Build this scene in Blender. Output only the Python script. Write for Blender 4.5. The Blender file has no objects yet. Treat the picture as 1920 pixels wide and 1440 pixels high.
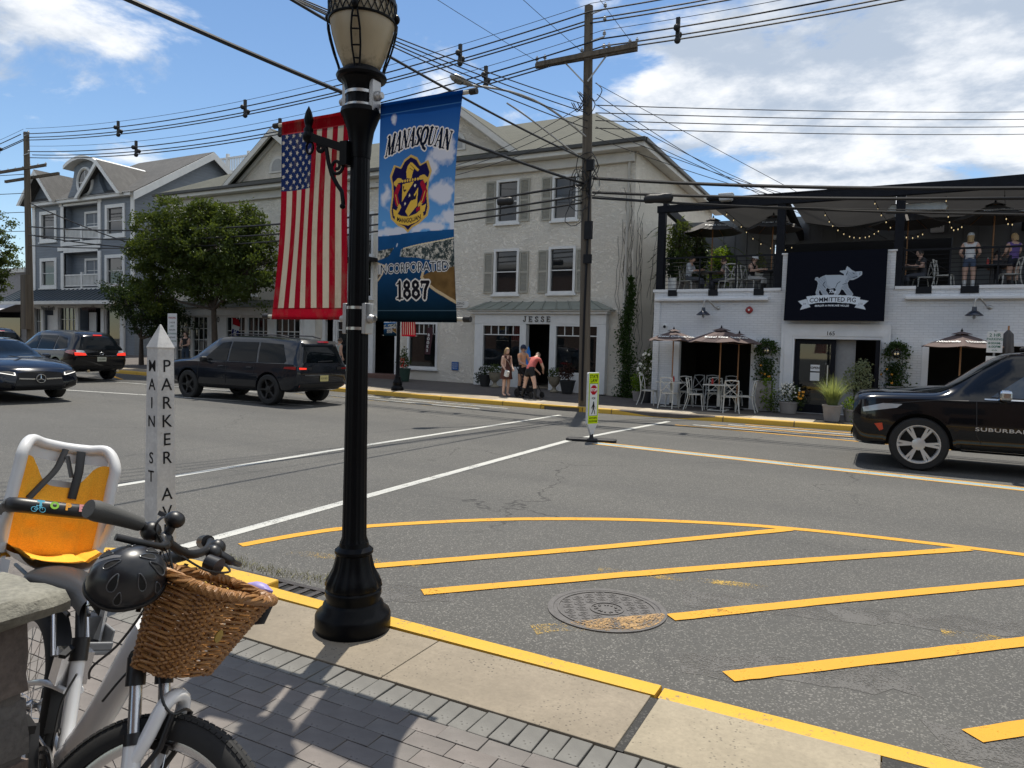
import bpy,bmesh,math,random
import numpy as np
from mathutils import Vector,Matrix
from mathutils.bvhtree import BVHTree

scene = bpy.context.scene
COL = scene.collection
R = math.radians
PI = math.pi

# ------------------------------------------------------------ camera (street frame: +X along Main St, +Y across it)
CAM_H = 1.75
yaw,pitch,roll = R(27.67),R(2.93),R(1.55)
fh = Vector((-math.sin(yaw),math.cos(yaw),0))
Fv = fh*math.cos(pitch) + Vector((0,0,-math.sin(pitch)))
R0 = Vector((math.cos(yaw),math.sin(yaw),0))
U0 = R0.cross(Fv)
Rv = R0*math.cos(roll) + U0*math.sin(roll)
Uv = -R0*math.sin(roll) + U0*math.cos(roll)
cam = bpy.data.cameras.new('camera')
cam.sensor_width = 36
cam.lens = 36*1331/1920
cam.clip_start = .05
cam.clip_end = 3000
camo = bpy.data.objects.new('camera',cam)
COL.objects.link(camo)
camo.matrix_world = Matrix(((Rv.x,Uv.x,-Fv.x,0),(Rv.y,Uv.y,-Fv.y,0),(Rv.z,Uv.z,-Fv.z,CAM_H),(0,0,0,1)))
scene.camera = camo

# ------------------------------------------------------------ world, sun, exposure
SUN_EL = R(69)
sun_h = Vector((-.374,.927,0)).normalized()
sun_dir = sun_h*math.cos(SUN_EL) + Vector((0,0,math.sin(SUN_EL)))
world = bpy.data.worlds.new('World')
scene.world = world
world.use_nodes = True
wn,wl = world.node_tree.nodes,world.node_tree.links
wn.clear()
def wnode(t,**k):
    n = wn.new(t)
    for a,b in k.items(): setattr(n,a,b)
    return n
sky = wnode('ShaderNodeTexSky',sky_type='NISHITA',sun_disc=False)
sky.sun_elevation = SUN_EL
sky.sun_rotation = math.atan2(sun_h.x,sun_h.y)
sky.air_density = 1.0; sky.dust_density = .0; sky.ozone_density = 1.6
tc = wnode('ShaderNodeTexCoord')
sep = wnode('ShaderNodeSeparateXYZ'); wl.new(tc.outputs['Generated'],sep.inputs[0])
def wmath(op,a,b=None,c=None):
    n = wnode('ShaderNodeMath',operation=op)
    for i,q in enumerate((a,b,c)):
        if q is None: continue
        if isinstance(q,(int,float)): n.inputs[i].default_value = q
        else: wl.new(q,n.inputs[i])
    return n.outputs[0]
zc = wmath('ADD',wmath('MAXIMUM',sep.outputs[2],0.0),.16)
comb = wnode('ShaderNodeCombineXYZ')
wl.new(wmath('DIVIDE',sep.outputs[0],zc),comb.inputs[0])
wl.new(wmath('DIVIDE',sep.outputs[1],zc),comb.inputs[1])
CLOUD_OFF = (81.6,40.2,9.62)
mp = wnode('ShaderNodeMapping'); wl.new(comb.outputs[0],mp.inputs[0]); mp.inputs['Location'].default_value = CLOUD_OFF
def wnoise(vec,scale,detail,rough,dist=0.0):
    n = wnode('ShaderNodeTexNoise'); wl.new(vec,n.inputs['Vector'])
    n.inputs['Scale'].default_value = scale; n.inputs['Detail'].default_value = detail
    n.inputs['Roughness'].default_value = rough; n.inputs['Distortion'].default_value = dist
    return n.outputs[0]
big = wnoise(mp.outputs[0],.30,3,.5)
fine = wnoise(mp.outputs[0],2.0,10,.60,.3)
dens = wmath('ADD',wmath('MULTIPLY',big,1.75),wmath('MULTIPLY',fine,1.05))
ramp = wnode('ShaderNodeMapRange',interpolation_type='SMOOTHSTEP'); wl.new(dens,ramp.inputs[0])
ramp.inputs[1].default_value = 1.33; ramp.inputs[2].default_value = 1.47
shade = wnode('ShaderNodeMapRange',interpolation_type='SMOOTHSTEP'); wl.new(wnoise(mp.outputs[0],2.4,8,.6),shade.inputs[0])
shade.inputs[1].default_value = .38; shade.inputs[2].default_value = .60
shade.inputs[3].default_value = 0.0; shade.inputs[4].default_value = 1.0
ccol = wnode('ShaderNodeMixRGB'); wl.new(shade.outputs[0],ccol.inputs[0])
ccol.inputs[1].default_value = (4.6,5.3,6.3,1); ccol.inputs[2].default_value = (9.6,9.7,9.8,1)
mixs = wnode('ShaderNodeMixRGB')
wl.new(wmath('MULTIPLY',ramp.outputs[0],.93),mixs.inputs[0]); hsv = wnode('ShaderNodeHueSaturation'); hsv.inputs['Saturation'].default_value = 1.08; hsv.inputs['Value'].default_value = 1.22; wl.new(sky.outputs[0],hsv.inputs['Color']); wl.new(hsv.outputs[0],mixs.inputs[1]); wl.new(ccol.outputs[0],mixs.inputs[2])
bg = wnode('ShaderNodeBackground'); wl.new(mixs.outputs[0],bg.inputs[0]); bg.inputs[1].default_value = .085
wo = wnode('ShaderNodeOutputWorld'); wl.new(bg.outputs[0],wo.inputs[0])

sl = bpy.data.lights.new('sun','SUN')
sl.energy = 4.2; sl.angle = R(.53); sl.color = (1,.94,.83)
so = bpy.data.objects.new('sun',sl); COL.objects.link(so)
so.location = (0,0,60)
so.rotation_euler = (-sun_dir).to_track_quat('-Z','Y').to_euler()
scene.view_settings.view_transform = 'Standard'
scene.view_settings.look = 'None'
scene.view_settings.exposure = 0.42
scene.view_settings.gamma = 1.0
scene.render.engine = 'CYCLES'
scene.cycles.use_denoising = True
scene.cycles.max_bounces = 8
scene.cycles.transparent_max_bounces = 24
scene.cycles.caustics_reflective = False
scene.cycles.caustics_refractive = False
scene.cycles.sample_clamp_indirect = 6.0

# ------------------------------------------------------------ materials
MATS = {}
def M(name,col=(.5,.5,.5),rough=.6,metal=0,var=.12,vs=6.0,bump=0.0,bs=60.0,spec=.5,coat=0.0,col2=None,stretch=None,bd=.01):
    """procedural principled material: noise-mottled colour, optional fine bump"""
    if name in MATS: return MATS[name]
    m = bpy.data.materials.new(name); m.use_nodes = True
    n,l = m.node_tree.nodes,m.node_tree.links
    p = n['Principled BSDF']
    p.inputs['Roughness'].default_value = rough; p.inputs['Metallic'].default_value = metal
    p.inputs['Specular IOR Level'].default_value = spec
    p.inputs['Coat Weight'].default_value = coat; p.inputs['Coat Roughness'].default_value = .04
    t = n.new('ShaderNodeTexCoord'); vec = t.outputs['Object']
    if stretch:
        mpn = n.new('ShaderNodeMapping'); mpn.inputs['Scale'].default_value = stretch; l.new(vec,mpn.inputs[0]); vec = mpn.outputs[0]
    nz = n.new('ShaderNodeTexNoise'); nz.inputs['Scale'].default_value = vs; nz.inputs['Detail'].default_value = 6; nz.inputs['Roughness'].default_value = .65
    l.new(vec,nz.inputs['Vector'])
    mx = n.new('ShaderNodeMixRGB')
    cr = n.new('ShaderNodeMapRange'); cr.inputs[1].default_value = .3; cr.inputs[2].default_value = .7; l.new(nz.outputs[0],cr.inputs[0]); l.new(cr.outputs[0],mx.inputs[0])
    c2 = col2 or tuple(min(1,c*(1 + var)) for c in col)
    c1 = col if col2 else tuple(c*(1 - var) for c in col)
    mx.inputs[1].default_value = (*c1,1); mx.inputs[2].default_value = (*c2,1)
    l.new(mx.outputs[0],p.inputs['Base Color'])
    if bump:
        b = n.new('ShaderNodeBump'); b.inputs['Strength'].default_value = bump; b.inputs['Distance'].default_value = bd
        nb = n.new('ShaderNodeTexNoise'); nb.inputs['Scale'].default_value = bs; nb.inputs['Detail'].default_value = 5
        l.new(vec,nb.inputs['Vector']); l.new(nb.outputs[0],b.inputs['Height']); l.new(b.outputs[0],p.inputs['Normal'])
    MATS[name] = m
    return m

class NT:
    """small wrapper for hand-made node materials"""
    def __init__(s,name):
        s.m = bpy.data.materials.new(name); s.m.use_nodes = True; MATS[name] = s.m
        s.n,s.l = s.m.node_tree.nodes,s.m.node_tree.links; s.p = s.n['Principled BSDF']; s.out = s.n['Material Output']
        s.tc = s.n.new('ShaderNodeTexCoord')
    def new(s,t,**k):
        q = s.n.new(t)
        for a,b in k.items(): setattr(q,a,b)
        return q
    def link(s,a,b): s.l.new(a,b)
    def val(s,node,**k):
        for a,b in k.items(): node.inputs[a.replace('_',' ')].default_value = b
    def map(s,scale=(1,1,1),rot=(0,0,0),loc=(0,0,0),src='Object'):
        q = s.new('ShaderNodeMapping'); q.inputs['Scale'].default_value = scale; q.inputs['Rotation'].default_value = rot; q.inputs['Location'].default_value = loc
        s.link(s.tc.outputs[src],q.inputs[0]); return q.outputs[0]
    def noise(s,vec,scale,detail=5,rough=.6,dist=0,out=0):
        q = s.new('ShaderNodeTexNoise'); s.link(vec,q.inputs['Vector']); s.val(q,Scale=scale,Detail=detail,Roughness=rough,Distortion=dist); return q.outputs[out]
    def rng(s,v,a,b,c=0.0,d=1.0,smooth=False):
        q = s.new('ShaderNodeMapRange'); s.link(v,q.inputs[0])
        if smooth: q.interpolation_type = 'SMOOTHSTEP'
        for i,x in enumerate((a,b,c,d)): q.inputs[i + 1].default_value = x
        return q.outputs[0]
    def math(s,op,a,b=None):
        q = s.new('ShaderNodeMath',operation=op)
        for i,x in enumerate((a,b)):
            if x is None: continue
            if isinstance(x,(int,float)): q.inputs[i].default_value = x
            else: s.link(x,q.inputs[i])
        return q.outputs[0]
    def mix(s,f,a,b,mode='MIX'):
        q = s.new('ShaderNodeMixRGB',blend_type=mode)
        for i,x in enumerate((f,a,b)):
            if isinstance(x,(int,float)): q.inputs[i].default_value = x
            elif isinstance(x,tuple): q.inputs[i].default_value = (*x,1)
            else: s.link(x,q.inputs[i])
        return q.outputs[0]
    def bump(s,h,strength,dist):
        q = s.new('ShaderNodeBump'); q.inputs['Strength'].default_value = strength; q.inputs['Distance'].default_value = dist
        s.link(h,q.inputs['Height']); s.link(q.outputs[0],s.p.inputs['Normal']); return q

def asphalt(name,base=.052,cracks=True):
    t = NT(name); v = t.map()
    agg = t.new('ShaderNodeTexVoronoi'); t.link(v,agg.inputs['Vector']); agg.inputs['Scale'].default_value = 120
    sp = t.rng(agg.outputs['Distance'],.0,.55)
    stone = t.new('ShaderNodeSeparateColor'); t.link(agg.outputs['Color'],stone.inputs[0])
    pale = t.rng(stone.outputs[0],.80,.97)
    g1 = t.noise(v,.45,4,.6); g2 = t.noise(v,3.2,5,.7); g3 = t.noise(v,30,4,.7)
    c = t.mix(t.rng(g1,.3,.7),(base*.86,base*.84,base*.78),(base*1.16,base*1.13,base*1.04))
    c = t.mix(t.rng(g2,.35,.75,0,.45),c,(base*.72,base*.72,base*.70))
    c = t.mix(t.rng(g3,.3,.7,0,.35),c,(base*1.5,base*1.46,base*1.34))
    c = t.mix(t.math('MULTIPLY',pale,.62),c,(base*3.4,base*3.25,base*2.95))
    track = t.noise(t.map(scale=(.03,.55,1)),1.0,3,.5)
    c = t.mix(t.rng(track,.42,.68,0,.35),c,(base*.62,)*3)
    if cracks:
        w = t.noise(v,.9,4,.6,0,1)
        q = t.new('ShaderNodeVectorMath',operation='MULTIPLY_ADD'); t.link(w,q.inputs[0]); q.inputs[1].default_value = (1.1,)*3; t.link(v,q.inputs[2])
        vo = t.new('ShaderNodeTexVoronoi',feature='DISTANCE_TO_EDGE'); t.link(q.outputs[0],vo.inputs['Vector']); vo.inputs['Scale'].default_value = .23
        cm = t.rng(vo.outputs[0],.0,.0042,1,0)
        msk = t.rng(t.noise(v,.33,2),.45,.58)
        cm = t.math('MULTIPLY',cm,msk)
        c = t.mix(t.math('MULTIPLY',cm,.8),c,(.012,)*3)
    t.link(c,t.p.inputs['Base Color']); t.p.inputs['Roughness'].default_value = .82; t.p.inputs['Specular IOR Level'].default_value = .35
    t.bump(t.math('ADD',t.math('MULTIPLY',sp,-.6),t.math('MULTIPLY',g3,.5)),.55,.006)
    return t.m

def paint_mat(name,col,wear=.5,edge=.35):
    """road paint, broken up where it has worn through to the stones"""
    t = NT(name); v = t.map()
    a = t.noise(v,70,4,.75); b = t.noise(v,3.0,5,.7)
    w = t.math('ADD',t.math('MULTIPLY',a,.6),t.math('MULTIPLY',b,.5))
    keep = t.rng(w,wear - .04,wear + .06)
    c = t.mix(t.rng(b,.3,.7,0,.35),col,tuple(x*.62 for x in col))
    c = t.mix(t.rng(t.noise(v,130,3),.58,.75,0,.3),c,tuple(x*.35 for x in col))
    t.link(c,t.p.inputs['Base Color']); t.p.inputs['Roughness'].default_value = .65
    tr = t.new('ShaderNodeBsdfTransparent'); mx = t.new('ShaderNodeMixShader')
    t.link(keep,mx.inputs[0]); t.link(tr.outputs[0],mx.inputs[1]); t.link(t.p.outputs[0],mx.inputs[2]); t.link(mx.outputs[0],t.out.inputs[0])
    t.bump(a,.3,.004)
    return t.m

def concrete(name,col,pit=.5,vs=2.0):
    t = NT(name); v = t.map()
    g = t.noise(v,vs,6,.65); f = t.noise(v,40,5,.7)
    c = t.mix(t.rng(g,.3,.7),tuple(x*.72 for x in col),tuple(x*1.14 for x in col))
    c = t.mix(t.rng(f,.35,.7,0,.55),c,tuple(x*.66 for x in col))
    vo = t.new('ShaderNodeTexVoronoi'); t.link(v,vo.inputs['Vector']); vo.inputs['Scale'].default_value = 58
    sc = t.new('ShaderNodeSeparateColor'); t.link(vo.outputs['Color'],sc.inputs[0])
    pm = t.math('MULTIPLY',t.rng(vo.outputs['Distance'],.22,.34,1,0),t.rng(sc.outputs[1],1 - .3*pit,1 - .3*pit + .03))
    pm = t.math('MULTIPLY',pm,t.rng(t.noise(v,2.6,4,.6),.42,.66))
    c = t.mix(t.math('MULTIPLY',pm,.85),c,(.05,.045,.04))
    t.link(c,t.p.inputs['Base Color']); t.p.inputs['Roughness'].default_value = .85; t.p.inputs['Specular IOR Level'].default_value = .3
    t.bump(t.math('SUBTRACT',f,pm),.4,.004)
    return t.m

def wicker_like(name,c1,c2): return M(name,c1,.45,col2=c2,vs=30,bump=.2,bs=200)

def glassy(name,tint=(.03,.035,.04),see=.35,rough=.02):
    """window pane: mirror-like reflection over a partly see-through tinted sheet"""
    t = NT(name)
    gl = t.new('ShaderNodeBsdfGlossy'); gl.inputs['Roughness'].default_value = rough; gl.inputs['Color'].default_value = (.9,.93,.95,1)
    tr = t.new('ShaderNodeBsdfTransparent'); tr.inputs['Color'].default_value = (see,see,see,1)
    df = t.new('ShaderNodeBsdfDiffuse'); df.inputs['Color'].default_value = (*tint,1)
    m1 = t.new('ShaderNodeMixShader'); m1.inputs[0].default_value = .35; t.link(tr.outputs[0],m1.inputs[1]); t.link(df.outputs[0],m1.inputs[2])
    fr = t.new('ShaderNodeFresnel'); fr.inputs[0].default_value = 1.6
    m2 = t.new('ShaderNodeMixShader'); t.link(t.math('MULTIPLY',fr.outputs[0],1.25),m2.inputs[0]); t.link(m1.outputs[0],m2.inputs[1]); t.link(gl.outputs[0],m2.inputs[2])
    t.link(m2.outputs[0],t.out.inputs[0])
    return t.m

def leaf_mat(name,c1,c2,trans=.45):
    t = NT(name); v = t.map()
    g = t.noise(v,2.2,3); f = t.noise(v,25,2)
    c = t.mix(t.rng(t.math('ADD',t.math('MULTIPLY',g,.6),t.math('MULTIPLY',f,.4)),.35,.65),c1,c2)
    d = t.new('ShaderNodeBsdfDiffuse'); tl = t.new('ShaderNodeBsdfTranslucent'); gs = t.new('ShaderNodeBsdfGlossy'); gs.inputs['Roughness'].default_value = .38
    gs.inputs['Color'].default_value = (.5,.52,.5,1)
    t.link(c,d.inputs[0]); t.link(t.mix(.5,c,(c2[0]*1.7,c2[1]*1.5,c2[2]*.6)),tl.inputs[0])
    m1 = t.new('ShaderNodeMixShader'); m1.inputs[0].default_value = trans; t.link(d.outputs[0],m1.inputs[1]); t.link(tl.outputs[0],m1.inputs[2])
    m2 = t.new('ShaderNodeMixShader'); m2.inputs[0].default_value = .03; t.link(m1.outputs[0],m2.inputs[1]); t.link(gs.outputs[0],m2.inputs[2])
    t.link(m2.outputs[0],t.out.inputs[0])
    return t.m

def print_mat(name,trans=.0,rough=.6,dirt=.0):
    """flat print: colours come from the print attribute stored on the cloth"""
    t = NT(name)
    at = t.new('ShaderNodeAttribute'); at.attribute_name = 'print'
    c = at.outputs['Color']
    if dirt:
        v = t.map(scale=(1,1,.35)); c = t.mix(t.rng(t.noise(v,14,6,.75),.5,.72,0,dirt),c,(.16,.13,.09))
    if trans:
        d = t.new('ShaderNodeBsdfDiffuse'); tl = t.new('ShaderNodeBsdfTranslucent'); t.link(c,d.inputs[0]); t.link(c,tl.inputs[0])
        m = t.new('ShaderNodeMixShader'); m.inputs[0].default_value = trans; t.link(d.outputs[0],m.inputs[1]); t.link(tl.outputs[0],m.inputs[2]); t.link(m.outputs[0],t.out.inputs[0])
    else:
        t.link(c,t.p.inputs['Base Color']); t.p.inputs['Roughness'].default_value = rough; t.p.inputs['Specular IOR Level'].default_value = .12
    return t.m

# ------------------------------------------------------------ mesh builder and object helpers
def smooth_mesh(me,angle=40):
    me.shade_smooth()
    if angle < 180: me.set_sharp_from_angle(angle=R(angle))

class MB:
    def __init__(s): s.v = []; s.f = []; s.mi = []; s.cur = 0; s.mx = None
    def add(s,vs,fs):
        b = len(s.v)
        if s.mx is not None: vs = [s.mx @ Vector(q) for q in vs]
        s.v += [tuple(q) for q in vs]; s.f += [tuple(i + b for i in q) for q in fs]; s.mi += [s.cur]*len(fs); return s
    def bx(s,x0,x1,y0,y1,z0,z1):
        return s.add([(x0,y0,z0),(x1,y0,z0),(x1,y1,z0),(x0,y1,z0),(x0,y0,z1),(x1,y0,z1),(x1,y1,z1),(x0,y1,z1)],
                     [(3,2,1,0),(4,5,6,7),(0,1,5,4),(1,2,6,5),(2,3,7,6),(3,0,4,7)])
    def box(s,c,d,rot=None):
        m = Matrix.Translation(c) @ (rot.to_4x4() if rot is not None else Matrix())
        x,y,z = d[0]/2,d[1]/2,d[2]/2
        return s.add([m @ Vector(q) for q in ((-x,-y,-z),(x,-y,-z),(x,y,-z),(-x,y,-z),(-x,-y,z),(x,-y,z),(x,y,z),(-x,y,z))],
                     [(3,2,1,0),(4,5,6,7),(0,1,5,4),(1,2,6,5),(2,3,7,6),(3,0,4,7)])
    def bar(s,a,b,w,h,up=(0,0,1)):
        """rectangular bar from a to b"""
        a,b = Vector(a),Vector(b); d = (b - a); L = d.length
        if L < 1e-6: return s
        d.normalize(); upv = Vector(up)
        if abs(d.dot(upv)) > .99: upv = Vector((0,1,0))
        sd = d.cross(upv).normalized(); uu = sd.cross(d)
        c = [(a if i < 4 else b) + sd*(w/2*sx) + uu*(h/2*sy) for i,(sx,sy) in enumerate(((-1,-1),(1,-1),(1,1),(-1,1))*2)]
        return s.add(c,[(0,1,2,3),(7,6,5,4),(0,4,5,1),(1,5,6,2),(2,6,7,3),(3,7,4,0)])
    def tube(s,pts,r,n=8,closed=False,caps=True,flat=1.0):
        pts = [Vector(p) for p in pts]; N = len(pts)
        rr = r if isinstance(r,(list,tuple)) else [r]*N
        vs = []; prev = None
        for i,p in enumerate(pts):
            if closed: t = pts[(i + 1) % N] - pts[i - 1]
            else: t = pts[min(i + 1,N - 1)] - pts[max(i - 1,0)]
            if t.length < 1e-9: t = Vector((0,0,1))
            t.normalize()
            if prev is None:
                a = Vector((0,0,1)) if abs(t.z) < .9 else Vector((1,0,0)); u = t.cross(a).normalized()
            else:
                u = prev - t*prev.dot(t)
                u = u.normalized() if u.length > 1e-6 else t.orthogonal().normalized()
            prev = u; w = t.cross(u)
            for k in range(n):
                an = 2*PI*k/n
                vs.append(p + (u*math.cos(an) + w*math.sin(an)*flat)*rr[i])
        fs = []
        for i in range(N if closed else N - 1):
            j = (i + 1) % N
            for k in range(n):
                k2 = (k + 1) % n; fs.append((i*n + k,i*n + k2,j*n + k2,j*n + k))
        if caps and not closed:
            fs.append(tuple(range(n - 1,-1,-1))); fs.append(tuple((N - 1)*n + k for k in range(n)))
        return s.add(vs,fs)
    def lathe(s,prof,n=24,c=(0,0,0),mx=None,flute=None,caps=True):
        """prof: (r, z) list, turned about z; flute(r, z, angle)->r"""
        vs,fs = [],[]; mx = mx or Matrix()
        for r,z in prof:
            for k in range(n):
                an = 2*PI*k/n; q = flute(r,z,an) if flute else r
                vs.append(mx @ Vector((q*math.cos(an),q*math.sin(an),z)) + Vector(c))
        for i in range(len(prof) - 1):
            for k in range(n):
                k2 = (k + 1) % n; fs.append((i*n + k,i*n + k2,(i + 1)*n + k2,(i + 1)*n + k))
        if caps and prof[0][0] > 1e-5: fs.append(tuple(range(n - 1,-1,-1)))
        if caps and prof[-1][0] > 1e-5: fs.append(tuple((len(prof) - 1)*n + k for k in range(n)))
        return s.add(vs,fs)
    def prism(s,poly,a,b,axis='y'):
        """polygon in the plane normal to axis, pushed from a to b"""
        f3 = {'y': lambda p,t: (p[0],t,p[1]),'x': lambda p,t: (t,p[0],p[1]),'z': lambda p,t: (p[0],p[1],t)}[axis]
        n = len(poly); vs = [f3(p,a) for p in poly] + [f3(p,b) for p in poly]
        fs = [tuple(range(n)),tuple(range(2*n - 1,n - 1,-1))] + [(i,i + n,(i + 1) % n + n,(i + 1) % n) for i in range(n)]
        return s.add(vs,fs)
    def quad(s,*p): return s.add(p,[tuple(range(len(p)))])
    def grid(s,fn,nu,nv):
        vs = [fn(i/nu,j/nv) for j in range(nv + 1) for i in range(nu + 1)]
        return s.add(vs,[(j*(nu + 1) + i,j*(nu + 1) + i + 1,(j + 1)*(nu + 1) + i + 1,(j + 1)*(nu + 1) + i) for j in range(nv) for i in range(nu)])
    def ball(s,c,r,nu=10,nv=7,sc=(1,1,1)):
        return s.lathe([(max(1e-6,r*math.sin(PI*i/nv)),-r*math.cos(PI*i/nv)) for i in range(nv + 1)],nu,c,Matrix.Diagonal((*sc,1)))
    def mesh(s,name,off=None):
        me = bpy.data.meshes.new(name)
        me.from_pydata(s.v if off is None else [(a - off[0],b - off[1],c - off[2]) for a,b,c in s.v],[],s.f)
        if any(s.mi): me.polygons.foreach_set('material_index',s.mi)
        return me
    def build(s,name,mat,parent=None,smooth=None,bevel=0,world=False,fix=False,kind=None,segs=2):
        """one mesh object; world=True: the vertices are world coordinates, made local to the (unrotated) parent"""
        off = parent.location if (world and parent is not None) else None
        if world and parent is not None and parent.parent is not None: off = parent.matrix_world.translation if False else wloc(parent)
        me = s.mesh(name,off)
        for q in (mat if isinstance(mat,(list,tuple)) else [mat]): me.materials.append(q)
        if fix:
            bm = bmesh.new(); bm.from_mesh(me); bmesh.ops.remove_doubles(bm,verts=bm.verts,dist=1e-5); bmesh.ops.recalc_face_normals(bm,faces=bm.faces); bm.to_mesh(me); bm.free()
        if smooth: smooth_mesh(me,smooth)
        return link(name,me,parent,bevel,kind,segs)

def wloc(o):
    v = Vector((0,0,0))
    while o is not None: v += o.location; o = o.parent
    return v
def link(name,me,parent=None,bevel=0,kind=None,segs=2):
    o = bpy.data.objects.new(name,me); COL.objects.link(o)
    if parent is not None: o.parent = parent
    if bevel:
        b = o.modifiers.new('bevel','BEVEL'); b.width = bevel; b.segments = segs; b.limit_method = 'ANGLE'; b.angle_limit = R(40); b.harden_normals = False
    if kind: o['kind'] = kind
    return o
def tag(o,label=None,cat=None,group=None,kind=None):
    if label: o['label'] = label
    if cat: o['category'] = cat
    if group: o['group'] = group
    if kind: o['kind'] = kind
    return o
def thing(name,label,cat,loc=(0,0,0),rz=0,group=None):
    o = bpy.data.objects.new(name,None); COL.objects.link(o); o.empty_display_size = .1
    o.location = loc; o.rotation_euler = (0,0,rz)
    return tag(o,label,cat,group)
def copy_tree(o,parent=None):
    c = o.copy(); COL.objects.link(c)
    if parent is not None: c.parent = parent
    for ch in o.children: copy_tree(ch,c)
    return c
def clone(o,loc,rz=None,label=None,group=None,scale=None):
    c = copy_tree(o); c.location = loc
    if rz is not None: c.rotation_euler = (0,0,rz)
    if scale: c.scale = (scale,)*3
    return tag(c,label,None,group)

def text_mesh(body,size,extrude=.002,bold=0.0,align='CENTER',xs=1.0,shear=0.0,spacing=1.0,line=1.0):
    cu = bpy.data.curves.new('text','FONT'); cu.body = body; cu.size = size; cu.extrude = extrude; cu.offset = bold
    cu.align_x = align; cu.align_y = 'CENTER'; cu.shear = shear; cu.space_character = spacing; cu.space_line = line; cu.resolution_u = 3
    o = bpy.data.objects.new('text',cu); COL.objects.link(o)
    dg = bpy.context.evaluated_depsgraph_get()
    me = bpy.data.meshes.new_from_object(o.evaluated_get(dg))
    bpy.data.objects.remove(o); bpy.data.curves.remove(cu)
    if xs != 1: me.transform(Matrix.Diagonal((xs,1,1,1)))
    return me
def lettering(name,body,size,mat,parent,loc,face='-y',**k):
    """flat or raised letters facing -y, +y, +x, -x or up, in the parent's frame"""
    me = text_mesh(body,size,**k); me.materials.clear(); me.materials.append(mat)
    rot = {'-y': Matrix.Rotation(R(90),4,'X'),'+y': Matrix.Rotation(PI,4,'Z') @ Matrix.Rotation(R(90),4,'X'),'+x': Matrix.Rotation(R(90),4,'Z') @ Matrix.Rotation(R(90),4,'X'),
           '-x': Matrix.Rotation(R(-90),4,'Z') @ Matrix.Rotation(R(90),4,'X'),'up': Matrix()}[face] if isinstance(face,str) else face
    me.transform(Matrix.Translation(loc) @ rot)
    return link(name,me,parent)

def leaf_cloud(mb,pts,size,rnd,fold=.25,aspect=.55,droop=0.0):
    """two-triangle folded leaves at pts (position, optional outward dir)"""
    vs,fs = [],[]
    for p in pts:
        d = Vector((rnd.gauss(0,1),rnd.gauss(0,1),rnd.gauss(0,1) - droop)).normalized()
        u = d.orthogonal().normalized(); u.rotate(Matrix.Rotation(rnd.random()*6.28,3,d)); w = d.cross(u)
        s_ = size*rnd.uniform(.6,1.3); a = s_*aspect
        p = Vector(p); b = len(vs)
        vs += [p,p + d*s_*.5 + u*a*.5 + w*fold*a,p + d*s_,p + d*s_*.5 - u*a*.5 + w*fold*a]
        fs += [(b,b + 1,b + 2),(b,b + 2,b + 3)]
    return mb.add(vs,fs)
def zr(x): return .012*min(60.0,max(0.0,-8 - x))   # the street climbs gently to the left
# ============================================================ GROUND
m_asph = asphalt('asphalt',.076)
m_asph_patch = asphalt('asphalt_patch',.034,False)
m_yellow = paint_mat('yellow_paint',(.62,.30,.006),.425)
m_yellow_worn = paint_mat('yellow_paint_worn',(.56,.36,.06),.60)
m_white = paint_mat('white_paint',(.50,.50,.465),.45)
m_blue = paint_mat('blue_paint',(.25,.36,.39),.45)
m_slab = concrete('concrete_slab',(.265,.225,.170),1.1)
m_slab2 = concrete('concrete_slab_pale',(.325,.28,.205),1.3)
m_grey_paver = concrete('grey_paver',(.175,.170,.156),.3,5)
m_joint = M('joint_sand',(.135,.12,.108),.9,var=.3,vs=40,bump=.4,bs=200)

def xs_line(): return [-400,-200,-68,-38,-23,-8,0,10,200,400]
mb = MB(); xs = xs_line(); ys = [-300,-20,0,60,400]
mb.add([(x,y,zr(x)) for y in ys for x in xs],[(j*len(xs) + i,j*len(xs) + i + 1,(j + 1)*len(xs) + i + 1,(j + 1)*len(xs) + i) for j in range(len(ys) - 1) for i in range(len(xs) - 1)])
road = mb.build('road',m_asph,kind='structure')

def catmull(pts,n=8):
    P_ = [Vector(p) for p in pts]; out = []
    for i in range(len(P_) - 1):
        a,b,c,d = P_[max(i - 1,0)],P_[i],P_[i + 1],P_[min(i + 2,len(P_) - 1)]
        for k in range(n):
            t = k/n
            out.append(.5*((2*b) + (c - a)*t + (2*a - 5*b + 4*c - d)*t*t + (3*b - a - 3*c + d)*t ** 3))
    out.append(P_[-1]); return out
def strip(name,pts,w,mat,lift=.004,curve=False,ragged=.003,seed=0):
    """painted stripe following pts on the road, its edges slightly uneven"""
    rnd = random.Random(seed + int(1000*abs(pts[0][0]) + 77*abs(pts[0][1])))
    p = [Vector((q[0],q[1],0)) for q in pts]
    p = catmull(p,14) if curve else p
    q = []
    for a,b in zip(p[:-1],p[1:]):
        n = max(1,int((b - a).length/.12)); q += [a.lerp(b,i/n) for i in range(n)]
    q.append(p[-1]); vs = []
    for i,a in enumerate(q):
        t = (q[min(i + 1,len(q) - 1)] - q[max(i - 1,0)]).normalized(); s_ = Vector((-t.y,t.x,0))
        for sg in (-1,1):
            v = a + s_*sg*(w/2 + rnd.uniform(-ragged,ragged)); vs.append((v.x,v.y,zr(v.x) + lift))
    mb = MB(); mb.add(vs,[(2*i,2*i + 2,2*i + 3,2*i + 1) for i in range(len(q) - 1)])
    return mb.build(name,mat,road)

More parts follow.
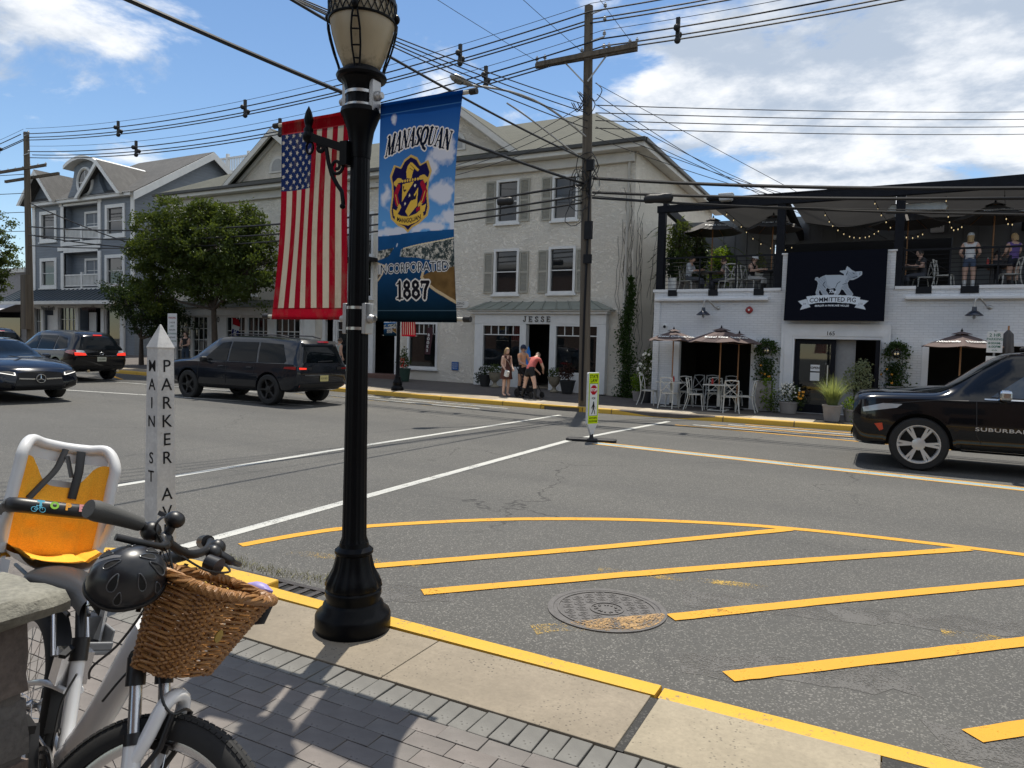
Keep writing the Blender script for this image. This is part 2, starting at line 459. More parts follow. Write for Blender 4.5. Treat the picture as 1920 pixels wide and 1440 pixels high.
# crosswalk over Main St and its neighbour, the gore hatching by the near kerb, centre line, far parking stripes
strip('crosswalk_line',[(-7.95,3.6),(-7.88,9),(-7.55,17.2)],.125,m_white)
strip('crosswalk_line',[(-5.15,3.95),(-5.3,12.4),(-4.75,17.6)],.135,m_white)
arc = [(-4.80,4.24),(-4.44,5.16),(-3.55,6.14),(-2.66,6.80),(-1.7,7.30),(-.68,7.62),(.74,7.78),(2.2,7.80),(4.5,7.80)]
strip('hatch_outline',arc,.115,m_yellow,.0045,True)
for a,b,c in (((-3.62,4.24),(-2.2,5.83),(-.77,7.55)),((-2.82,4.10),(-1.05,5.95),(.76,7.72)),((-1.17,4.57),(-.05,5.72),(2.05,7.78)),((-.67,3.89),(.09,4.62),(3.4,7.8)),((.44,3.86),(2.0,5.35),(4.6,7.8))):
    strip('hatch_stripe',[a,b,c],.118,m_yellow,.0075,True)
for a,b in (((-4.3,4.3),(-3.2,4.62)),((-1.95,5.28),(-.7,5.56)),((.4,5.28),(1.3,5.36))):
    strip('old_stripe',[a,b],.13,m_yellow_worn,.003,ragged=.02)
for dy,m,w,lf in ((-.14,m_yellow,.07,.004),(.14,m_yellow,.07,.004),(0,m_blue,.20,.003)):
    strip('centre_line',[(-4.75,12.5 + dy),(-1.12,12.1 + dy),(1.8,11.83 + dy),(9,11.25 + dy),(30,11.1 + dy)],w,m,lf)
for i in range(5):
    strip('parking_stripe',[(-16.8 + i*.5,16.75 + i*.36),(-10.2 + i*.25,16.7 + i*.36)],.10,m_white if i % 2 else m_yellow_worn,ragged=.012)
    strip('parking_stripe',[(-4.4 + i*.35,16.9 + i*.33),(4.5,15.6 + i*.5)],.10,m_yellow if i % 2 == 0 else m_white,ragged=.012)
strip('stop_line',[(-26,15.2),(-18.6,15.9),(-16.9,16.4)],.13,m_white)
strip('stop_line',[(-22,12.1),(-16.0,13.6),(-13.4,14.2)],.13,m_white)
strip('parking_stripe',[(-27,17.4),(-24.6,16.3)],.12,m_yellow)

# paler scraped patches along the hatching (removed old paint)
m_scrape = paint_mat('scraped_asphalt',(.105,.10,.092),.52)
for pts in ([(-1.2,5.0),(.9,5.6)],[(-.95,3.95),(.2,4.35)],[(.3,3.75),(1.4,4.2)],[(-3.1,3.95),(-2.6,4.2)]):
    strip('scraped_patch',pts,.3,m_scrape,.002,ragged=.06)

# ---- near kerb and footway
KERB = [(3.2,3.37),(.1,3.37),(-.88,3.37),(-2.3,3.385),(-3.55,3.41),(-4.48,3.50),(-5.15,3.42),(-5.75,3.05),(-6.2,2.4),(-6.4,1.2),(-6.4,-4)]
m_kerb = None
def kerb_mat():
    t = NT('yellow_kerb'); v = t.map()
    a = t.noise(v,45,5,.75); b = t.noise(v,4,5,.7)
    w = t.math('ADD',t.math('MULTIPLY',a,.6),t.math('MULTIPLY',b,.5))
    c = t.mix(t.rng(b,.3,.7),(.54,.33,.035),(.60,.34,.02))
    c = t.mix(t.rng(t.noise(v,1.3,4),.42,.7,0,.3),c,(.30,.20,.05))
    c = t.mix(t.rng(w,.62,.70),c,(.16,.14,.10))
    c = t.mix(t.rng(t.noise(v,160,3),.6,.72,0,.7),c,(.10,.08,.04))
    t.link(c,t.p.inputs['Base Color']); t.p.inputs['Roughness'].default_value = .7; t.bump(w,.4,.006); return t.m
m_kerb = kerb_mat()
def kerb_run(parent,path,side,w,z0,z1,joints,mat,curve=True):
    """kerbstones between the joints along a path; side=+1 keeps the stone left of the path"""
    p = catmull([(q[0],q[1],0) for q in path],6) if curve else [Vector((q[0],q[1],0)) for q in path]
    L = [0]
    for a,b in zip(p[:-1],p[1:]): L.append(L[-1] + (b - a).length)
    def at(d):
        for i in range(len(p) - 1):
            if d <= L[i + 1] or i == len(p) - 2:
                t = (d - L[i])/max(1e-6,L[i + 1] - L[i]); dr = (p[i + 1] - p[i]).normalized(); return p[i].lerp(p[i + 1],t),dr
    js = [j for j in joints if j < L[-1]] + [L[-1]]
    for a,b in zip(js[:-1],js[1:]):
        n = max(2,int((b - a)/.25)); rows = []
        dz = random.Random(int(a*100)).uniform(-.006,.006)
        for i in range(n + 1):
            d = a + .008 + (b - a - .016)*i/n; q,dr = at(d); nn = Vector((-dr.y,dr.x,0))*side; zz = zr(q.x)
            e = .018
            prof = [(0,z0),(0.012,z1 - e),(.012 + e,z1),(w,z1),(w,z0)]
            rows.append([(q.x + nn.x*u,q.y + nn.y*u,zz + z + (dz if z > z0 else 0)) for u,z in prof])
        mb = MB(); m = len(rows[0])
        mb.add([v for r in rows for v in r],[(i*m + k,(i + 1)*m + k,(i + 1)*m + (k + 1) % m,i*m + (k + 1) % m) for i in range(n) for k in range(m)] + [tuple(range(m)),tuple(n*m + k for k in range(m - 1,-1,-1))])
        mb.build('kerb_stone',mat,parent,smooth=50)
mb = MB()
kp = catmull([(q[0],q[1],0) for q in KERB],6)
inner = [(p.x,p.y - .02) if p.x > -5 else (p.x + .03,p.y) for p in kp]
poly = inner + [(3.2,-4)]
mb.prism(poly,-.05,.098,'z')
footway = mb.build('near_footway',m_joint,kind='structure')
kerb_run(footway,KERB,-1 if False else +1,.142,-.03,.128,[0,2.0,4.08,5.9,6.78,7.75,8.9,9.7,10.6,11.8],m_kerb)
def flatbox(name,x0,x1,y0,y1,z0,z1,mat,parent,bevel=.004): return MB().bx(x0,x1,y0,y1,z0,z1).build(name,mat,parent,bevel=bevel)
for x0,x1,m in ((-.905 + .04,.06,m_slab2),(-2.10,-.905,m_slab),(-3.32,-2.106,m_slab),(-4.6,-3.326,m_slab)):
    flatbox('concrete_slab',x0,x1,2.715,3.222,.02,.128,m_slab2 if m is m_slab2 else m_slab,footway)
MB().bx(-.905,-.868,2.715,3.222,.02,.120).build('joint_filler',m_asph_patch,footway)
MB().bx(.066,3.15,2.50,3.222,.02,.122).build('asphalt_infill',m_asph_patch,footway)
rnd = random.Random(3)
# border pavers
def paver_mats():
    out = []
    for i,c in enumerate(((.192,.173,.160),(.180,.163,.151),(.203,.181,.166),(.188,.173,.160))): out.append(concrete('field_paver_%d' % i,c,.25,5))
    return out
m_field = paver_mats()
pm_b = MB().bx(-.047,.047,-.091,.091,-.05,0).mesh('border_paver'); pm_b.materials.append(m_grey_paver)
x = .02
while x > -5.0:
    o = link('border_paver',pm_b,footway,.004); o.location = (x - .05,2.61,.126 + rnd.uniform(-.003,.002)); o.rotation_euler = (rnd.gauss(0,.006),rnd.gauss(0,.006),rnd.gauss(0,.012)); x -= .101
pm_f = []
for i,m in enumerate(m_field):
    me = MB().bx(-.0985,.0985,-.0485,.0485,-.05,0).mesh('paver'); me.materials.append(m); pm_f.append(me)
def seen(x,y,z,marg=.06):
    d = Vector((x,y,z - CAM_H)); f_ = d.dot(Fv)
    if f_ < .2: return False
    u,v = d.dot(Rv)/f_*1331/960,d.dot(Uv)/f_*1331/720
    return abs(u) < 1 + marg and abs(v) < 1 + marg
cells = []
row = 0; y = 2.465
while y > -1.2:
    x = .02 - (row % 2)*.1
    while x > -5.6:
        cells.append((x - .1,y)); x -= .2
    y -= .1; row += 1
vis = sorted((c for c in cells if seen(c[0],c[1],.13)),key=lambda c: c[0] ** 2 + c[1] ** 2)
near_set = set(vis[:240])
rest = MB()
for c in cells:
    z = .126 + rnd.uniform(-.003,.002)
    if c in near_set:
        o = link('paver',rnd.choice(pm_f),footway,.002); o.location = (c[0],c[1],z); o.rotation_euler = (rnd.gauss(0,.007),rnd.gauss(0,.007),rnd.gauss(0,.01))
    elif c[0] > -5.9: rest.bx(c[0] - .0975,c[0] + .0975,c[1] - .0475,c[1] + .0475,.05,z)
rest.build('paver_field',m_field[0],footway,kind='stuff')

MB().bx(-4.50,-3.56,3.16,3.475,-.02,.142).build('drain_head',m_kerb,footway,bevel=.012)
# storm inlet with its grate beside the kerb head
m_iron = M('cast_iron',(.055,.05,.048),.55,metal=.6,var=.3,vs=30,bump=.35,bs=160)
inlet = thing('storm_drain','cast iron storm drain grate against the yellow kerb, grass growing beside it','drain',(-4.0,3.60,.004))
mb = MB(); mb.bx(-.62,.62,-.10,-.075,-.02,.012); mb.bx(-.62,.62,.115,.16,-.02,.012)
for i in range(12): mb.bx(-.62 + i*.107,-.575 + i*.107,-.075,.115,-.02,.01)
mb.build('grate',m_iron,inlet)
MB().bx(-.62,.62,-.1,.16,-.002,.001).build('pit',M('pit_black',(.006,.006,.006),.9),inlet)
# manhole cover
m_man = M('manhole_iron',(.10,.094,.09),.6,metal=.2,var=.25,vs=18,bump=.2,bs=150)
man = thing('manhole_cover','round cast iron manhole cover with hexagon pattern, edge crossed by yellow paint','manhole cover',(-1.585,4.49,.003))
MB().lathe([(.40,-.01),(.40,.006),(.362,.006),(.358,.002),(.01,.002)],64).build('rim',m_man,man,smooth=30)
mb = MB()
def hexring(c,r,w,h):
    v = []
    for rr,z in ((r,.0),(r,h),(r - w,h),(r - w,0)):
        v += [(c[0] + rr*math.cos(PI/3*k),c[1] + rr*math.sin(PI/3*k),z) for k in range(6)]
    mb.add(v,[(j*6 + k,j*6 + (k + 1) % 6,(j + 1)*6 + (k + 1) % 6,(j + 1)*6 + k) for j in range(3) for k in range(6)])
for i in range(-4,5):
    for j in range(-4,5):
        c = (.098*(i + j*.5),.085*j); d = math.hypot(*c)
        if .11 < d < .30: hexring(c,.043,.012,.005); hexring(c,.018,.008,.005)
for rr in (.335,.115):
    mb.lathe([(rr,0),(rr,.008),(rr - .012,.008),(rr - .012,0)],48)
for k in range(18):
    a = k*PI/9; mb.box((.065*math.cos(a*1.0)*(1 + .3*(k % 2)),.065*math.sin(a),.005),(.018,.010,.006),Matrix.Rotation(a,3,'Z'))
mb.build('lid',m_man,man)
mb = MB()
def sector(z):
    n = 26; vs = []
    for i in range(n + 1):
        t = -1 + 2*i/n; xx = t*.33; lo = -math.sqrt(max(0,.385 ** 2 - xx*xx)); hi = min(-.185,-math.sqrt(max(0,.36 ** 2 - xx*xx)) + .40); hi = max(lo + .003,-.165 + .0*t)
        vs += [(xx,lo,z),(xx,hi,z)]
    return vs
mb.add(sector(.0085),[(2*i,2*i + 2,2*i + 3,2*i + 1) for i in range(26)])
p_ = mb.build('paint_overspray',paint_mat('tan_paint',(.40,.24,.09),.555),man); p_.rotation_euler = (0,0,R(44))
strip('old_stripe',[(-1.86,3.92),(-1.55,4.2)],.13,m_yellow_worn,.003,ragged=.02)
# weeds at the grate
gm = MB(); rg = random.Random(9)
for i in range(420):
    a = rg.uniform(-4.75,-3.5); b = 3.90 + rg.gauss(0,.05) + .04*math.sin(a*5); h = rg.uniform(.012,.04)
    gm.add([(a,b,.002),(a + .006,b,.002),(a + rg.gauss(0,.015),b + rg.gauss(0,.015),h)],[(0,1,2)])
tag(gm.build('grass',M('dry_grass',(.13,.15,.04),.8,col2=(.28,.24,.10),vs=20)),'short weedy grass in the gutter beside the drain','grass',kind='stuff')

# ---- far kerb and footway
def zf(x,y): return zr(x) + .13 + max(0.0,y - 18.5)*.028*min(1.0,max(0.0,(-7 - x)/4 + .0)) + max(0.0,y - 18.5)*.004
FY = 18.5
m_far_slab = concrete('far_concrete',(.34,.285,.215),.3)
m_far_slab_w = concrete('far_concrete_pale',(.46,.40,.31),.3)
m_dark_pave = concrete('far_dark_paving',(.13,.115,.105),.2,3)
mb = MB()
fx = [-400,-68,-50,-38,-30,-23,-17,-12,-10,-8,-7,-5,0,10,40,200]; fy = [FY + .02,20,22,24,30,60]
mb.add([(x,y,zf(x,y) - .012) for y in fy for x in fx],[(j*len(fx) + i,j*len(fx) + i + 1,(j + 1)*len(fx) + i + 1,(j + 1)*len(fx) + i) for j in range(len(fy) - 1) for i in range(len(fx) - 1)])
mb.add([(x,FY + .02,z) for x in fx for z in (zr(x) - .02,zf(x,FY + .02) - .012)],[(2*i,2*i + 2,2*i + 3,2*i + 1) for i in range(len(fx) - 1)])
farwalk = mb.build('far_footway',m_dark_pave,kind='structure')
def far_slab(x0,x1,y0,y1,m):
    mb = MB(); mb.add([(x,y,zf(x,y) + dz) for dz in (-.03,.0) for x,y in ((x0,y0),(x1,y0),(x1,y1),(x0,y1))],[(4,5,6,7),(0,1,5,4),(1,2,6,5),(2,3,7,6),(3,0,4,7)])
    mb.build('concrete_slab',m,farwalk)
x = 6.0; k = 0
while x > -36:
    w = 1.5
    if abs(x - w/2 + 1.2) < .7: mm = m_asph_patch
    elif -5.6 < x - w/2 < -4.2: mm = m_far_slab_w
    else: mm = m_far_slab if k % 5 else m_far_slab_w
    far_slab(x - w + .012,x,FY + .17,FY + 1.15,mm); x -= w; k += 1
fk = MB()
def far_kerb(x0,x1,top=.13,mat=None):
    n = 8; rows = []
    for i in range(n + 1):
        x = x0 + .012 + (x1 - x0 - .024)*i/n; z = zr(x)
        t = top if not callable(top) else top(x)
        rows.append([(x,FY,z - .03),(x,FY + .012,z + t - .02),(x,FY + .035,z + t + .004),(x,FY + .16,z + t + .006),(x,FY + .16,z - .03)])
    mb = MB(); m = 5
    mb.add([v for r in rows for v in r],[(i*m + k,i*m + (k + 1) % m,(i + 1)*m + (k + 1) % m,(i + 1)*m + k) for i in range(n) for k in range(m)] + [tuple(range(m - 1,-1,-1)),tuple(n*m + k for k in range(m))])
    mb.build('kerb_stone',mat or m_kerb,farwalk,smooth=50)
ramp_top = lambda x: .13 - .105*min(1,max(0,(1.4 - abs(x + 5.1))/1.0))
xk = [-36,-33,-30,-27,-24,-21,-18.2,-15.2,-12.2,-10.0,-8.75]
for a,b in zip(xk[:-1],xk[1:]): far_kerb(a,b)
far_kerb(-7.45,-6.6); far_kerb(-6.6,-3.6,ramp_top)
for a,b in ((-3.6,-1.9),(-1.9,1.1),(1.1,4.1),(4.1,7.1)): far_kerb(a,b)
mb = MB(); mb.bx(-8.74,-7.46,FY,FY + .16,.095,.139); mb.bx(-8.74,-8.64,FY,FY + .16,-.02,.095); mb.bx(-7.56,-7.46,FY,FY + .16,-.02,.095)
mb.build('drain_head',m_kerb,farwalk,bevel=.01)
MB().bx(-8.64,-7.56,FY + .05,FY + .2,-.02,.095).build('drain_mouth',MATS['pit_black'],farwalk)
# ============================================================ BUILDINGS
def stucco_mat(name,col):
    t = NT(name); v = t.map()
    sw = t.noise(t.map(scale=(1.0,1,1.7),rot=(0,R(14),0)),4.2,5,.6,1.8); fine = t.noise(v,26,4,.6)
    st = t.noise(t.map(scale=(1,1,.18)),1.1,5,.7); g = t.noise(v,.5,5,.65)
    c = t.mix(t.rng(g,.35,.65),tuple(x*.90 for x in col),col)
    c = t.mix(t.rng(st,.55,.8,0,.28),c,tuple(x*.62 for x in col))
    t.link(c,t.p.inputs['Base Color']); t.p.inputs['Roughness'].default_value = .85
    ridge = t.math('ABSOLUTE',t.math('SUBTRACT',sw,.5))
    t.bump(t.math('ADD',t.math('MULTIPLY',t.rng(ridge,0,.10,1,0),1.0),t.math('MULTIPLY',fine,.2)),.65,.045)
    return t.m
def brick_bump_mat(name,col,mortar,bw=.215,rh=.068):
    t = NT(name); v = t.map(rot=(R(-90),0,0))
    b = t.new('ShaderNodeTexBrick'); t.link(v,b.inputs['Vector'])
    b.inputs['Scale'].default_value = 1; b.inputs['Mortar Size'].default_value = .006; b.inputs['Brick Width'].default_value = bw; b.inputs['Row Height'].default_value = rh
    b.inputs['Mortar Smooth'].default_value = .4
    b.inputs['Color1'].default_value = (*col,1); b.inputs['Color2'].default_value = (*[x*.93 for x in col],1); b.inputs['Mortar'].default_value = (*mortar,1)
    g = t.noise(t.map(),1.2,5,.7)
    c = t.mix(t.rng(g,.4,.75,0,.22),b.outputs[0],tuple(x*.62 for x in col))
    t.link(c,t.p.inputs['Base Color']); t.p.inputs['Roughness'].default_value = .55
    t.bump(t.math('ADD',t.math('MULTIPLY',b.outputs['Fac'],-1.0),t.math('MULTIPLY',t.noise(t.map(),40,4),.4)),.7,.012)
    return t.m
def siding_mat(name,col,lap=.165):
    t = NT(name)
    s_ = t.new('ShaderNodeSeparateXYZ'); t.link(t.tc.outputs['Object'],s_.inputs[0])
    saw = t.math('FRACT',t.math('DIVIDE',s_.outputs[2],lap))
    line = t.rng(saw,.0,.13,.45,1)
    g = t.noise(t.map(scale=(.5,.5,4)),2,4)
    c = t.mix(t.rng(g,.3,.7),tuple(x*.88 for x in col),tuple(x*1.08 for x in col))
    c = t.mix(line,tuple(x*.55 for x in col),c)
    t.link(c,t.p.inputs['Base Color']); t.p.inputs['Roughness'].default_value = .6
    t.bump(t.math('SUBTRACT',1.0,saw),.6,.02); return t.m
def shingle_mat(name,c1,c2):
    t = NT(name); v = t.map()
    b = t.new('ShaderNodeTexBrick'); t.link(t.map(),b.inputs['Vector']); b.inputs['Scale'].default_value = 1; b.inputs['Brick Width'].default_value = .3; b.inputs['Row Height'].default_value = .14; b.inputs['Mortar Size'].default_value = .006
    b.inputs['Color1'].default_value = (*c1,1); b.inputs['Color2'].default_value = (*c2,1); b.inputs['Mortar'].default_value = (*[x*.5 for x in c1],1)
    c = t.mix(t.rng(t.noise(v,.6,5,.7),.4,.7,0,.5),b.outputs[0],tuple(x*.65 for x in c1))
    t.link(c,t.p.inputs['Base Color']); t.p.inputs['Roughness'].default_value = .9; t.bump(t.noise(v,60,3),.3,.01); return t.m
m_stucco = stucco_mat('cream_stucco',(.86,.80,.69))
m_trim = M('white_trim',(.70,.70,.68),.5,var=.07,vs=3)
m_trim_c = M('cream_trim',(.60,.585,.54),.55,var=.08,vs=3)
m_shut = M('olive_grey_shutter',(.36,.345,.29),.6,var=.06)
m_roof_g = shingle_mat('green_grey_shingle',(.062,.064,.046),(.082,.082,.060))
m_roof_b = shingle_mat('grey_shingle',(.072,.070,.068),(.098,.095,.092))
m_fascia = M('dark_gutter',(.045,.045,.042),.5)
m_glass = glassy('window_glass',(.02,.024,.026),.30)
m_glass_dark = M('dark_window_glass',(.012,.014,.016),.04,spec=.8,var=.2)
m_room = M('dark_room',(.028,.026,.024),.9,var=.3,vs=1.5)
m_copper = M('green_metal_roof',(.235,.25,.215),.5,metal=.1,var=.12,vs=2)
m_blue_siding = siding_mat('blue_grey_siding',(.165,.19,.22))
m_slate_metal = M('slate_metal_roof',(.085,.105,.12),.45,metal=.3,var=.08)
m_black = M('black_metal',(.008,.0085,.011),.45,var=.2,spec=.2)
m_wood = M('weathered_wood',(.13,.105,.08),.8,stretch=(1,1,.06),var=.4,vs=14,bump=.5,bs=40)

def wall_holes(mb,x0,x1,z0,z1,Y,holes,th=.22):
    """front wall at Y (facing -y) with rectangular openings and their reveals"""
    xs = sorted({x0,x1,*[h[0] for h in holes],*[h[1] for h in holes]}); zs = sorted({z0,z1,*[h[2] for h in holes],*[h[3] for h in holes]})
    xs = [x for x in xs if x0 <= x <= x1]; zs = [z for z in zs if z0 <= z <= z1]
    for i in range(len(xs) - 1):
        for j in range(len(zs) - 1):
            cx,cz = (xs[i] + xs[i + 1])/2,(zs[j] + zs[j + 1])/2
            if any(h[0] < cx < h[1] and h[2] < cz < h[3] for h in holes): continue
            mb.quad((xs[i],Y,zs[j]),(xs[i + 1],Y,zs[j]),(xs[i + 1],Y,zs[j + 1]),(xs[i],Y,zs[j + 1]))
    for a,b,c,d in holes:
        c = max(c,z0)
        mb.quad((a,Y,c),(a,Y,d),(a,Y + th,d),(a,Y + th,c)); mb.quad((b,Y,d),(b,Y,c),(b,Y + th,c),(b,Y + th,d))
        mb.quad((a,Y,d),(b,Y,d),(b,Y + th,d),(a,Y + th,d)); mb.quad((b,Y,c),(a,Y,c),(a,Y + th,c),(b,Y + th,c))
def window(p,x0,x1,z0,z1,Y,fw=.09,mat=None,cols=1,rows=2,proud=.03,glass=None,sill=True,name='window',ti=.035,bars=None):
    """framed window: frame (the part) > pane, muntin, sill"""
    mat = mat or m_trim
    mb = MB(); mb.bx(x0,x0 + fw,Y - proud,Y + .1,z0,z1); mb.bx(x1 - fw,x1,Y - proud,Y + .1,z0,z1); mb.bx(x0 + fw,x1 - fw,Y - proud + .002,Y + .1,z1 - fw,z1); mb.bx(x0 + fw,x1 - fw,Y - proud + .002,Y + .1,z0,z0 + fw)
    w = mb.build(name,mat,p,world=True)
    a,b,c,d = x0 + fw,x1 - fw,z0 + fw,z1 - fw
    mb = MB()
    for i in range(1,cols): x = a + (b - a)*i/cols; mb.bx(x - ti/2,x + ti/2,Y + .03,Y + .06,c,d)
    zz = bars if bars is not None else [c + (d - c)*j/rows for j in range(1,rows)]
    for z in zz: mb.bx(a,b,Y + .025,Y + .062,z - ti/2,z + ti/2)
    if mb.v: mb.build('muntin',mat,w,world=True)
    MB().bx(a - .01,b + .01,Y + .066,Y + .072,c - .01,d + .01).build('pane',glass or m_glass,w,world=True)
    if sill: MB().bx(x0 - .06,x1 + .06,Y - proud - .05,Y + .02,z0 - .07,z0).build('sill',mat,w,world=True)
    return w
def shutter(p,x0,x1,z0,z1,Y):
    mb = MB(); e = .05
    mb.bx(x0,x0 + e,Y - .05,Y - .01,z0,z1); mb.bx(x1 - e,x1,Y - .05,Y - .01,z0,z1)
    for a,b in ((z0,z0 + .07),(z1 - .06,z1),((z0 + z1)/2 - .04,(z0 + z1)/2 + .04)): mb.bx(x0 + e,x1 - e,Y - .048,Y - .01,a,b)
    s_ = mb.build('shutter',m_shut,p,world=True)
    mb = MB(); z = z0 + .09
    while z < z1 - .09:
        mb.add([(x0 + e,Y - .045,z),(x1 - e,Y - .045,z),(x1 - e,Y - .015,z + .045),(x0 + e,Y - .015,z + .045)],[(0,1,2,3)]); z += .05
    mb.build('louvres',m_shut,s_,world=True,kind='stuff')

# ---------------------------------------------------------------- cream stucco building (shop row)
SY = 23.3; SX0,SX1 = -31.4,-7.72
sb = thing('stucco_building','three storey cream stucco building with grey green hipped roof and two front gables','building',((SX0 + SX1)/2,SY,zf(-19,SY)))
zb = -.1
holes = [(-13.07,-12.11,6.32,7.93),(-10.79,-9.79,6.30,7.90),(-13.11,-12.05,3.71,5.39),(-10.86,-9.81,3.72,5.39),
         (-20.2,-18.8,5.35,7.17),(-20.2,-18.8,3.62,5.25),(-17.3,-16.3,3.7,5.3),(-17.3,-16.3,6.3,7.9),(-23.6,-22.6,3.7,5.3),(-23.6,-22.6,6.3,7.9),(-26.4,-25.4,6.3,7.9),(-26.4,-25.4,3.8,5.3),(-29.8,-28.8,6.3,7.9),(-29.8,-28.8,3.8,5.3),
         (-13.45,-8.70,.2,2.62),(-16.98,-15.55,.83,2.66),(-21.4,-17.45,.2,2.75),(-30.3,-21.9,.2,2.85)]
mb = MB(); wall_holes(mb,SX0,SX1,zb,8.7,SY,holes)
mb.quad((SX1,SY,zb),(SX1,35,zb),(SX1,35,8.7),(SX1,SY,8.7)); mb.quad((SX0,35,zb),(SX0,SY,zb),(SX0,SY,8.7),(SX0,35,8.7)); mb.quad((SX1,35,zb),(SX0,35,zb),(SX0,35,8.7),(SX1,35,8.7))
mb.build('wall',m_stucco,sb,world=True)
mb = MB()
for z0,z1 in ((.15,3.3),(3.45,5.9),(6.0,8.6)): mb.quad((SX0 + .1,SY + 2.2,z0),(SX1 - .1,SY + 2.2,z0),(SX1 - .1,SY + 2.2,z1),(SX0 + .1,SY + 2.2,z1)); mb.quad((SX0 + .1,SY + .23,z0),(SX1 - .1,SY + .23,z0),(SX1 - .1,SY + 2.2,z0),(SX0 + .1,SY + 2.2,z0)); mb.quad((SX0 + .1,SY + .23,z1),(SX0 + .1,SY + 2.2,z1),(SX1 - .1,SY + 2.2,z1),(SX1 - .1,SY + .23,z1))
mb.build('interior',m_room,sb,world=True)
# roof
EZ = 8.72
mb = MB(); ex0,ex1,ey0,ey1 = SX0 - .5,SX1 + .42,SY - .55,35.5; ry = 28.6; rz = 11.75
A,B,C_,D_ = (ex0,ey0,EZ),(ex1,ey0,EZ),(ex1,ey1,EZ),(ex0,ey1,EZ); E1,E2 = (ex0 + 4.3,ry,rz),(ex1 - 4.0,ry,rz)
mb.quad(A,B,E2,E1); mb.quad(B,C_,E2); mb.quad(C_,D_,E1,E2); mb.quad(D_,A,E1)
roof = mb.build('roof',m_roof_g,sb,world=True)
mb = MB(); mb.bx(ex0,ex1,ey0,SY - .02,EZ - .28,EZ - .01); mb.bx(SX1 + .02,ex1,SY - .02,ey1,EZ - .281,EZ - .011)
mb.bx(SX0,SX1 - .05,SY - .16,SY - .005,EZ - .62,EZ - .285)
mb.build('cornice',m_trim_c,sb,world=True,bevel=.02)
mb = MB(); mb.bx(ex0 - .02,ex1 + .06,ey0 - .1,ey0,EZ - .12,EZ + .02); mb.bx(ex1,ex1 + .1,ey0,ey1,EZ - .121,EZ + .019)
mb.build('gutter',m_fascia,sb,world=True,bevel=.02)
for gx in (-24.17,-14.95):
    hw,z0,z1 = 3.02,8.74,10.95; gy = SY - .02
    mb = MB(); mb.prism([(gx - hw + .25,z0),(gx + hw - .25,z0),(gx,z1 - .14)],gy,gy + .12)
    g = mb.build('gable',m_stucco,sb,world=True)
    mb = MB()
    for sg in (-1,1):
        mb.quad((gx + sg*(hw + .2),gy - .5,z0 - .12),(gx,gy - .5,z1 + .06),(gx,27.5,z1 + .06),(gx + sg*(hw + .2),24.4,z0 - .12))
    mb.build('gable_roof',m_roof_g,g,world=True)
    mb = MB()
    for sg in (-1,1):
        mb.prism([(gx + sg*(hw + .2),z0 - .14),(gx,z1 + .04),(gx,z1 - .24),(gx + sg*(hw - .14),z0 - .14)],gy - .5,gy - .38)
        mb.prism([(gx + sg*(hw + .02),z0 - .14),(gx,z1 - .12),(gx,z1 - .34),(gx + sg*(hw - .26),z0 - .14)],gy - .1,gy - .004)
    mb.build('rake_board',m_trim_c,g,world=True)
    mb = MB(); pts = [(gx - .5,9.2),(gx + .5,9.2)] + [(gx + .5*math.cos(a),9.42 + .5*math.sin(a)) for a in [PI*i/12 for i in range(13)]]
    mb.prism(pts,gy - .04,gy - .001); mb.build('arched_surround',m_trim_c,g,world=True)
    mb = MB(); pts = [(gx - .36,9.28),(gx + .36,9.28)] + [(gx + .36*math.cos(a),9.42 + .38*math.sin(a)) for a in [PI*i/12 for i in range(13)]]
    mb.prism(pts,gy - .05,gy - .041); mb.build('arched_louvre',M('louvre_grey',(.35,.35,.34),.6),g,world=True)
for a,b,c,d in holes[:14]:
    if a in (-20.2,): window(sb,a,b,c,d,SY,.1,cols=2,rows=2)
    else: window(sb,a,b,c,d,SY,.09,proud=.05,glass=m_glass_dark)
for x0,x1,z0,z1 in ((-13.50,-13.10,6.36,7.90),(-12.08,-11.69,6.36,7.90),(-11.20,-10.82,6.34,7.87),(-9.76,-9.38,6.34,7.87),(-13.52,-13.14,3.76,5.28),(-12.02,-11.66,3.76,5.28),(-11.27,-10.89,3.75,5.28),(-9.78,-9.40,3.75,5.28)): shutter(sb,x0,x1,z0,z1,SY)
mb = MB(); mb.bx(-20.6,-18.5,SY - .75,SY - .01,5.1,5.24)
for i in range(15): mb.bx(-20.58 + i*.148,-20.555 + i*.148,SY - .74,SY - .715,5.24,6.1)
mb.bx(-20.6,-18.5,SY - .75,SY - .70,6.1,6.15)
mb.build('balcony',m_black,sb,world=True)
# downpipe on the corner
mb = MB(); mb.tube([(SX1 - .25,SY - .07,.3),(SX1 - .22,SY - .07,8.3),(SX1 - .1,SY - .4,8.55)],.045,8); mb.build('downpipe',m_trim_c,sb,world=True,smooth=60)
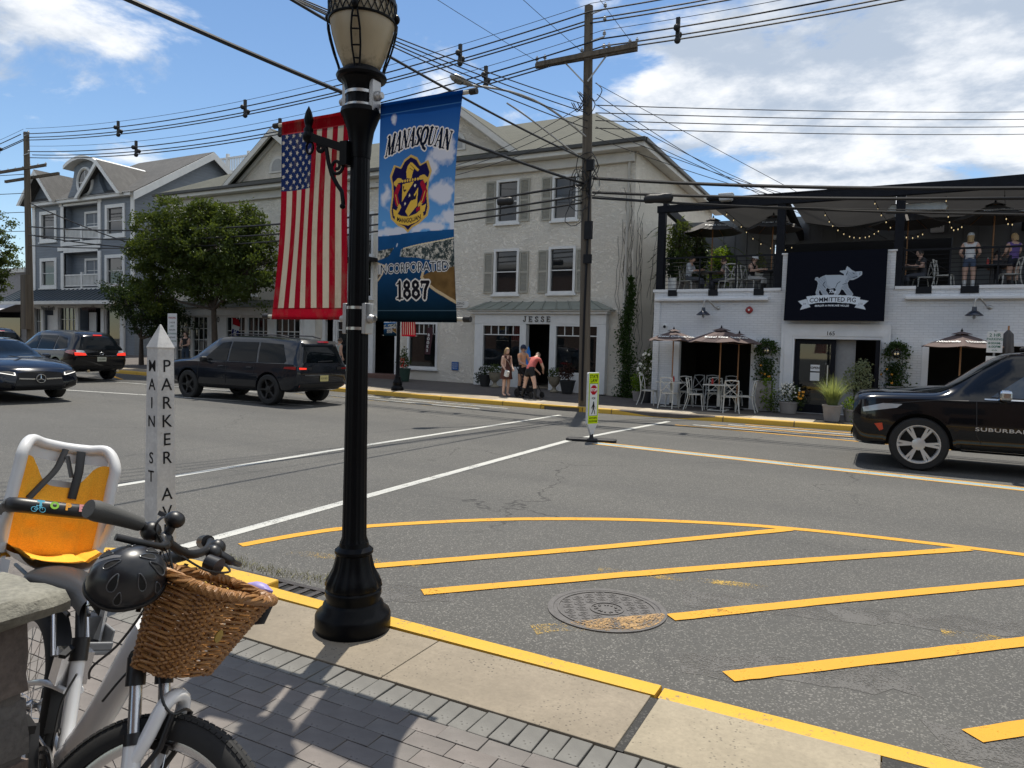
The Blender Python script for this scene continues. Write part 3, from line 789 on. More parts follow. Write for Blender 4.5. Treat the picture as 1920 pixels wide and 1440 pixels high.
# JESSE shopfront
JY = SY - .28
js = thing('shopfront','white timber shopfront lettered JESSE under a small green metal canopy','shopfront',(-11.1,JY,zf(-11,SY)))
mb = MB()
for a,b in ((-13.72,-13.42),(-11.74,-11.56),(-10.62,-10.44),(-8.76,-8.50)): mb.bx(a,b,JY,SY - .004,.22,2.62)
mb.bx(-13.72,-8.50,JY - .01,SY - .004,2.62,2.98); mb.bx(-13.42,-11.74,JY + .01,SY - .004,.22,.98); mb.bx(-10.44,-8.76,JY + .01,SY - .004,.22,.86)
mb.build('frame',m_trim,js,world=True,bevel=.012)
mb = MB(); mb.bx(-13.8,-8.42,JY - .14,SY - .004,2.98,3.07); mb.bx(-13.95,-8.3,JY - .24,SY - .004,3.07,3.12); mb.build('cornice',m_trim,js,world=True,bevel=.015)
mb = MB(); z0,z1 = 3.12,3.44; a,b = -14.0,-8.25; c,d = -13.4,-8.95; yo,yi = JY - .3,SY - .02
mb.quad((a,yo,z0),(b,yo,z0),(d,yi,z1),(c,yi,z1)); mb.quad((b,yo,z0),(b,yi,z0),(d,yi,z1)); mb.quad((a,yi,z0),(a,yo,z0),(c,yi,z1)); mb.quad((a,yo,z0),(a,yi,z0),(b,yi,z0),(b,yo,z0))
cn = mb.build('canopy',m_copper,js,world=True)
for i in range(10):
    t = (i + .5)/10; MB().bar((a + (b - a)*t,yo,z0 + .015),(c + (d - c)*t,yi,z1 + .015),.03,.035).build('standing_seam',m_copper,cn,world=True)
for x0,x1,z0,z1 in ((-13.42,-11.74,.98,2.62),(-10.44,-8.76,.86,2.62)):
    w = window(js,x0,x1,z0,z1,JY + .03,.07,cols=1,rows=1,sill=False,bars=[z1 - .40])
    for i in range(1,5): x = x0 + .07 + (x1 - x0 - .14)*i/5; MB().bx(x - .015,x + .015,JY + .06,JY + .09,z1 - .40,z1 - .07).build('transom_bar',m_trim,w,world=True)
mb = MB(); mb.bx(-11.56,-10.62,SY - .02,SY + 1.6,.30,.36); mb.build('door_step',m_far_slab,js,world=True)
JG = {'J': [[(.62,1),(.62,.22),(.5,.06),(.3,.03),(.14,.14),(.12,.3)],[(.38,1),(.86,1)]],'E': [[(.14,0),(.14,1)],[(.14,.97),(.78,.97),(.78,.8)],[(.14,.5),(.6,.5)],[(.6,.38),(.6,.62)],[(.14,.03),(.82,.03),(.82,.22)],[(0,0.02),(.3,.02)],[(0,.98),(.3,.98)]],
      'S': [[(.78,.70),(.76,.86),(.6,.98),(.36,.98),(.18,.84),(.2,.66),(.42,.54),(.66,.44),(.8,.3),(.74,.1),(.54,.0),(.3,.02),(.12,.14),(.1,.32)]]}
def slab_letters(name,text,h,x0,z,Y,mat,parent,adv=.92,tk=.17,depth=.03,wsc=.82):
    for k,ch in enumerate(text):
        mb = MB()
        for st in JG[ch]:
            for p,q in zip(st[:-1],st[1:]):
                mb.bar((x0 + (k*adv/.82*wsc + p[0]*wsc)*h,Y,z + p[1]*h),(x0 + (k*adv/.82*wsc + q[0]*wsc)*h,Y,z + q[1]*h),tk*h,depth + .001*len(mb.f)/60,up=(0,1,0))
        mb.build(name,mat,parent,world=True)
m_letter = M('dark_bronze_letter',(.045,.04,.03),.5)
slab_letters('letter','JESSE',.185,-11.68,2.70,JY - .03,m_letter,js,adv=1.28,tk=.13)
# gift shop front (door, two windows, brick step)
gs = thing('shopfront','white framed gift shop window and open doorway behind the far street lamp','shopfront',(-18.4,SY - .06,zf(-18,SY)))
window(gs,-16.98,-15.55,.83,2.66,SY - .03,.08,cols=1,rows=1,bars=[2.2])
for i in range(1,6): MB().bx(-16.9 + i*.222,-16.87 + i*.222,SY - .01,SY + .02,2.2,2.58).build('transom_bar',m_trim,gs,world=True)
window(gs,-20.7,-19.5,.75,2.72,SY - .03,.08,cols=1,rows=1,bars=[2.3])
mb = MB()
for a,b in ((-21.45,-21.3),(-20.85,-20.72),(-19.48,-18.7),(-17.6,-17.4)): mb.bx(a,b,SY - .06,SY + .1,.25,2.75)
mb.bx(-21.45,-17.4,SY - .07,SY + .1,2.75,2.95); mb.bx(-20.7,-19.5,SY - .06,SY + .1,.25,.74); mb.build('frame',m_trim,gs,world=True)
mb = MB(); mb.bx(-19.3,-17.1,SY - .55,SY + .2,.2,zf(-18,SY) + .14); mb.build('step',M('brick_step',(.16,.09,.07),.8,var=.25,vs=20),gs,world=True,bevel=.01)
# French-window shopfront on the left, under its own lean-to fascia
FYY = SY - .62
fs = thing('shopfront','white shopfront of small paned windows numbered 50 behind the street tree','shopfront',(-26.2,FYY,zf(-26,SY)))
mb = MB()
for a,b in ((-30.4,-30.15),(-27.85,-26.75),(-24.0,-23.7),(-22.1,-21.9)): mb.bx(a,b,FYY - .01,SY,.25,2.85)
mb.bx(-30.5,-21.8,FYY - .12,SY,2.85,3.22); mb.bx(-30.15,-27.85,FYY,SY,.25,.62); mb.bx(-26.75,-22.1,FYY,SY,.25,.9)
mb.build('frame',m_trim,fs,world=True,bevel=.01)
mb = MB(); mb.quad((-30.6,FYY - .3,3.22),(-21.7,FYY - .3,3.22),(-21.7,SY - .01,3.6),(-30.6,SY - .01,3.6)); mb.quad((-21.7,FYY - .3,3.22),(-21.7,SY - .01,3.22),(-21.7,SY - .01,3.6)); mb.build('lean_to_roof',m_roof_g,fs,world=True)
window(fs,-30.15,-29.0,.62,2.85,FYY,.08,cols=3,rows=4,sill=False); window(fs,-29.0,-27.85,.62,2.85,FYY,.08,cols=3,rows=4,sill=False)
window(fs,-26.75,-25.4,.9,2.85,FYY,.08,cols=4,rows=3); window(fs,-25.4,-24.0,.9,2.85,FYY,.08,cols=4,rows=3); window(fs,-23.7,-22.1,.9,2.85,FYY,.08,cols=4,rows=3)
lettering('house_number','50',.36,m_letter,fs,(-27.3 + 26.2,-.02,2.66 - fs.location.z),bold=.004)
# plaque and small blue sign on the stucco
pq = thing('wall_plaque','cream oval-ended plaque reading BUILDING on the stucco wall above the canopy','plaque',(-14.75,SY - .03,3.34))
mb = MB(); mb.prism([(-.55,-.1),(-.5,-.14),(.5,-.14),(.55,-.1),(.60,-.06),(.60,.06),(.55,.1),(.5,.14),(-.5,.14),(-.55,.1)],-.02,.025); mb.build('board',m_trim_c,pq,bevel=.008)
lettering('wording','BUILDING',.13,m_letter,pq,(.12,-.023,.04),extrude=.001); lettering('wording','MANASQUAN',.07,m_letter,pq,(.12,-.023,-.07),extrude=.001)
bs_ = thing('wall_sign','small blue notice with white lines low on the stucco wall','sign',(-14.71,SY - .03,.98))
MB().bx(-.15,.15,-.012,.02,-.16,.16).build('plate',M('sign_blue',(.02,.10,.30),.5),bs_)
for i,tx in enumerate(('BUILDING','FOR RENT','INQUIRE')): lettering('wording',tx,.055,m_trim,bs_,(0,-.0135,.08 - i*.08),extrude=.0005)

# ---------------------------------------------------------------- blue-grey building
BY = 26.0; BX0,BX1 = -48.2,-38.15
bb = thing('blue_building','three storey blue grey clapboard building with white trim, gables and a curved dormer','building',((BX0 + BX1)/2,BY,zf(-43,BY)))
bh = [(-47.42,-45.64,7.54,9.44),(-40.78,-38.95,7.54,9.42),(-47.42,-45.66,4.67,6.55),(-40.81,-38.98,4.66,6.53),(-44.9,-41.47,7.46,9.62),(-44.9,-41.47,4.65,6.80),
      (-48.0,-47.2,1.2,3.45),(-46.95,-45.85,.9,3.3),(-45.4,-43.6,1.2,3.5),(-43.3,-41.1,.9,3.45),(-40.8,-39.3,1.2,3.45)]
mb = MB(); wall_holes(mb,BX0,BX1,.2,10.0,BY,bh,.5)
mb.quad((BX1,BY,.2),(BX1,36,.2),(BX1,36,10),(BX1,BY,10)); mb.quad((BX0,36,.2),(BX0,BY,.2),(BX0,BY,10),(BX0,36,10))
mb.quad((BX1,BY,10),(BX1,36,10),(BX1,31,13.3))
mb.build('wall',m_blue_siding,bb,world=True)
mb = MB()
for a,b,c,d in bh[4:6]: mb.quad((a,BY + .5,c),(b,BY + .5,c),(b,BY + .5,d),(a,BY + .5,d))
mb.build('balcony_back_wall',m_blue_siding,bb,world=True)
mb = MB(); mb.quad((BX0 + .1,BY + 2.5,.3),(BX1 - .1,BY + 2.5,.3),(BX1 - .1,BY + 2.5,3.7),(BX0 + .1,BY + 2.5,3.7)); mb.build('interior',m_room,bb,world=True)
for i,(a,b,c,d) in enumerate(bh[:4]):
    window(bb,a,b,c,d,BY,.20,cols=1,rows=2,proud=.06,glass=m_glass_dark); 
for a,b,c,d in bh[4:6]:
    mb = MB(); mb.bx(a - .28,a,BY - .06,BY + .1,c - .25,d); mb.bx(b,b + .28,BY - .06,BY + .1,c - .25,d); mb.bx(a,b,BY - .07,BY + .1,c - .25,c); mb.bx(a,b,BY - .055,BY + .1,d - .001,d + .12)
    mb.build('balcony_trim',m_trim,bb,world=True)
    window(bb,a + 1.35,b - .35,c + .35,d - .33,BY + .46,.13,cols=2,rows=2,proud=.03,glass=m_glass_dark,sill=False)
    rl = MB(); rl.bx(a,b,BY + .02,BY + .1,c + .75,c + .83); rl.bx(a,b,BY + .02,BY + .1,c + .1,c + .16); rl.bx((a + b)/2 - .08,(a + b)/2 + .08,BY,BY + .12,c,c + .95)
    n = int((b - a)/.13)
    for i in range(n): x = a + .05 + i*.13; rl.bx(x,x + .05,BY + .035,BY + .085,c + .16,c + .75)
    rl.build('balustrade',m_trim,bb,world=True)
mb = MB()
for x in (BX0 - .03,BX1 - .28,-45.35,-41.42): mb.bx(x,x + .3,BY - .05,BY - .002,9.62 if x in (-45.35,-41.42) else 3.7,9.95)
mb.bx(BX0 - .05,BX1 + .05,BY - .30,BY - .002,9.78,10.0); mb.bx(-45.5,-41.2,BY - .061,BY - .0605,6.92,7.15)
mb.build('trim',m_trim,bb,world=True)
# metal pent roof over the shops
mb = MB(); mb.quad((-49.6,BY - 1.4,3.78),(-38.0,BY - 1.4,3.78),(-38.0,BY - .004,4.58),(-49.6,BY - .004,4.58)); mb.quad((-38.0,BY - 1.4,3.78),(-38.0,BY - .004,3.78),(-38.0,BY - .004,4.58)); mb.quad((-49.6,BY - 1.4,3.775),(-49.6,BY - .01,3.775),(-38,BY - .01,3.775),(-38,BY - 1.4,3.775))
pr = mb.build('pent_roof',m_slate_metal,bb,world=True)
for i in range(27): x = -49.55 + i*.442; MB().bar((x,BY - 1.4,3.8),(x,BY - .02,4.6),.035,.06).build('standing_seam',m_slate_metal,pr,world=True)
mb = MB(); mb.bx(-49.65,-37.95,BY - 1.42,BY - 1.3,3.58,3.775); mb.build('fascia',m_trim,bb,world=True)
mb = MB()
for a,b in ((-48.2,-47.95),(-47.2,-46.95),(-45.85,-45.4),(-43.6,-43.3),(-41.1,-40.8),(-39.3,-38.95)): mb.bx(a,b,BY - .12,BY - .003,.3,3.6)
mb.bx(-48.2,-38.95,BY - .121,BY - .004,3.45,3.78); mb.bx(-45.85,-43.3,BY - .1,BY - .003,.3,1.2)
mb.build('shop_trim',m_trim,bb,world=True)
window(bb,-48.0,-47.2,1.2,3.45,BY,.06,cols=3,rows=1,bars=[2.6],sill=False); window(bb,-45.4,-43.6,1.2,3.5,BY,.06,cols=4,rows=1,bars=[2.75],sill=False); window(bb,-40.8,-39.3,1.2,3.45,BY,.06,cols=1,rows=1,sill=False)
MB().bx(-46.9,-46.2,BY + .1,BY + .16,.5,3.0).build('door',m_trim,bb,world=True); MB().bx(-42.9,-42.2,BY + .3,BY + .36,.5,3.2).build('door',m_trim,bb,world=True)
lettering('shop_name','New Earth',.34,m_letter,bb,(-46.4 + 43.175,-.14,3.42 - bb.location.z),bold=.004); lettering('shop_name','waterlily',.42,M('plum_letter',(.12,.06,.07),.6),bb,(-42.2 + 43.175,-.14,3.42 - bb.location.z),bold=.002)
# roofs
mb = MB(); ov = .45
mb.quad((BX0 - ov,BY - .35,9.95),(BX1 + ov,BY - .35,9.95),(BX1 + ov,31,13.45),(BX0 + 3.2,31,13.45)); mb.quad((BX1 + ov,36.4,9.95),(BX0 - ov,36.4,9.95),(BX0 + 3.2,31,13.45),(BX1 + ov,31,13.45)); mb.quad((BX0 - ov,36.4,9.95),(BX0 - ov,BY - .35,9.95),(BX0 + 3.2,31,13.45))
mb.build('roof',m_roof_b,bb,world=True)
mb = MB(); y0 = BY - .35
for (ya,za),(yb,zb_) in ((((y0,9.9)),(31,13.42)),((36.4,9.9),(31,13.42))): mb.add([(BX1 + ov + q,yy,zz + dz) for q in (0,.06) for yy,zz,dz in ((ya,za,0),(yb,zb_,0),(yb,zb_,-.45),(ya,za,-.45))],[(0,1,2,3),(7,6,5,4),(0,4,5,1),(1,5,6,2),(2,6,7,3),(3,7,4,0)])
mb.build('rake_board',m_trim,bb,world=True)
for gx,hw in ((-47.1,1.75),(-40.82,1.95)):
    z0,z1 = 10.0,11.95; gy = BY + .25
    g = MB().prism([(gx - hw,z0),(gx + hw,z0),(gx,z1 - .1)],gy,gy + .1).build('gable',m_blue_siding,bb,world=True)
    mb = MB()
    for sg in (-1,1): mb.quad((gx + sg*(hw + .2),BY - .55,z0 - .12),(gx,BY - .55,z1),(gx,29.1,z1),(gx + sg*(hw + .2),26.4,z0 - .12))
    mb.build('gable_roof',m_roof_b,g,world=True)
    mb = MB()
    for sg in (-1,1): mb.prism([(gx + sg*(hw + .2),z0 - .14),(gx,z1 - .02),(gx,z1 - .32),(gx + sg*(hw - .08),z0 - .14)],BY - .56,BY - .45)
    mb.build('rake_board',m_trim,g,world=True)
dc = -42.62
prof = [(dc - 2.0,9.95),(dc - 1.75,10.2),(dc - 1.35,10.8),(dc - 1.15,11.5),(dc - 1.1,11.85)] + [(dc - 1.1 + 2.2*i/8,11.85 + .32*math.sin(PI*i/8)) for i in range(1,8)] + [(dc + 1.1,11.85),(dc + 1.15,11.5),(dc + 1.35,10.8),(dc + 1.75,10.2),(dc + 2.0,9.95)]
dm = MB().prism(prof,BY - .05,29).build('dormer',m_blue_siding,bb,world=True)
mb = MB(); top = [(dc - 1.6,11.92)] + [(dc - 1.6 + 3.2*i/10,11.92 + .45*max(0,math.sin(PI*i/10)) ** .8) for i in range(1,10)] + [(dc + 1.6,11.92)]
mb.prism(top + [(x,z - .2) for x,z in reversed(top)],BY - .45,29.1); mb.build('dormer_hood',m_trim,dm,world=True)
mb = MB(); mb.tube([(dc + .72*math.cos(a),BY - .08,10.9 + .80*math.sin(a)) for a in [2*PI*i/28 for i in range(28)]],.10,6,closed=True); mb.build('oval_frame',m_trim,dm,world=True,smooth=60)
mb = MB(); mb.prism([(dc + .66*math.cos(a),10.9 + .74*math.sin(a)) for a in [2*PI*i/28 for i in range(28)]],BY - .07,BY - .06); mb.build('oval_pane',m_glass_dark,dm,world=True)
mb = MB(); mb.bx(dc - .02,dc + .02,BY - .09,BY - .071,10.2,11.6); mb.bx(dc - .62,dc + .62,BY - .088,BY - .072,10.88,10.92); mb.build('oval_bars',m_trim,dm,world=True)
# roof deck railing beyond
rd = thing('roof_deck','white balustraded roof deck rising behind the grey roofs','roof deck',(-39.5,34,12.2))
mb = MB(); mb.bx(-2.6,3.4,0,3,-2.5,.8); mb.build('deck_base',m_blue_siding,rd)
mb = MB(); mb.bx(-2.6,3.4,-.04,.06,1.75,1.87); mb.bx(-2.6,3.4,-.04,.06,.85,.95)
for x in (-2.6,-.6,1.4,3.25): mb.bx(x,x + .18,-.06,.12,.8,2.1)
for i in range(38): mb.bx(-2.5 + i*.155,-2.44 + i*.155,-.01,.04,.95,1.75)
mb.build('balustrade',m_trim,rd)
# far left building with pale awning
lb = thing('far_shop','low grey shop with a striped pale awning at the left edge','building',(-55,26.5,.6))
mb = MB(); mb.bx(-8,5.0,0,8,-.3,5.2); mb.build('wall',M('grey_render',(.26,.25,.25),.8),lb)
mb = MB(); mb.bx(-7,4.4,-.06,.1,.4,2.6); mb.build('shop_window',m_glass_dark,lb)
mb = MB(); mb.quad((-7.5,-1.6,2.6),(4.8,-1.6,2.6),(4.8,-.01,3.3),(-7.5,-.01,3.3)); mb.quad((-7.5,-1.6,2.3),(4.8,-1.6,2.3),(4.8,-1.6,2.6),(-7.5,-1.6,2.6)); mb.build('awning',M('pale_awning',(.5,.5,.52),.8),lb)
mb = MB(); mb.bx(-8.2,5.2,-.2,8.2,5.2,5.5); mb.build('parapet',m_trim_c,lb)

# ---------------------------------------------------------------- unseen buildings added behind the viewer for darker reflections in glass and paintwork
m_nbrick = brick_bump_mat('brown_brick',(.15,.085,.06),(.16,.14,.12))
for x0,x1,y1,h_ in ((-1.5,16,-5.5,7.5),(16.2,40,-5.5,6.0),(-60,-15.5,-3.5,8.0)):
    nb = MB().bx(x0,x1,y1 - 12,y1,0,h_).build('added_reflection_building',m_nbrick,kind='structure')
    mb = MB(); mb.bx(x0 - .2,x1 + .2,y1 - 12,y1 + .25,h_,h_ + .35); mb.build('cornice',m_trim_c,nb)
    x = x0 + 1.2
    while x < x1 - 1.5:
        for z0,z1 in ((.5,2.6),(3.9,5.6)): MB().bx(x,x + 1.1,y1 - .1,y1 + .03,z0,z1).build('window',m_glass_dark,nb)
        x += 2.4
# ============================================================ PRINTED CLOTH (flat print as colours stored on a fine mesh)
def lin(c): return tuple(((x/255)/12.92 if x/255 <= .04045 else ((x/255 + .055)/1.055) ** 2.4) for x in c)
class Canvas:
    def __init__(s,w,h,nx,ny,col):
        s.w,s.h,s.nx,s.ny = w,h,nx,ny
        s.U,s.V = np.meshgrid(np.linspace(0,w,nx + 1),np.linspace(0,h,ny + 1)); s.px = w/nx
        s.img = np.zeros((ny + 1,nx + 1,3)); s.img[:] = lin(col)
    def poly(s,pts):
        x,y = s.U,s.V; m = np.zeros(x.shape,bool); n = len(pts)
        for i in range(n):
            x1,y1 = pts[i]; x2,y2 = pts[(i + 1) % n]
            if y1 == y2: continue
            c = (y1 > y) != (y2 > y)
            m ^= c & (x < (x2 - x1)*(y - y1)/(y2 - y1) + x1)
        return m
    def line(s,pts,w):
        m = np.zeros(s.U.shape,bool)
        for (x1,y1),(x2,y2) in zip(pts[:-1],pts[1:]):
            dx,dy = x2 - x1,y2 - y1; L = dx*dx + dy*dy + 1e-12
            t = np.clip(((s.U - x1)*dx + (s.V - y1)*dy)/L,0,1)
            m |= (s.U - x1 - t*dx) ** 2 + (s.V - y1 - t*dy) ** 2 < (w/2) ** 2
        return m
    def disc(s,c,rx,ry=None): return ((s.U - c[0])/rx) ** 2 + ((s.V - c[1])/(ry or rx)) ** 2 < 1
    def put(s,m,col,a=1.0):
        c = np.array(lin(col)); s.img[m] = s.img[m]*(1 - a) + c*a
    def grow(s,m,r):
        k = max(1,int(round(r/s.px))); o = m.copy(); ny,nx = m.shape
        for dy in range(-k,k + 1):
            for dx in range(-k,k + 1):
                if dx*dx + dy*dy > k*k + .5: continue
                o[max(0,dy):ny + min(0,dy),max(0,dx):nx + min(0,dx)] |= m[max(0,-dy):ny + min(0,-dy),max(0,-dx):nx + min(0,-dx)]
        return o
    def text(s,body,size,pos,warp=None,**k):
        """mask of built-in-font letters; pos = centre, warp maps (x, y up) to (x, y up)"""
        me = text_mesh(body,size,extrude=0,**k); m = np.zeros(s.U.shape,bool)
        co = [v.co.copy() for v in me.vertices]
        me.calc_loop_triangles()
        for t in me.loop_triangles:
            p = []
            for i in t.vertices:
                x,y = co[i].x,co[i].y
                if warp: x,y = warp(x,y)
                p.append((pos[0] + x,pos[1] - y))
            xs_ = [q[0] for q in p]; ys_ = [q[1] for q in p]
            i0,i1 = max(0,int(min(xs_)/s.px)),min(s.nx,int(max(xs_)/s.px) + 1); j0,j1 = max(0,int(min(ys_)/s.h*s.ny)),min(s.ny,int(max(ys_)/s.h*s.ny) + 1)
            if i1 <= i0 or j1 <= j0: continue
            X,Y = s.U[j0:j1 + 1,i0:i1 + 1],s.V[j0:j1 + 1,i0:i1 + 1]
            d = []
            for a in range(3): (xa,ya),(xb,yb) = p[a],p[(a + 1) % 3]; d.append((xb - xa)*(Y - ya) - (yb - ya)*(X - xa))
            m[j0:j1 + 1,i0:i1 + 1] |= ((d[0] >= 0) & (d[1] >= 0) & (d[2] >= 0)) | ((d[0] <= 0) & (d[1] <= 0) & (d[2] <= 0))
        bpy.data.meshes.remove(me); return m
    def glyphs(s,text,h,warp,thick=.20,thin=.09,gap=.12):
        """serif letters drawn from strokes; warp(x, y) maps text space (letter height 1) to the cloth"""
        m = np.zeros(s.U.shape,bool); x = 0; polys = []
        for ch in text:
            wd,strokes = SERIF[ch]
            for st in strokes:
                w = thick if st[0] == 'K' else thin; pts = st[1]
                dense = []
                for a,b in zip(pts[:-1],pts[1:]): dense += [(a[0] + (b[0] - a[0])*i/4,a[1] + (b[1] - a[1])*i/4) for i in range(4)]
                dense.append(pts[-1])
                m |= s.line([warp(x + q[0],q[1]) for q in dense],w*h)
            x += wd + gap
        return m
    def noise(s,scale,seed,octaves=4):
        r = np.random.default_rng(seed); out = np.zeros(s.U.shape); amp = 1
        for o in range(octaves):
            n = int(scale*2 ** o) + 2; g = r.random((int(n*s.h/s.w) + 3,n + 2))
            u = s.U/s.w*n; v = s.V/s.h*(g.shape[0] - 2); i = np.clip(u.astype(int),0,g.shape[1] - 2); j = np.clip(v.astype(int),0,g.shape[0] - 2); fu = u - i; fv = v - j; fu = fu*fu*(3 - 2*fu); fv = fv*fv*(3 - 2*fv)
            out += amp*(g[j,i]*(1 - fu)*(1 - fv) + g[j,i + 1]*fu*(1 - fv) + g[j + 1,i]*(1 - fu)*fv + g[j + 1,i + 1]*fu*fv); amp *= .5
        return out/(2 - .5 ** (octaves - 1))
    def cloth(s,name,mat,parent,place,smooth=True,gain=1.0):
        """mesh of the canvas; place(u, v) -> local point"""
        me = bpy.data.meshes.new(name); nx,ny = s.nx,s.ny
        vs = [place(u,v) for u,v in zip((s.U/s.w).ravel(),(s.V/s.h).ravel())]
        idx = np.arange((nx + 1)*(ny + 1)).reshape(ny + 1,nx + 1)
        f = np.stack([idx[1:,:-1],idx[1:,1:],idx[:-1,1:],idx[:-1,:-1]],-1).reshape(-1,4)
        me.from_pydata(vs,[],f.tolist())
        ca = me.color_attributes.new('print','FLOAT_COLOR','POINT')
        col = np.ones(((nx + 1)*(ny + 1),4),np.float32); col[:,:3] = np.clip(s.img.reshape(-1,3)*gain,0,1); ca.data.foreach_set('color',col.ravel())
        me.materials.append(mat)
        if smooth: me.shade_smooth()
        return link(name,me,parent)
SERIF = {
 'M': (1.05,[('N',[(.10,0),(.16,1)]),('K',[(.18,1),(.50,.05)]),('N',[(.50,.05),(.86,1)]),('K',[(.88,1),(.90,0)]),('N',[(0,0),(.24,0)]),('N',[(.76,0),(1.04,0)]),('N',[(.02,1),(.2,1)]),('N',[(.84,1),(1.02,1)])]),
 'A': (.85,[('N',[(.08,0),(.42,1)]),('K',[(.44,.98),(.74,0)]),('N',[(.2,.33),(.62,.33)]),('N',[(-.03,0),(.2,0)]),('N',[(.6,0),(.88,0)])]),
 'N': (.88,[('N',[(.12,0),(.12,1)]),('K',[(.14,.98),(.74,.04)]),('N',[(.76,0),(.76,1)]),('N',[(0,0),(.26,0)]),('N',[(0,1),(.2,1)]),('N',[(.62,1),(.9,1)])]),
 'S': (.62,[('N',[(.54,.74),(.52,.92),(.34,1.0),(.2,.97)]),('K',[(.2,.95),(.1,.82),(.14,.66),(.34,.52),(.5,.38),(.54,.2),(.44,.06)]),('N',[(.44,.05),(.28,0),(.12,.05),(.06,.27)]),('N',[(.55,.72),(.55,.98)]),('N',[(.05,.02),(.05,.28)])]),
 'Q': (.92,[('K',[(.30,.97),(.12,.8),(.08,.5),(.14,.18),(.32,.02)]),('N',[(.32,.02),(.5,-.01)]),('K',[(.5,0),(.72,.14),(.82,.45),(.76,.82),(.56,.98)]),('N',[(.56,.99),(.3,.98)]),('K',[(.40,.04),(.6,-.16),(.86,-.24)])]),
 'U': (.88,[('K',[(.16,1),(.16,.3),(.24,.08)]),('N',[(.24,.07),(.42,.0),(.62,.06),(.72,.26)]),('N',[(.72,.26),(.73,1)]),('N',[(0,1),(.34,1)]),('N',[(.6,1),(.88,1)])]),
 '1': (.5,[('K',[(.28,0),(.28,1)]),('N',[(.06,0),(.5,0)]),('N',[(.06,.86),(.28,.98)])]),
 '8': (.62,[('K',[(.3,1),(.13,.9),(.11,.72),(.3,.55),(.48,.72),(.46,.9),(.3,1)]),('K',[(.3,.54),(.1,.4),(.07,.18),(.3,.0),(.53,.18),(.5,.4),(.3,.54)])]),
 '7': (.6,[('N',[(.06,.72),(.08,.95)]),('K',[(.08,.95),(.56,.95)]),('K',[(.54,.92),(.32,.5),(.24,0)])])}
m_cloth = print_mat('printed_vinyl',trans=.38)
m_flagcloth = print_mat('printed_flag',trans=.38,dirt=.45)

def star(c,r,rot=0): return [(c[0] + (r if k % 2 == 0 else r*.40)*math.sin(rot + k*PI/5),c[1] - (r if k % 2 == 0 else r*.40)*math.cos(rot + k*PI/5)) for k in range(10)]
def flag_canvas(nx,ny):
    w,h = .585,1.13; c = Canvas(w,h,nx,ny,(150,22,40)); sw = w/13
    for i in range(1,13,2): c.put((c.U > i*sw) & (c.U < (i + 1)*sw),(196,186,168))
    cw,chh = 6*sw,.395
    c.put((c.U < cw + .004) & (c.V < chh),(32,48,92))
    if nx > 90:
        for r in range(11):
            for q in range(9):
                if (r + q) % 2 == 0: c.put(c.poly(star((cw*(q + .55)/9.1,.045 + (chh - .05)*(r + .35)/10.7),.0165,R(90))),(190,184,172))
    c.put(c.V < .072,(150,18,30)); c.put(np.abs(c.V - .072) < .0022,(188,60,66))
    c.put(c.V > h - .062,(170,24,44)); c.put(np.abs(c.V - (h - .062)) < .0022,(120,14,28))
    return c
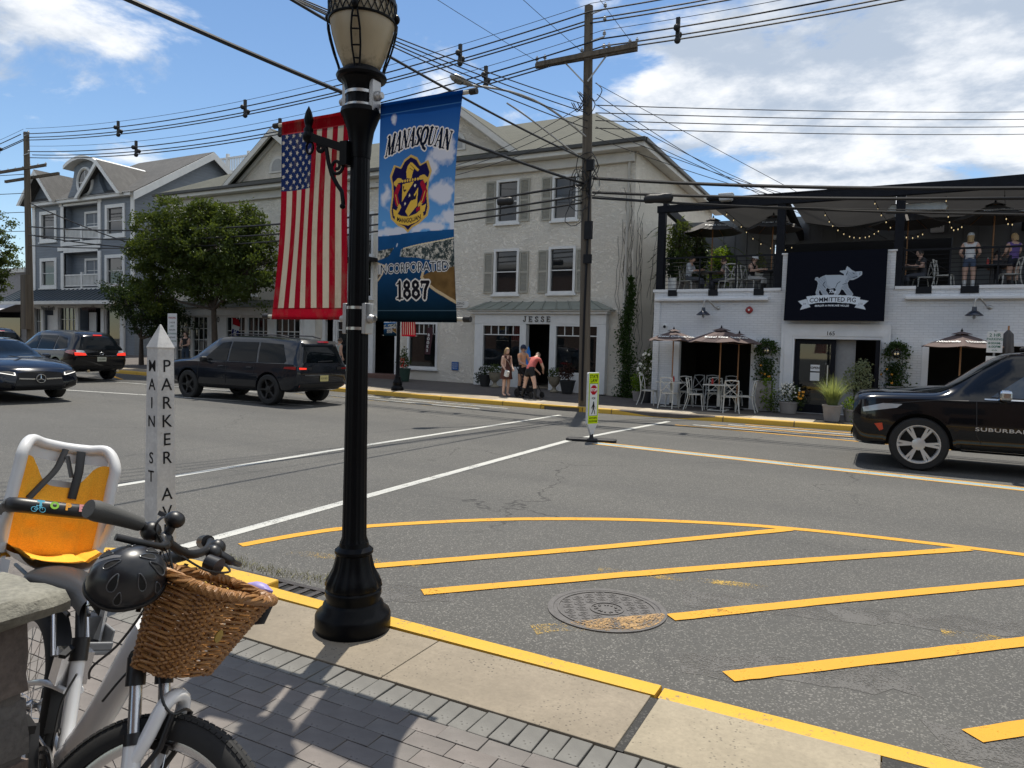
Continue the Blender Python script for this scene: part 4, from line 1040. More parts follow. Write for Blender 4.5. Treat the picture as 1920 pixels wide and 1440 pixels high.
def town_canvas(nx,ny):
    w,h = .555,1.185; c = Canvas(w,h,nx,ny,(8,82,158)); U,V = c.U/w,c.V/h
    t = np.clip(V/.6,0,1)[...,None]; c.img = np.array(lin((4,62,138)))*(1 - t) + np.array(lin((92,150,205)))*t
    cl = c.noise(7,4,5); bl = np.zeros(U.shape)
    for x,y,rx,ry,a in ((.17,.085,.06,.03,.9),(.86,.26,.16,.07,1),(.70,.33,.16,.06,.8),(.10,.43,.12,.07,1),(.85,.43,.20,.07,1),(.9,.55,.2,.05,.9),(.3,.588,.5,.028,.9),(.75,.58,.4,.03,.9),(.06,.55,.07,.03,.5)):
        bl = np.maximum(bl,a*np.exp(-((U - x)/rx) ** 2 - ((V - y)/ry) ** 2))
    a = np.clip((bl*1.25 + cl*1.4 - 1.28)*2.4,0,.8)[...,None]*(V < .605)[...,None]
    c.img = c.img*(1 - a) + np.array(lin((205,206,214)))*a
    sea = V > .600 - .012*(U - .5); g = np.clip((V - .6)/.38,0,1)[...,None]
    wat = np.array(lin((30,78,128)))*(1 - g) ** 1.2 + np.array(lin((14,30,38)))*(1 - (1 - g) ** 1.2)
    wat = wat*(.85 + .3*c.noise(9,8,4)[...,None]); c.img[sea] = wat[sea]
    n1 = np.random.default_rng(5).random(U.shape); n2 = c.noise(40,11,2)
    land = c.poly([(.31*w,.675*h),(.36*w,.668*h),(1.0*w,.632*h),(w,.775*h),(.9*w,.752*h),(.72*w,.728*h),(.55*w,.712*h),(.32*w,.706*h)]) | c.poly([(0,.672*h),(.22*w,.66*h),(.14*w,.70*h),(0,.716*h)])
    c.img[land] = np.array(lin((70,80,82))); sp = land & (n2 + .5*n1 > .86); c.img[sp] = np.array(lin((178,176,168))); sp = land & (n2 + .5*n1 < .55); c.img[sp] = np.array(lin((40,48,48)))
    c.put(c.line([(.36*w,.668*h),(w,.631*h)],.006),(196,186,160)); c.put(c.line([(.31*w,.70*h),(.33*w,.672*h)],.008),(150,165,178),.6); c.put(c.line([(.255*w,.655*h),(.265*w,.645*h)],.01),(190,200,210),.7)
    marsh = c.poly([(.60*w,.795*h),(.70*w,.778*h),(.86*w,.765*h),(w,.755*h),(w,.905*h),(.9*w,.882*h),(.76*w,.850*h),(.66*w,.822*h)])
    mm = np.array(lin((104,82,52)))*(.55 + .75*c.noise(14,3,5)[...,None]); c.img[marsh] = mm[marsh]
    c.put(c.line([(.62*w,.778*h),(.60*w,.80*h),(.66*w,.828*h),(.76*w,.858*h),(.9*w,.89*h),(w,.912*h)],.016),(176,158,128)); lm = c.poly([(0,.735*h),(.06*w,.745*h),(.04*w,.78*h),(0,.80*h)]); c.put(lm,(92,78,60)); c.put(c.line([(0,.73*h),(.09*w,.742*h),(.06*w,.78*h),(0,.81*h)],.010),(176,162,138))
    # MANASQUAN on an arch
    tw = sum(SERIF[q][0] + .10 for q in 'MANASQUAN') - .10; s_ = .82*w/tw; hh = .098
    def warp(x,y):
        X = .075*w + x*s_ + .018*y; u = (X/w - .5)/.43; base = h*(.212 + .040*u*u + .006*u)
        return X,base - y*hh*(1 - .08*(1 - u*u))
    m = c.glyphs('MANASQUAN',.075,warp,.22,.095,.10)
    c.put(c.grow(m,.0065),(208,205,205)); c.put(m,(22,28,44))
    # crest
    cx,cy = .425*w,.425*h; sx,sy = .275*w,.163*h
    def S(pts): return [(cx + x*sx,cy + y*sy) for x,y in pts]
    half = [(0,-1),(.30,-.90),(.48,-.72),(.78,-.80),(.95,-.52),(.86,-.3),(.84,0),(.92,.40),(.86,.60),(.5,.80),(.2,.88),(0,1)]
    shape = half + [(-x,y) for x,y in reversed(half[1:-1])]
    c.put(c.poly(S([(x*1.10,y*1.07) for x,y in shape])),(192,160,92)); c.put(c.poly(S(shape)),(30,28,72))
    c.put(c.poly(S([(-.40,-.30),(.48,-.34),(.46,.36),(0,.64),(-.40,.30)])),(208,172,74)); c.put(c.line(S([(-.40,-.30),(.48,-.34),(.46,.36),(0,.64),(-.40,.30),(-.40,-.30)]),.004),(30,28,72))
    c.put(c.poly(S([(-.40,.22),(.26,-.33),(.48,-.34),(.48,-.16),(-.18,.48),(-.38,.32)])),(30,28,72))
    for p in ((-.2,.26),(.03,.05),(.3,-.2)): c.put(c.poly(star((cx + p[0]*sx,cy + p[1]*sy),.0115)),(226,216,190))
    for i in range(7): c.put(c.disc((cx + (-.38 + .135*i)*sx,cy - .37*sy),.0075),(208,172,74))
    c.put(c.poly(S([(-.16,-.44),(-.2,-.62),(-.14,-.76),(.0,-.86),(.1,-.84),(.46,-.62),(.4,-.58),(.2,-.66),(.12,-.5),(.1,-.40)])),(208,172,74)); c.put(c.line(S([(.0,-.8),(.3,-.62)]),.003),(80,66,40)); c.put(c.line(S([(-.02,-.7),(.2,-.6)]),.003),(80,66,40))
    for sg in (-1,1):
        o = .03
        body = [(o + sg*.52,-.40),(o + sg*.66,-.42),(o + sg*.80,-.34),(o + sg*.62,-.24),(o + sg*.76,-.02),(o + sg*.66,.22),(o + sg*.52,.34),(o + sg*.66,.46)]
        c.put(c.line(S(body),.022),(200,164,78)); c.put(c.line(S(body[3:6]),.030),(150,30,52)); c.put(c.line(S([(o + sg*.56,-.36),(o + sg*.84,-.38)]),.008),(200,164,78)); c.put(c.line(S(body[4:7]),.004),(208,172,74))
    c.put(c.poly(S([(.08,.16),(.1,.0),(.18,.1),(.2,-.06),(.3,.1),(.4,.0),(.38,.17),(.12,.2)])),(36,34,60))
    c.put(c.poly(S([(-.36,-.22),(-.28,-.24),(-.3,-.14),(-.12,-.12),(-.24,-.06),(-.32,-.1)])),(60,50,50))
    rb = [(-.72,.48),(-.40,.58),(0,.63),(.40,.57),(.70,.44),(.76,.66),(.42,.80),(0,.87),(-.42,.81),(-.76,.72)]
    c.put(c.poly(S([(-.86,.36),(-.6,.44),(-.6,.6),(-.8,.56)])),(208,172,74)); c.put(c.poly(S([(.86,.32),(.6,.40),(.6,.56),(.8,.52)])),(208,172,74)); c.put(c.poly(S([(.4,.42),(.6,.36),(.6,.46),(.42,.52)])),(150,30,52)); c.put(c.poly(S(rb)),(208,172,74))
    if nx > 90: c.put(c.text('MANASQUAN',.032,(cx,cy + .735*sy),warp=lambda x,y: (x,y + 1.6*x*x),bold=.0010,xs=.95),(24,26,44))
    m = c.text('INCORPORATED',.072,(.465*w,.757*h),xs=.94,warp=lambda x,y: (x,y + .012*x)); c.put(c.grow(m,.0045),(186,188,190)); c.put(m,(24,34,46))
    tw = sum(SERIF[q][0] + .08 for q in '1887') - .08; k = .43*w/tw
    m = c.glyphs('1887',.08,lambda x,y: (.255*w + x*k,.892*h - y*.088),.24,.11,.08); c.put(c.grow(m,.007),(196,194,192)); c.put(m,(26,26,32))
    hm = (V < .052); c.img[hm] *= .72; c.put(np.abs(c.V - .052*h) < .0018,(70,120,175)); hm = V > .948; c.img[hm] *= .8; c.put(np.abs(c.V - .948*h) < .0018,(60,80,92))
    return c

# ============================================================ STREET LAMPS
m_lampblk = M('lamp_black_paint',(.003,.0034,.0045),.36,var=.25,vs=10,spec=.12)
m_steel = M('stainless_band',(.52,.51,.49),.32,metal=.9,var=.1)
m_alu = M('cast_bracket',(.40,.40,.40),.45,metal=.7,var=.12)
m_rod = M('fibreglass_rod',(.52,.50,.43),.5)
m_rubber = M('black_rubber',(.010,.010,.011),.6)
def globe_mat():
    t = NT('frosted_globe'); v = t.map()
    s_ = t.new('ShaderNodeSeparateXYZ'); t.link(t.tc.outputs['Object'],s_.inputs[0])
    dirt = t.rng(t.math('ADD',t.noise(v,18,6,.7),t.rng(s_.outputs[2],3.11,3.22,.25,0)),.62,.85,0,.75)
    c = t.mix(t.rng(t.noise(v,4,5),.3,.7),(.50,.42,.28),(.60,.52,.37)); c = t.mix(dirt,c,(.10,.08,.05))
    d = t.new('ShaderNodeBsdfDiffuse'); tl = t.new('ShaderNodeBsdfTranslucent'); gs = t.new('ShaderNodeBsdfGlossy'); gs.inputs['Roughness'].default_value = .3
    t.link(c,d.inputs[0]); t.link(c,tl.inputs[0]); m1 = t.new('ShaderNodeMixShader'); m1.inputs[0].default_value = .35; t.link(d.outputs[0],m1.inputs[1]); t.link(tl.outputs[0],m1.inputs[2])
    m2 = t.new('ShaderNodeMixShader'); m2.inputs[0].default_value = .05; t.link(m1.outputs[0],m2.inputs[1]); t.link(gs.outputs[0],m2.inputs[2]); t.link(m2.outputs[0],t.out.inputs[0]); return t.m
m_globe = globe_mat()
def street_lamp(loc,label,hi=True):
    p = thing('street_lamp',label,'street lamp',loc,0,'ornate street lamps')
    N = 64 if hi else 24; G_ = lambda z: 3.10 + (z - 3.14)*.74
    fl = lambda r,z,a: r*(1 - .055*(.5 - .5*math.cos(16*a)))
    MB().lathe([(.208,0),(.212,.02),(.212,.085),(.205,.10),(.175,.125),(.168,.15),(.15,.165)],N).build('base',m_lampblk,p,smooth=35)
    MB().lathe([(.150,.165),(.15,.18),(.158,.20),(.158,.225),(.150,.235)],N).build('base_ring',m_lampblk,p,smooth=35)
    bell = lambda r,z,a: r*(1 + .035*math.cos(12*a)*(1 if .24 < z < .42 else .2))
    MB().lathe([(.15,.235),(.158,.25),(.152,.28),(.135,.31),(.115,.35),(.103,.40),(.098,.43)],N,flute=bell).build('bell',m_lampblk,p,smooth=45)
    MB().lathe([(.10,.43),(.108,.44),(.108,.455),(.085,.475),(.08,.50)],N).build('collar',m_lampblk,p,smooth=35)
    MB().lathe([(.079,.50),(.069,.53),(.064,1.0),(.053,2.66)],N,flute=fl).build('shaft',m_lampblk,p,smooth=60)
    MB().lathe([(.055,2.64),(.060,2.69),(.060,2.71),(.073,2.79),(.10,2.862),(.112,2.882),(.108,2.905),(.088,2.915)],N).build('capital',m_lampblk,p,smooth=35)
    MB().lathe([(.086,2.91),(.082,2.94),(.084,2.995),(.095,3.035),(.115,3.06)],N,flute=lambda r,z,a: r*(1 - .03*(.5 - .5*math.cos(20*a)))).build('neck',m_lampblk,p,smooth=50)
    MB().lathe([(.115,3.06),(.132,3.066),(.138,3.08),(.132,3.094),(.10,3.10),(.095,3.125)],N).build('gallery',m_lampblk,p,smooth=35)
    MB().lathe([(r_,G_(z)) for r_,z in ((.086,3.14),(.103,3.19),(.135,3.29),(.162,3.41),(.174,3.50),(.176,3.62))],N).build('globe',m_globe,p,smooth=80)
    cg = MB().lathe([(.182,G_(3.5)),(.184,G_(3.505)),(.184,G_(3.515)),(.179,G_(3.515))],N).build('cage',m_lampblk,p,smooth=35)
    mb = MB(); mb.lathe([(.185,G_(3.62)),(.187,G_(3.625)),(.187,G_(3.65)),(.180,G_(3.65))],N)
    n = 30
    for k in range(n):
        a0,a1 = 2*PI*k/n,2*PI*(k + 1)/n; f = lambda a,z: (.184*math.cos(a),.184*math.sin(a),z)
        mb.bar(f(a0,G_(3.515)),f(a1,G_(3.625)),.005,.005); mb.bar(f(a1,G_(3.515)),f(a0,G_(3.625)),.005,.005)
    mb.build('filigree_band',m_lampblk,cg)
    for k in range(4):
        a = R(-62 + 90*k); mb = MB(); L = []
        for sg in (-1,1):
            pts = [( (rr + .012)*math.cos(a + sg*wd/rr),(rr + .012)*math.sin(a + sg*wd/rr),G_(z)) for rr,z,wd in ((.105,3.135,.010),(.116,3.19,.015),(.138,3.27,.021),(.160,3.37,.022),(.173,3.45,.016),(.176,3.50,.01))]
            mb.tube(pts,.0055,6); L.append(pts)
        for i in range(1,5): mb.tube([L[0][i],L[1][i]],.0045,6)
        mb.ball((.186*math.cos(a),.186*math.sin(a),G_(3.54)),.024,10,6,(.8,.8,1.1))
        mb.build('cage_rib',m_lampblk,cg,smooth=60)
    MB().lathe([(r_,G_(z + .05)) for r_,z in ((.184,3.60),(.178,3.64),(.13,3.72),(.08,3.78),(.03,3.83),(.02,3.9),(.002,3.95))],N).build('cap',m_lampblk,p,smooth=35)
    if hi:
        br = MB(); br.mx = Matrix.Translation((0,-.05,0)); br.bar((-.05,0,2.685),(-.33,0,2.785),.03,.045); br.box((-.055,0,2.66),(.05,.06,.13)); br.ball((-.335,0,2.785),.036,12,8)
        b = br.build('bracket',m_lampblk,p,smooth=35)
        mb = MB(); mb.mx = br.mx; mb.lathe([(.024,2.80),(.028,2.825),(.018,2.84),(.022,2.855),(.027,2.88),(.018,2.92),(.002,2.955)],14,(-.335,0,0)); mb.build('finial',m_lampblk,b,smooth=50)
        mb = MB(); mb.mx = br.mx; mb.tube([(-.325 + .026*math.cos(a),0,2.722 + .034*math.sin(a)) for a in [2*PI*i/18 for i in range(18)]],.0065,8,closed=True); mb.build('hanging_ring',m_lampblk,b,smooth=60)
        spiral = lambda cx,cz,r0,r1,a0,a1,n=26: [(cx + (r0 + (r1 - r0)*i/n)*math.cos(a0 + (a1 - a0)*i/n),0,cz + (r0 + (r1 - r0)*i/n)*math.sin(a0 + (a1 - a0)*i/n)) for i in range(n + 1)]
        mb = MB(); mb.mx = br.mx; mb.tube(spiral(-.245,2.715,.008,.032,R(0),R(500)) + [(-.215,0,2.735),(-.2,0,2.70),(-.185,0,2.63),(-.16,0,2.56),(-.12,0,2.50),(-.085,0,2.46),(-.075,0,2.40),(-.075,0,2.385)],.009,6,flat=1.4); mb.ball((-.078,0,2.378),.016,10,6)
        mb.build('scroll',m_lampblk,b,smooth=60)
        mb = MB(); mb.mx = br.mx; mb.tube(spiral(-.125,2.60,.012,.052,R(-120),R(420)),.007,6,flat=1.4); mb.build('scroll',m_lampblk,b,smooth=60)
        for z,zz in ((2.965,'top'),(1.76,'low')):
            rr = .086 if zz == 'top' else .0595
            for dz in ((-.048,.022) if zz == 'top' else (-.055,.06)): MB().lathe([(rr,dz - .008),(rr + .003,dz - .008),(rr + .003,dz + .008),(rr,dz + .008)],32,(0,0,z)).build('steel_band',m_steel,p,smooth=35)
            for sg in (-1,1):
                mb = MB(); mb.bx(min(sg*(rr - .005),sg*(rr + .022)),max(sg*(rr - .005),sg*(rr + .022)),-.035,.035,z - .085,z + .085)
                mb.lathe([(.026,0),(.026,.03),(.019,.035),(.019,.05)],14,(sg*(rr + .01),0,z),Matrix.Rotation(R(90)*sg,4,'Y')); mb.build('rod_socket',m_alu,p,bevel=.004,smooth=40)
    return p
LX,LY,LZ = -2.62,3.12,.128
lamp = street_lamp((LX,LY,LZ),'tall black fluted street lamp standing on the near footway, carrying two banners')

def banner(name,label,cat,canvas,mat,x_in,x_out,ztop,zbot,loc,sway,group=None,gain=1.0,bow=.012,outb=0.0):
    """cloth between two rods; x_in lies by the pole"""
    p = thing(name,label,cat,loc,0,group)
    sg = 1 if x_out > x_in else -1; xl,xr = min(x_in,x_out),max(x_in,x_out)
    def place(u,v):
        z = ztop + (zbot - ztop)*v; e = math.sin(PI*v)
        x = xl + (xr - xl)*u; x += sway*(v if sg < 0 else v)*(1 - u if sg < 0 else u)*(1.0) - outb*e*(u if sg > 0 else 1 - u)*sg
        y = bow*e*math.sin(u*5.2 + v*2.1) + .006*math.sin(9*u)*e - .012*e + .03
        return (x,y,z)
    canvas.cloth('cloth',mat,p,place,gain=gain)
    for z,dd in ((ztop - .012,0),(zbot + .018,sway)):
        mb = MB(); mb.tube([(x_in - sg*.05,.042,z),(x_out + sg*.045 + dd,.042,z)],.0105,10); mb.build('rod',m_rod,p,smooth=60)
        mb = MB(); mb.tube([(x_out + sg*.035 + dd,.042,z),(x_out + sg*.075 + dd,.042,z)],[.0165,.0165],12); mb.build('end_cap',m_rubber,p,smooth=60)
    return p
banner('flag_banner','weathered American flag banner hanging left of the near street lamp','flag',flag_canvas(190,370),m_flagcloth,-.105,-.625,2.925,1.755,(LX,LY,LZ),-.07,'lamp post flag banners',bow=.014,outb=.03,gain=.80)
banner('town_banner','blue MANASQUAN INCORPORATED 1887 banner right of the near street lamp','banner',town_canvas(220,470),m_cloth,.112,.64,2.935,1.745,(LX,LY,LZ),-.005,'lamp post town banners',bow=.008,outb=.03,gain=.85)
lamp2 = street_lamp((-14.35,19.15,zf(-14.35,19.15)),'far black street lamp in front of the gift shop across the road',False)
z2 = zf(-14.35,19.15)
banner('flag_banner','small striped flag banner on the far street lamp across the road','flag',flag_canvas(26,50),m_flagcloth,.11,.63,2.93,1.80,(-14.35,19.15,z2),0.05,'lamp post flag banners')
banner('town_banner','small blue town banner on the far street lamp across the road','banner',town_canvas(60,120),m_cloth,-.10,-.63,2.93,1.80,(-14.35,19.15,z2),0.0,'lamp post town banners')
# ============================================================ RESTAURANT (white painted brick, roof terrace)
TY = 21.6; TX0,TX1 = -6.42,9.5
m_wbrick = brick_bump_mat('white_painted_brick',(.78,.79,.80),(.62,.63,.64))
m_wtrim = M('grey_white_trim',(.72,.73,.74),.5,var=.06,vs=3)
m_blkwood = M('black_stained_timber',(.008,.009,.013),.6,var=.3,vs=6,spec=.15)
m_signnavy = (9,12,24)
rs = thing('restaurant','white painted brick restaurant with a black framed roof terrace','building',(1.5,TY,.13))
rh = [(-5.72,-3.36,.14,2.14),(-2.30,-.14,.14,2.22),(.86,6.2,.14,2.14)]
mb = MB(); wall_holes(mb,TX0,TX1,.0,3.58,TY,rh,.25); mb.quad((TX0,32,0),(TX0,TY,0),(TX0,TY,3.58),(TX0,32,3.58)); mb.quad((TX0,TY,3.58),(TX1,TY,3.58),(TX1,TY + .3,3.58),(TX0,TY + .3,3.58))
mb.bx(-2.72,.12,TY + .004,TY + .3,3.585,4.60)
mb.build('wall',m_wbrick,rs,world=True)
mb = MB()
for a,b in ((TX0 - .04,-6.0),(-5.72,-4.78),(-4.50,-3.48),(-3.2,-2.73),(.13,.62),(.98,1.62),(2.02,4.0),(4.3,9.5)): mb.bx(a,b,TY - .05,TY + .32,3.58,3.66)
mb.bx(-2.75,.15,TY - .03,TY + .33,4.60,4.64)
mb.build('coping',m_wtrim,rs,world=True)
mb = MB()
for a,b in ((-6.0,-5.72),(-4.78,-4.50),(-3.48,-3.2),(.62,.98),(1.62,2.02),(4.0,4.3)): mb.bx(a,b,TY - .03,TY + .3,3.46,3.64)
mb.build('scupper',m_black,rs,world=True)
for a,b in ((-6.38,-3.05),(.38,7)): MB().bx(a,b,TY - .16,TY - .003,3.30,3.39).build('awning_cassette',m_wtrim,rs,world=True,bevel=.02)
mb = MB(); mb.bx(TX0 + .02,TX0 + .2,TY - .05,TY - .003,.13,3.30); mb.build('pilaster',m_wbrick,rs,world=True)
for a,b,z in ((-5.72,-3.36,2.14),(.86,6.2,2.14)):
    mb = MB(); mb.bx(a - .02,a + .14,TY - .03,TY + .2,.13,z); mb.bx(b - .12,b + .02,TY - .03,TY + .2,.13,z); mb.bx(a - .02,b + .02,TY - .035,TY + .2,z - .02,z + .09); mb.build('window_surround',m_wtrim,rs,world=True,bevel=.01)
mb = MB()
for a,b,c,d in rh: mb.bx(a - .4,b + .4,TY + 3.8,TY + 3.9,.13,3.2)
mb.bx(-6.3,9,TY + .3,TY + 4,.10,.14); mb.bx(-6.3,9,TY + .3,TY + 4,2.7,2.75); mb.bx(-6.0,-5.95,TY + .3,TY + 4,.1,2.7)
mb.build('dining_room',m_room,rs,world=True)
# entrance
mb = MB(); mb.bx(-2.66,-2.30,TY - .09,TY - .003,.13,2.62); mb.bx(-.14,.10,TY - .09,TY - .003,.13,2.62); mb.bx(-2.66,.10,TY - .092,TY - .002,2.22,2.64)
mb.bx(-2.56,-2.36,TY - .11,TY - .09,.13,2.36); mb.bx(-.1,.02,TY - .11,TY - .09,.13,2.36); mb.bx(-2.56,.02,TY - .112,TY - .091,2.30,2.44)
mb.build('door_surround',m_wtrim,rs,world=True,bevel=.006)
dr = MB(); dr.bx(-2.29,-2.16,TY + .04,TY + .12,.14,2.21); dr.bx(-1.36,-1.24,TY + .04,TY + .12,.14,2.21); dr.bx(-2.16,-1.36,TY + .042,TY + .118,2.08,2.21); dr.bx(-2.16,-1.36,TY + .042,TY + .118,.14,.38)
dr = dr.build('door',m_blkwood,rs,world=True,bevel=.005)
MB().bx(-2.16,-1.36,TY + .07,TY + .08,.38,2.08).build('pane',m_glass,dr,world=True)
MB().bx(-1.43,-1.40,TY,TY + .03,.9,1.5).build('handle',m_steel,dr,world=True)
dr2 = MB(); dr2.bx(-.24,-.15,TY - .72,TY - .66,.15,2.2); dr2.bx(-.24,-.15,TY - .02,TY + .04,.15,2.2); dr2.bx(-.235,-.155,TY - .66,TY - .02,2.1,2.2); dr2.bx(-.235,-.155,TY - .66,TY - .02,.15,.35); dr2 = dr2.build('open_door',m_blkwood,rs,world=True,bevel=.005)
MB().bx(-.2,-.19,TY - .66,TY - .02,.35,2.1).build('pane',m_glass,dr2,world=True)
mb = MB(); mb.bx(-1.24,-.74,TY + .2,TY + .26,.14,2.21); mb.build('inner_wall',M('grey_inner',(.30,.30,.30),.7),rs,world=True)
nb = MB().bx(-1.56,-1.19,TY - .118,TY - .1115,2.315,2.435).build('number_plate',m_wtrim,rs,world=True)
lettering('number','165',.15,m_letter,rs,(-1.375 - 1.5,-.119,2.375 - .13),extrude=.001,bold=.003)
for z,b,s_ in ((1.42,'OPEN',.09),):
    w = MB().bx(-1.86,-1.62,TY + .05,TY + .056,z - .1,z + .08).build('notice',m_wtrim,rs,world=True)
    lettering('notice_text',b,s_,m_letter,rs,(-1.74 - 1.5,.049,z - .01 - .13),extrude=.0008,bold=.003)
MB().bx(-1.86,-1.62,TY + .05,TY + .056,1.05,1.28).build('notice',m_wtrim,rs,world=True)
# warning triangle beside the door: red outline with R
mb = MB(); mb.tube([(.20,TY - .012,1.98),(.42,TY - .012,1.98),(.31,TY - .012,2.1)],.009,5,closed=True); mb.build('warning_triangle',M('sign_red',(.35,.04,.03),.5),rs,world=True)
lettering('triangle_letter','R',.08,MATS['sign_red'],rs,(.31 - 1.5,-.012,2.015 - .13),extrude=.001)
MB().bx(.22,.34,TY - .05,TY - .003,1.78,1.88).build('key_box',m_black,rs,world=True,bevel=.01)

# hanging pig sign
sg_ = thing('hanging_sign','large navy sign with a white pig above THE COMMITTED PIG ribbon','sign',(-1.33,TY - .02,2.72))
cv = Canvas(2.50,1.93,300,230,m_signnavy); W_,H_ = 2.5,1.93
def q4(pts):
    o = []
    for x,y in pts:
        t = (y - 409)/341; xl = 748 + (707 - 748)*t; o.append(((x - xl)/486*W_,(y - (418 + (400 - 418)*(x - 748)/482)*(1 - t) - (748 + 4*(x - 707)/490)*t)/341*0 + t*H_))
    return o
pig = [(1105,515),(1103,530),(1085,542),(1062,552),(1044,552),(1032,568),(1036,590),(1056,622),(1052,629),(1030,628),(1012,600),(1002,596),(990,618),(978,630),(966,624),(978,600),(974,590),(945,594),(932,588),(925,602),(938,622),(930,630),(912,626),(900,600),(896,598),(890,612),(894,628),(880,630),(878,612),(888,585),(892,565),(886,553),(878,550),(880,540),(890,538),(896,546),(904,540),(930,529),(965,530),(1000,530),(1020,534),(1022,524),(1010,516),(1000,510),(1018,508),(1030,508),(1034,496),(1038,489),(1052,500),(1058,508),(1075,516),(1092,515)]
pp = q4(pig); m = cv.poly(pp); cv.put(cv.grow(m,.008),(196,204,212)); cv.put(m,(170,180,190)); 
hatch = (np.sin((cv.U*1.0 + cv.V*.8)*210) > .25) & m & (cv.noise(6,3,3) > .56); cv.put(hatch,(120,130,142))
for a in ([(925,560),(915,575),(925,590)],[(975,590),(985,570),(1000,560)],[(1062,520),(1070,524)],[(1040,510),(1030,530)],[(1082,538),(1062,542)],[(1032,568),(1010,575)],[(1097,518),(1094,528)]): cv.put(cv.line(q4(a),.014),(30,36,50))
rib = [(828,632),(880,626),(960,625),(1040,629),(1090,638),(1082,676),(1040,667),(960,662),(880,664),(838,672)]
cv.put(cv.poly(q4([(786,655),(828,644),(846,684),(793,698),(806,676)])),(196,204,212)); cv.put(cv.poly(q4([(1127,655),(1088,648),(1060,686),(1112,697),(1102,676)])),(196,204,212))
cv.put(cv.poly(q4(rib)),(206,214,222)); cv.put(cv.line(q4(rib[-5:] + rib[:1]),.006),(40,46,60))
cen = q4([(957,648)])[0]
cv.put(cv.text('COMMITTED PIG',.175,cen,warp=lambda x,y: (x,y - .075*x*x),bold=.002,xs=.88),(12,16,28))
cv.put(cv.text('The',.12,q4([(957,609)])[0],shear=.4,bold=.004),(206,214,222)); cv.put(cv.text('BURGER & PANCAKE HOUSE',.066,q4([(951,677)])[0],warp=lambda x,y: (x,y - .07*x*x),bold=.002),(206,214,222))
cv.put(cv.text('EST',.055,q4([(817,669)])[0]),(40,46,60)); cv.put(cv.text('2012',.055,q4([(1088,669)])[0]),(40,46,60))
def sgp(u,v): return (-1.25 + 2.5*u,-.36 + .30*(1 - v),1.93*(1 - v))
cv.cloth('face',print_mat('printed_sign',rough=.8),sg_,lambda u,v: (sgp(u,v)[0],sgp(u,v)[1] - .004,sgp(u,v)[2]),smooth=False)
mb = MB(); a = [sgp(0,1),sgp(1,1),sgp(1,0),sgp(0,0)]; mb.add([*a,*[(x,y + .28 if False else min(y + .25,-.01 + .0*y),z) for x,y,z in a]],[(0,1,2,3),(7,6,5,4),(0,4,5,1),(1,5,6,2),(2,6,7,3),(3,7,4,0)]); mb.build('box',m_black,sg_)

# terrace
ter = thing('roof_terrace','black timber pergola over the terrace with grey canopy, rafters and cable railing','pergola',(1.5,TY,3.6))
MB().bx(TX0,TX1,TY + .02,27.0,3.42,3.56).build('deck_floor',M('deck_grey',(.16,.15,.145),.8),ter,world=True)
for x in (-6.3,-2.82,.17,3.6,7): MB().bx(x - .11,x + .11,TY + .03,TY + .25,3.585,6.1).build('post',m_blkwood,ter,world=True,bevel=.01)
for x in (-6.25,.17,-2.8,3.6,7): MB().bar((x,TY + .2,6.22),(x,26.9,5.9),.14,.26).build('rafter',m_blkwood,ter,world=True)
mb = MB(); mb.prism([(TX0 - .02,6.02),(TX1,6.14),(TX1,6.50),(TX0 - .02,6.22)],TY,TY + .18); mb.build('front_beam',m_blkwood,ter,world=True)
def fabric(name,col,tr):
    t = NT(name); c = t.mix(t.rng(t.noise(t.map(),1.5,5),.3,.7),tuple(x*.88 for x in col),col); d = t.new('ShaderNodeBsdfDiffuse'); tl = t.new('ShaderNodeBsdfTranslucent'); t.link(c,d.inputs[0]); t.link(c,tl.inputs[0])
    m = t.new('ShaderNodeMixShader'); m.inputs[0].default_value = tr; t.link(d.outputs[0],m.inputs[1]); t.link(tl.outputs[0],m.inputs[2]); t.link(m.outputs[0],t.out.inputs[0]); return t.m
m_canvas = fabric('grey_canopy_canvas',(.145,.142,.14),.12)
def sail(x0,x1,sag):
    mb = MB(); mb.grid(lambda u,v: (x0 + (x1 - x0)*u,TY + .5 + 6.2*v,6.28 + .14*v - sag*math.sin(PI*u)*math.sin(PI*min(1,v*1.1))),14,14); mb.build('canopy_sail',m_canvas,ter,world=True,smooth=180)
sail(-5.0,-2.9,.30); sail(-2.7,.05,.42); sail(.3,3.5,.16); sail(3.7,9,.2)
mb = MB(); mb.bx(-5.0,TX1,TY + .2,TY + .9,6.36,6.40); mb.build('roof_sheet',m_blkwood,ter,world=True)
# terrace back wall of grey boards with battens and a dark bar opening
m_gboard = M('grey_board',(.15,.155,.16),.7,var=.08,vs=2)
mb = MB(); wall_holes(mb,-7.4,12,3.5,6.62,26.95,[(-3.7,1.72,3.56,5.72)],.2); bw = mb.build('back_wall',m_gboard,ter,world=True)
x = -7.2
while x < 11:
    z0 = 3.56 if not (-3.75 < x < 1.75) else 5.78
    MB().bx(x - .025,x + .025,26.91,26.947,z0,6.55).build('batten',m_gboard,bw,world=True); x += .42
mb = MB(); mb.bx(-3.9,2,29,29.1,3.5,6); mb.bx(-3.9,2,27.2,29,3.5,3.55); mb.build('bar_interior',MATS['pit_black'],ter,world=True)
MB().bx(-3.74,1.76,26.88,26.946,5.66,5.78).build('lintel',m_gboard,ter,world=True)
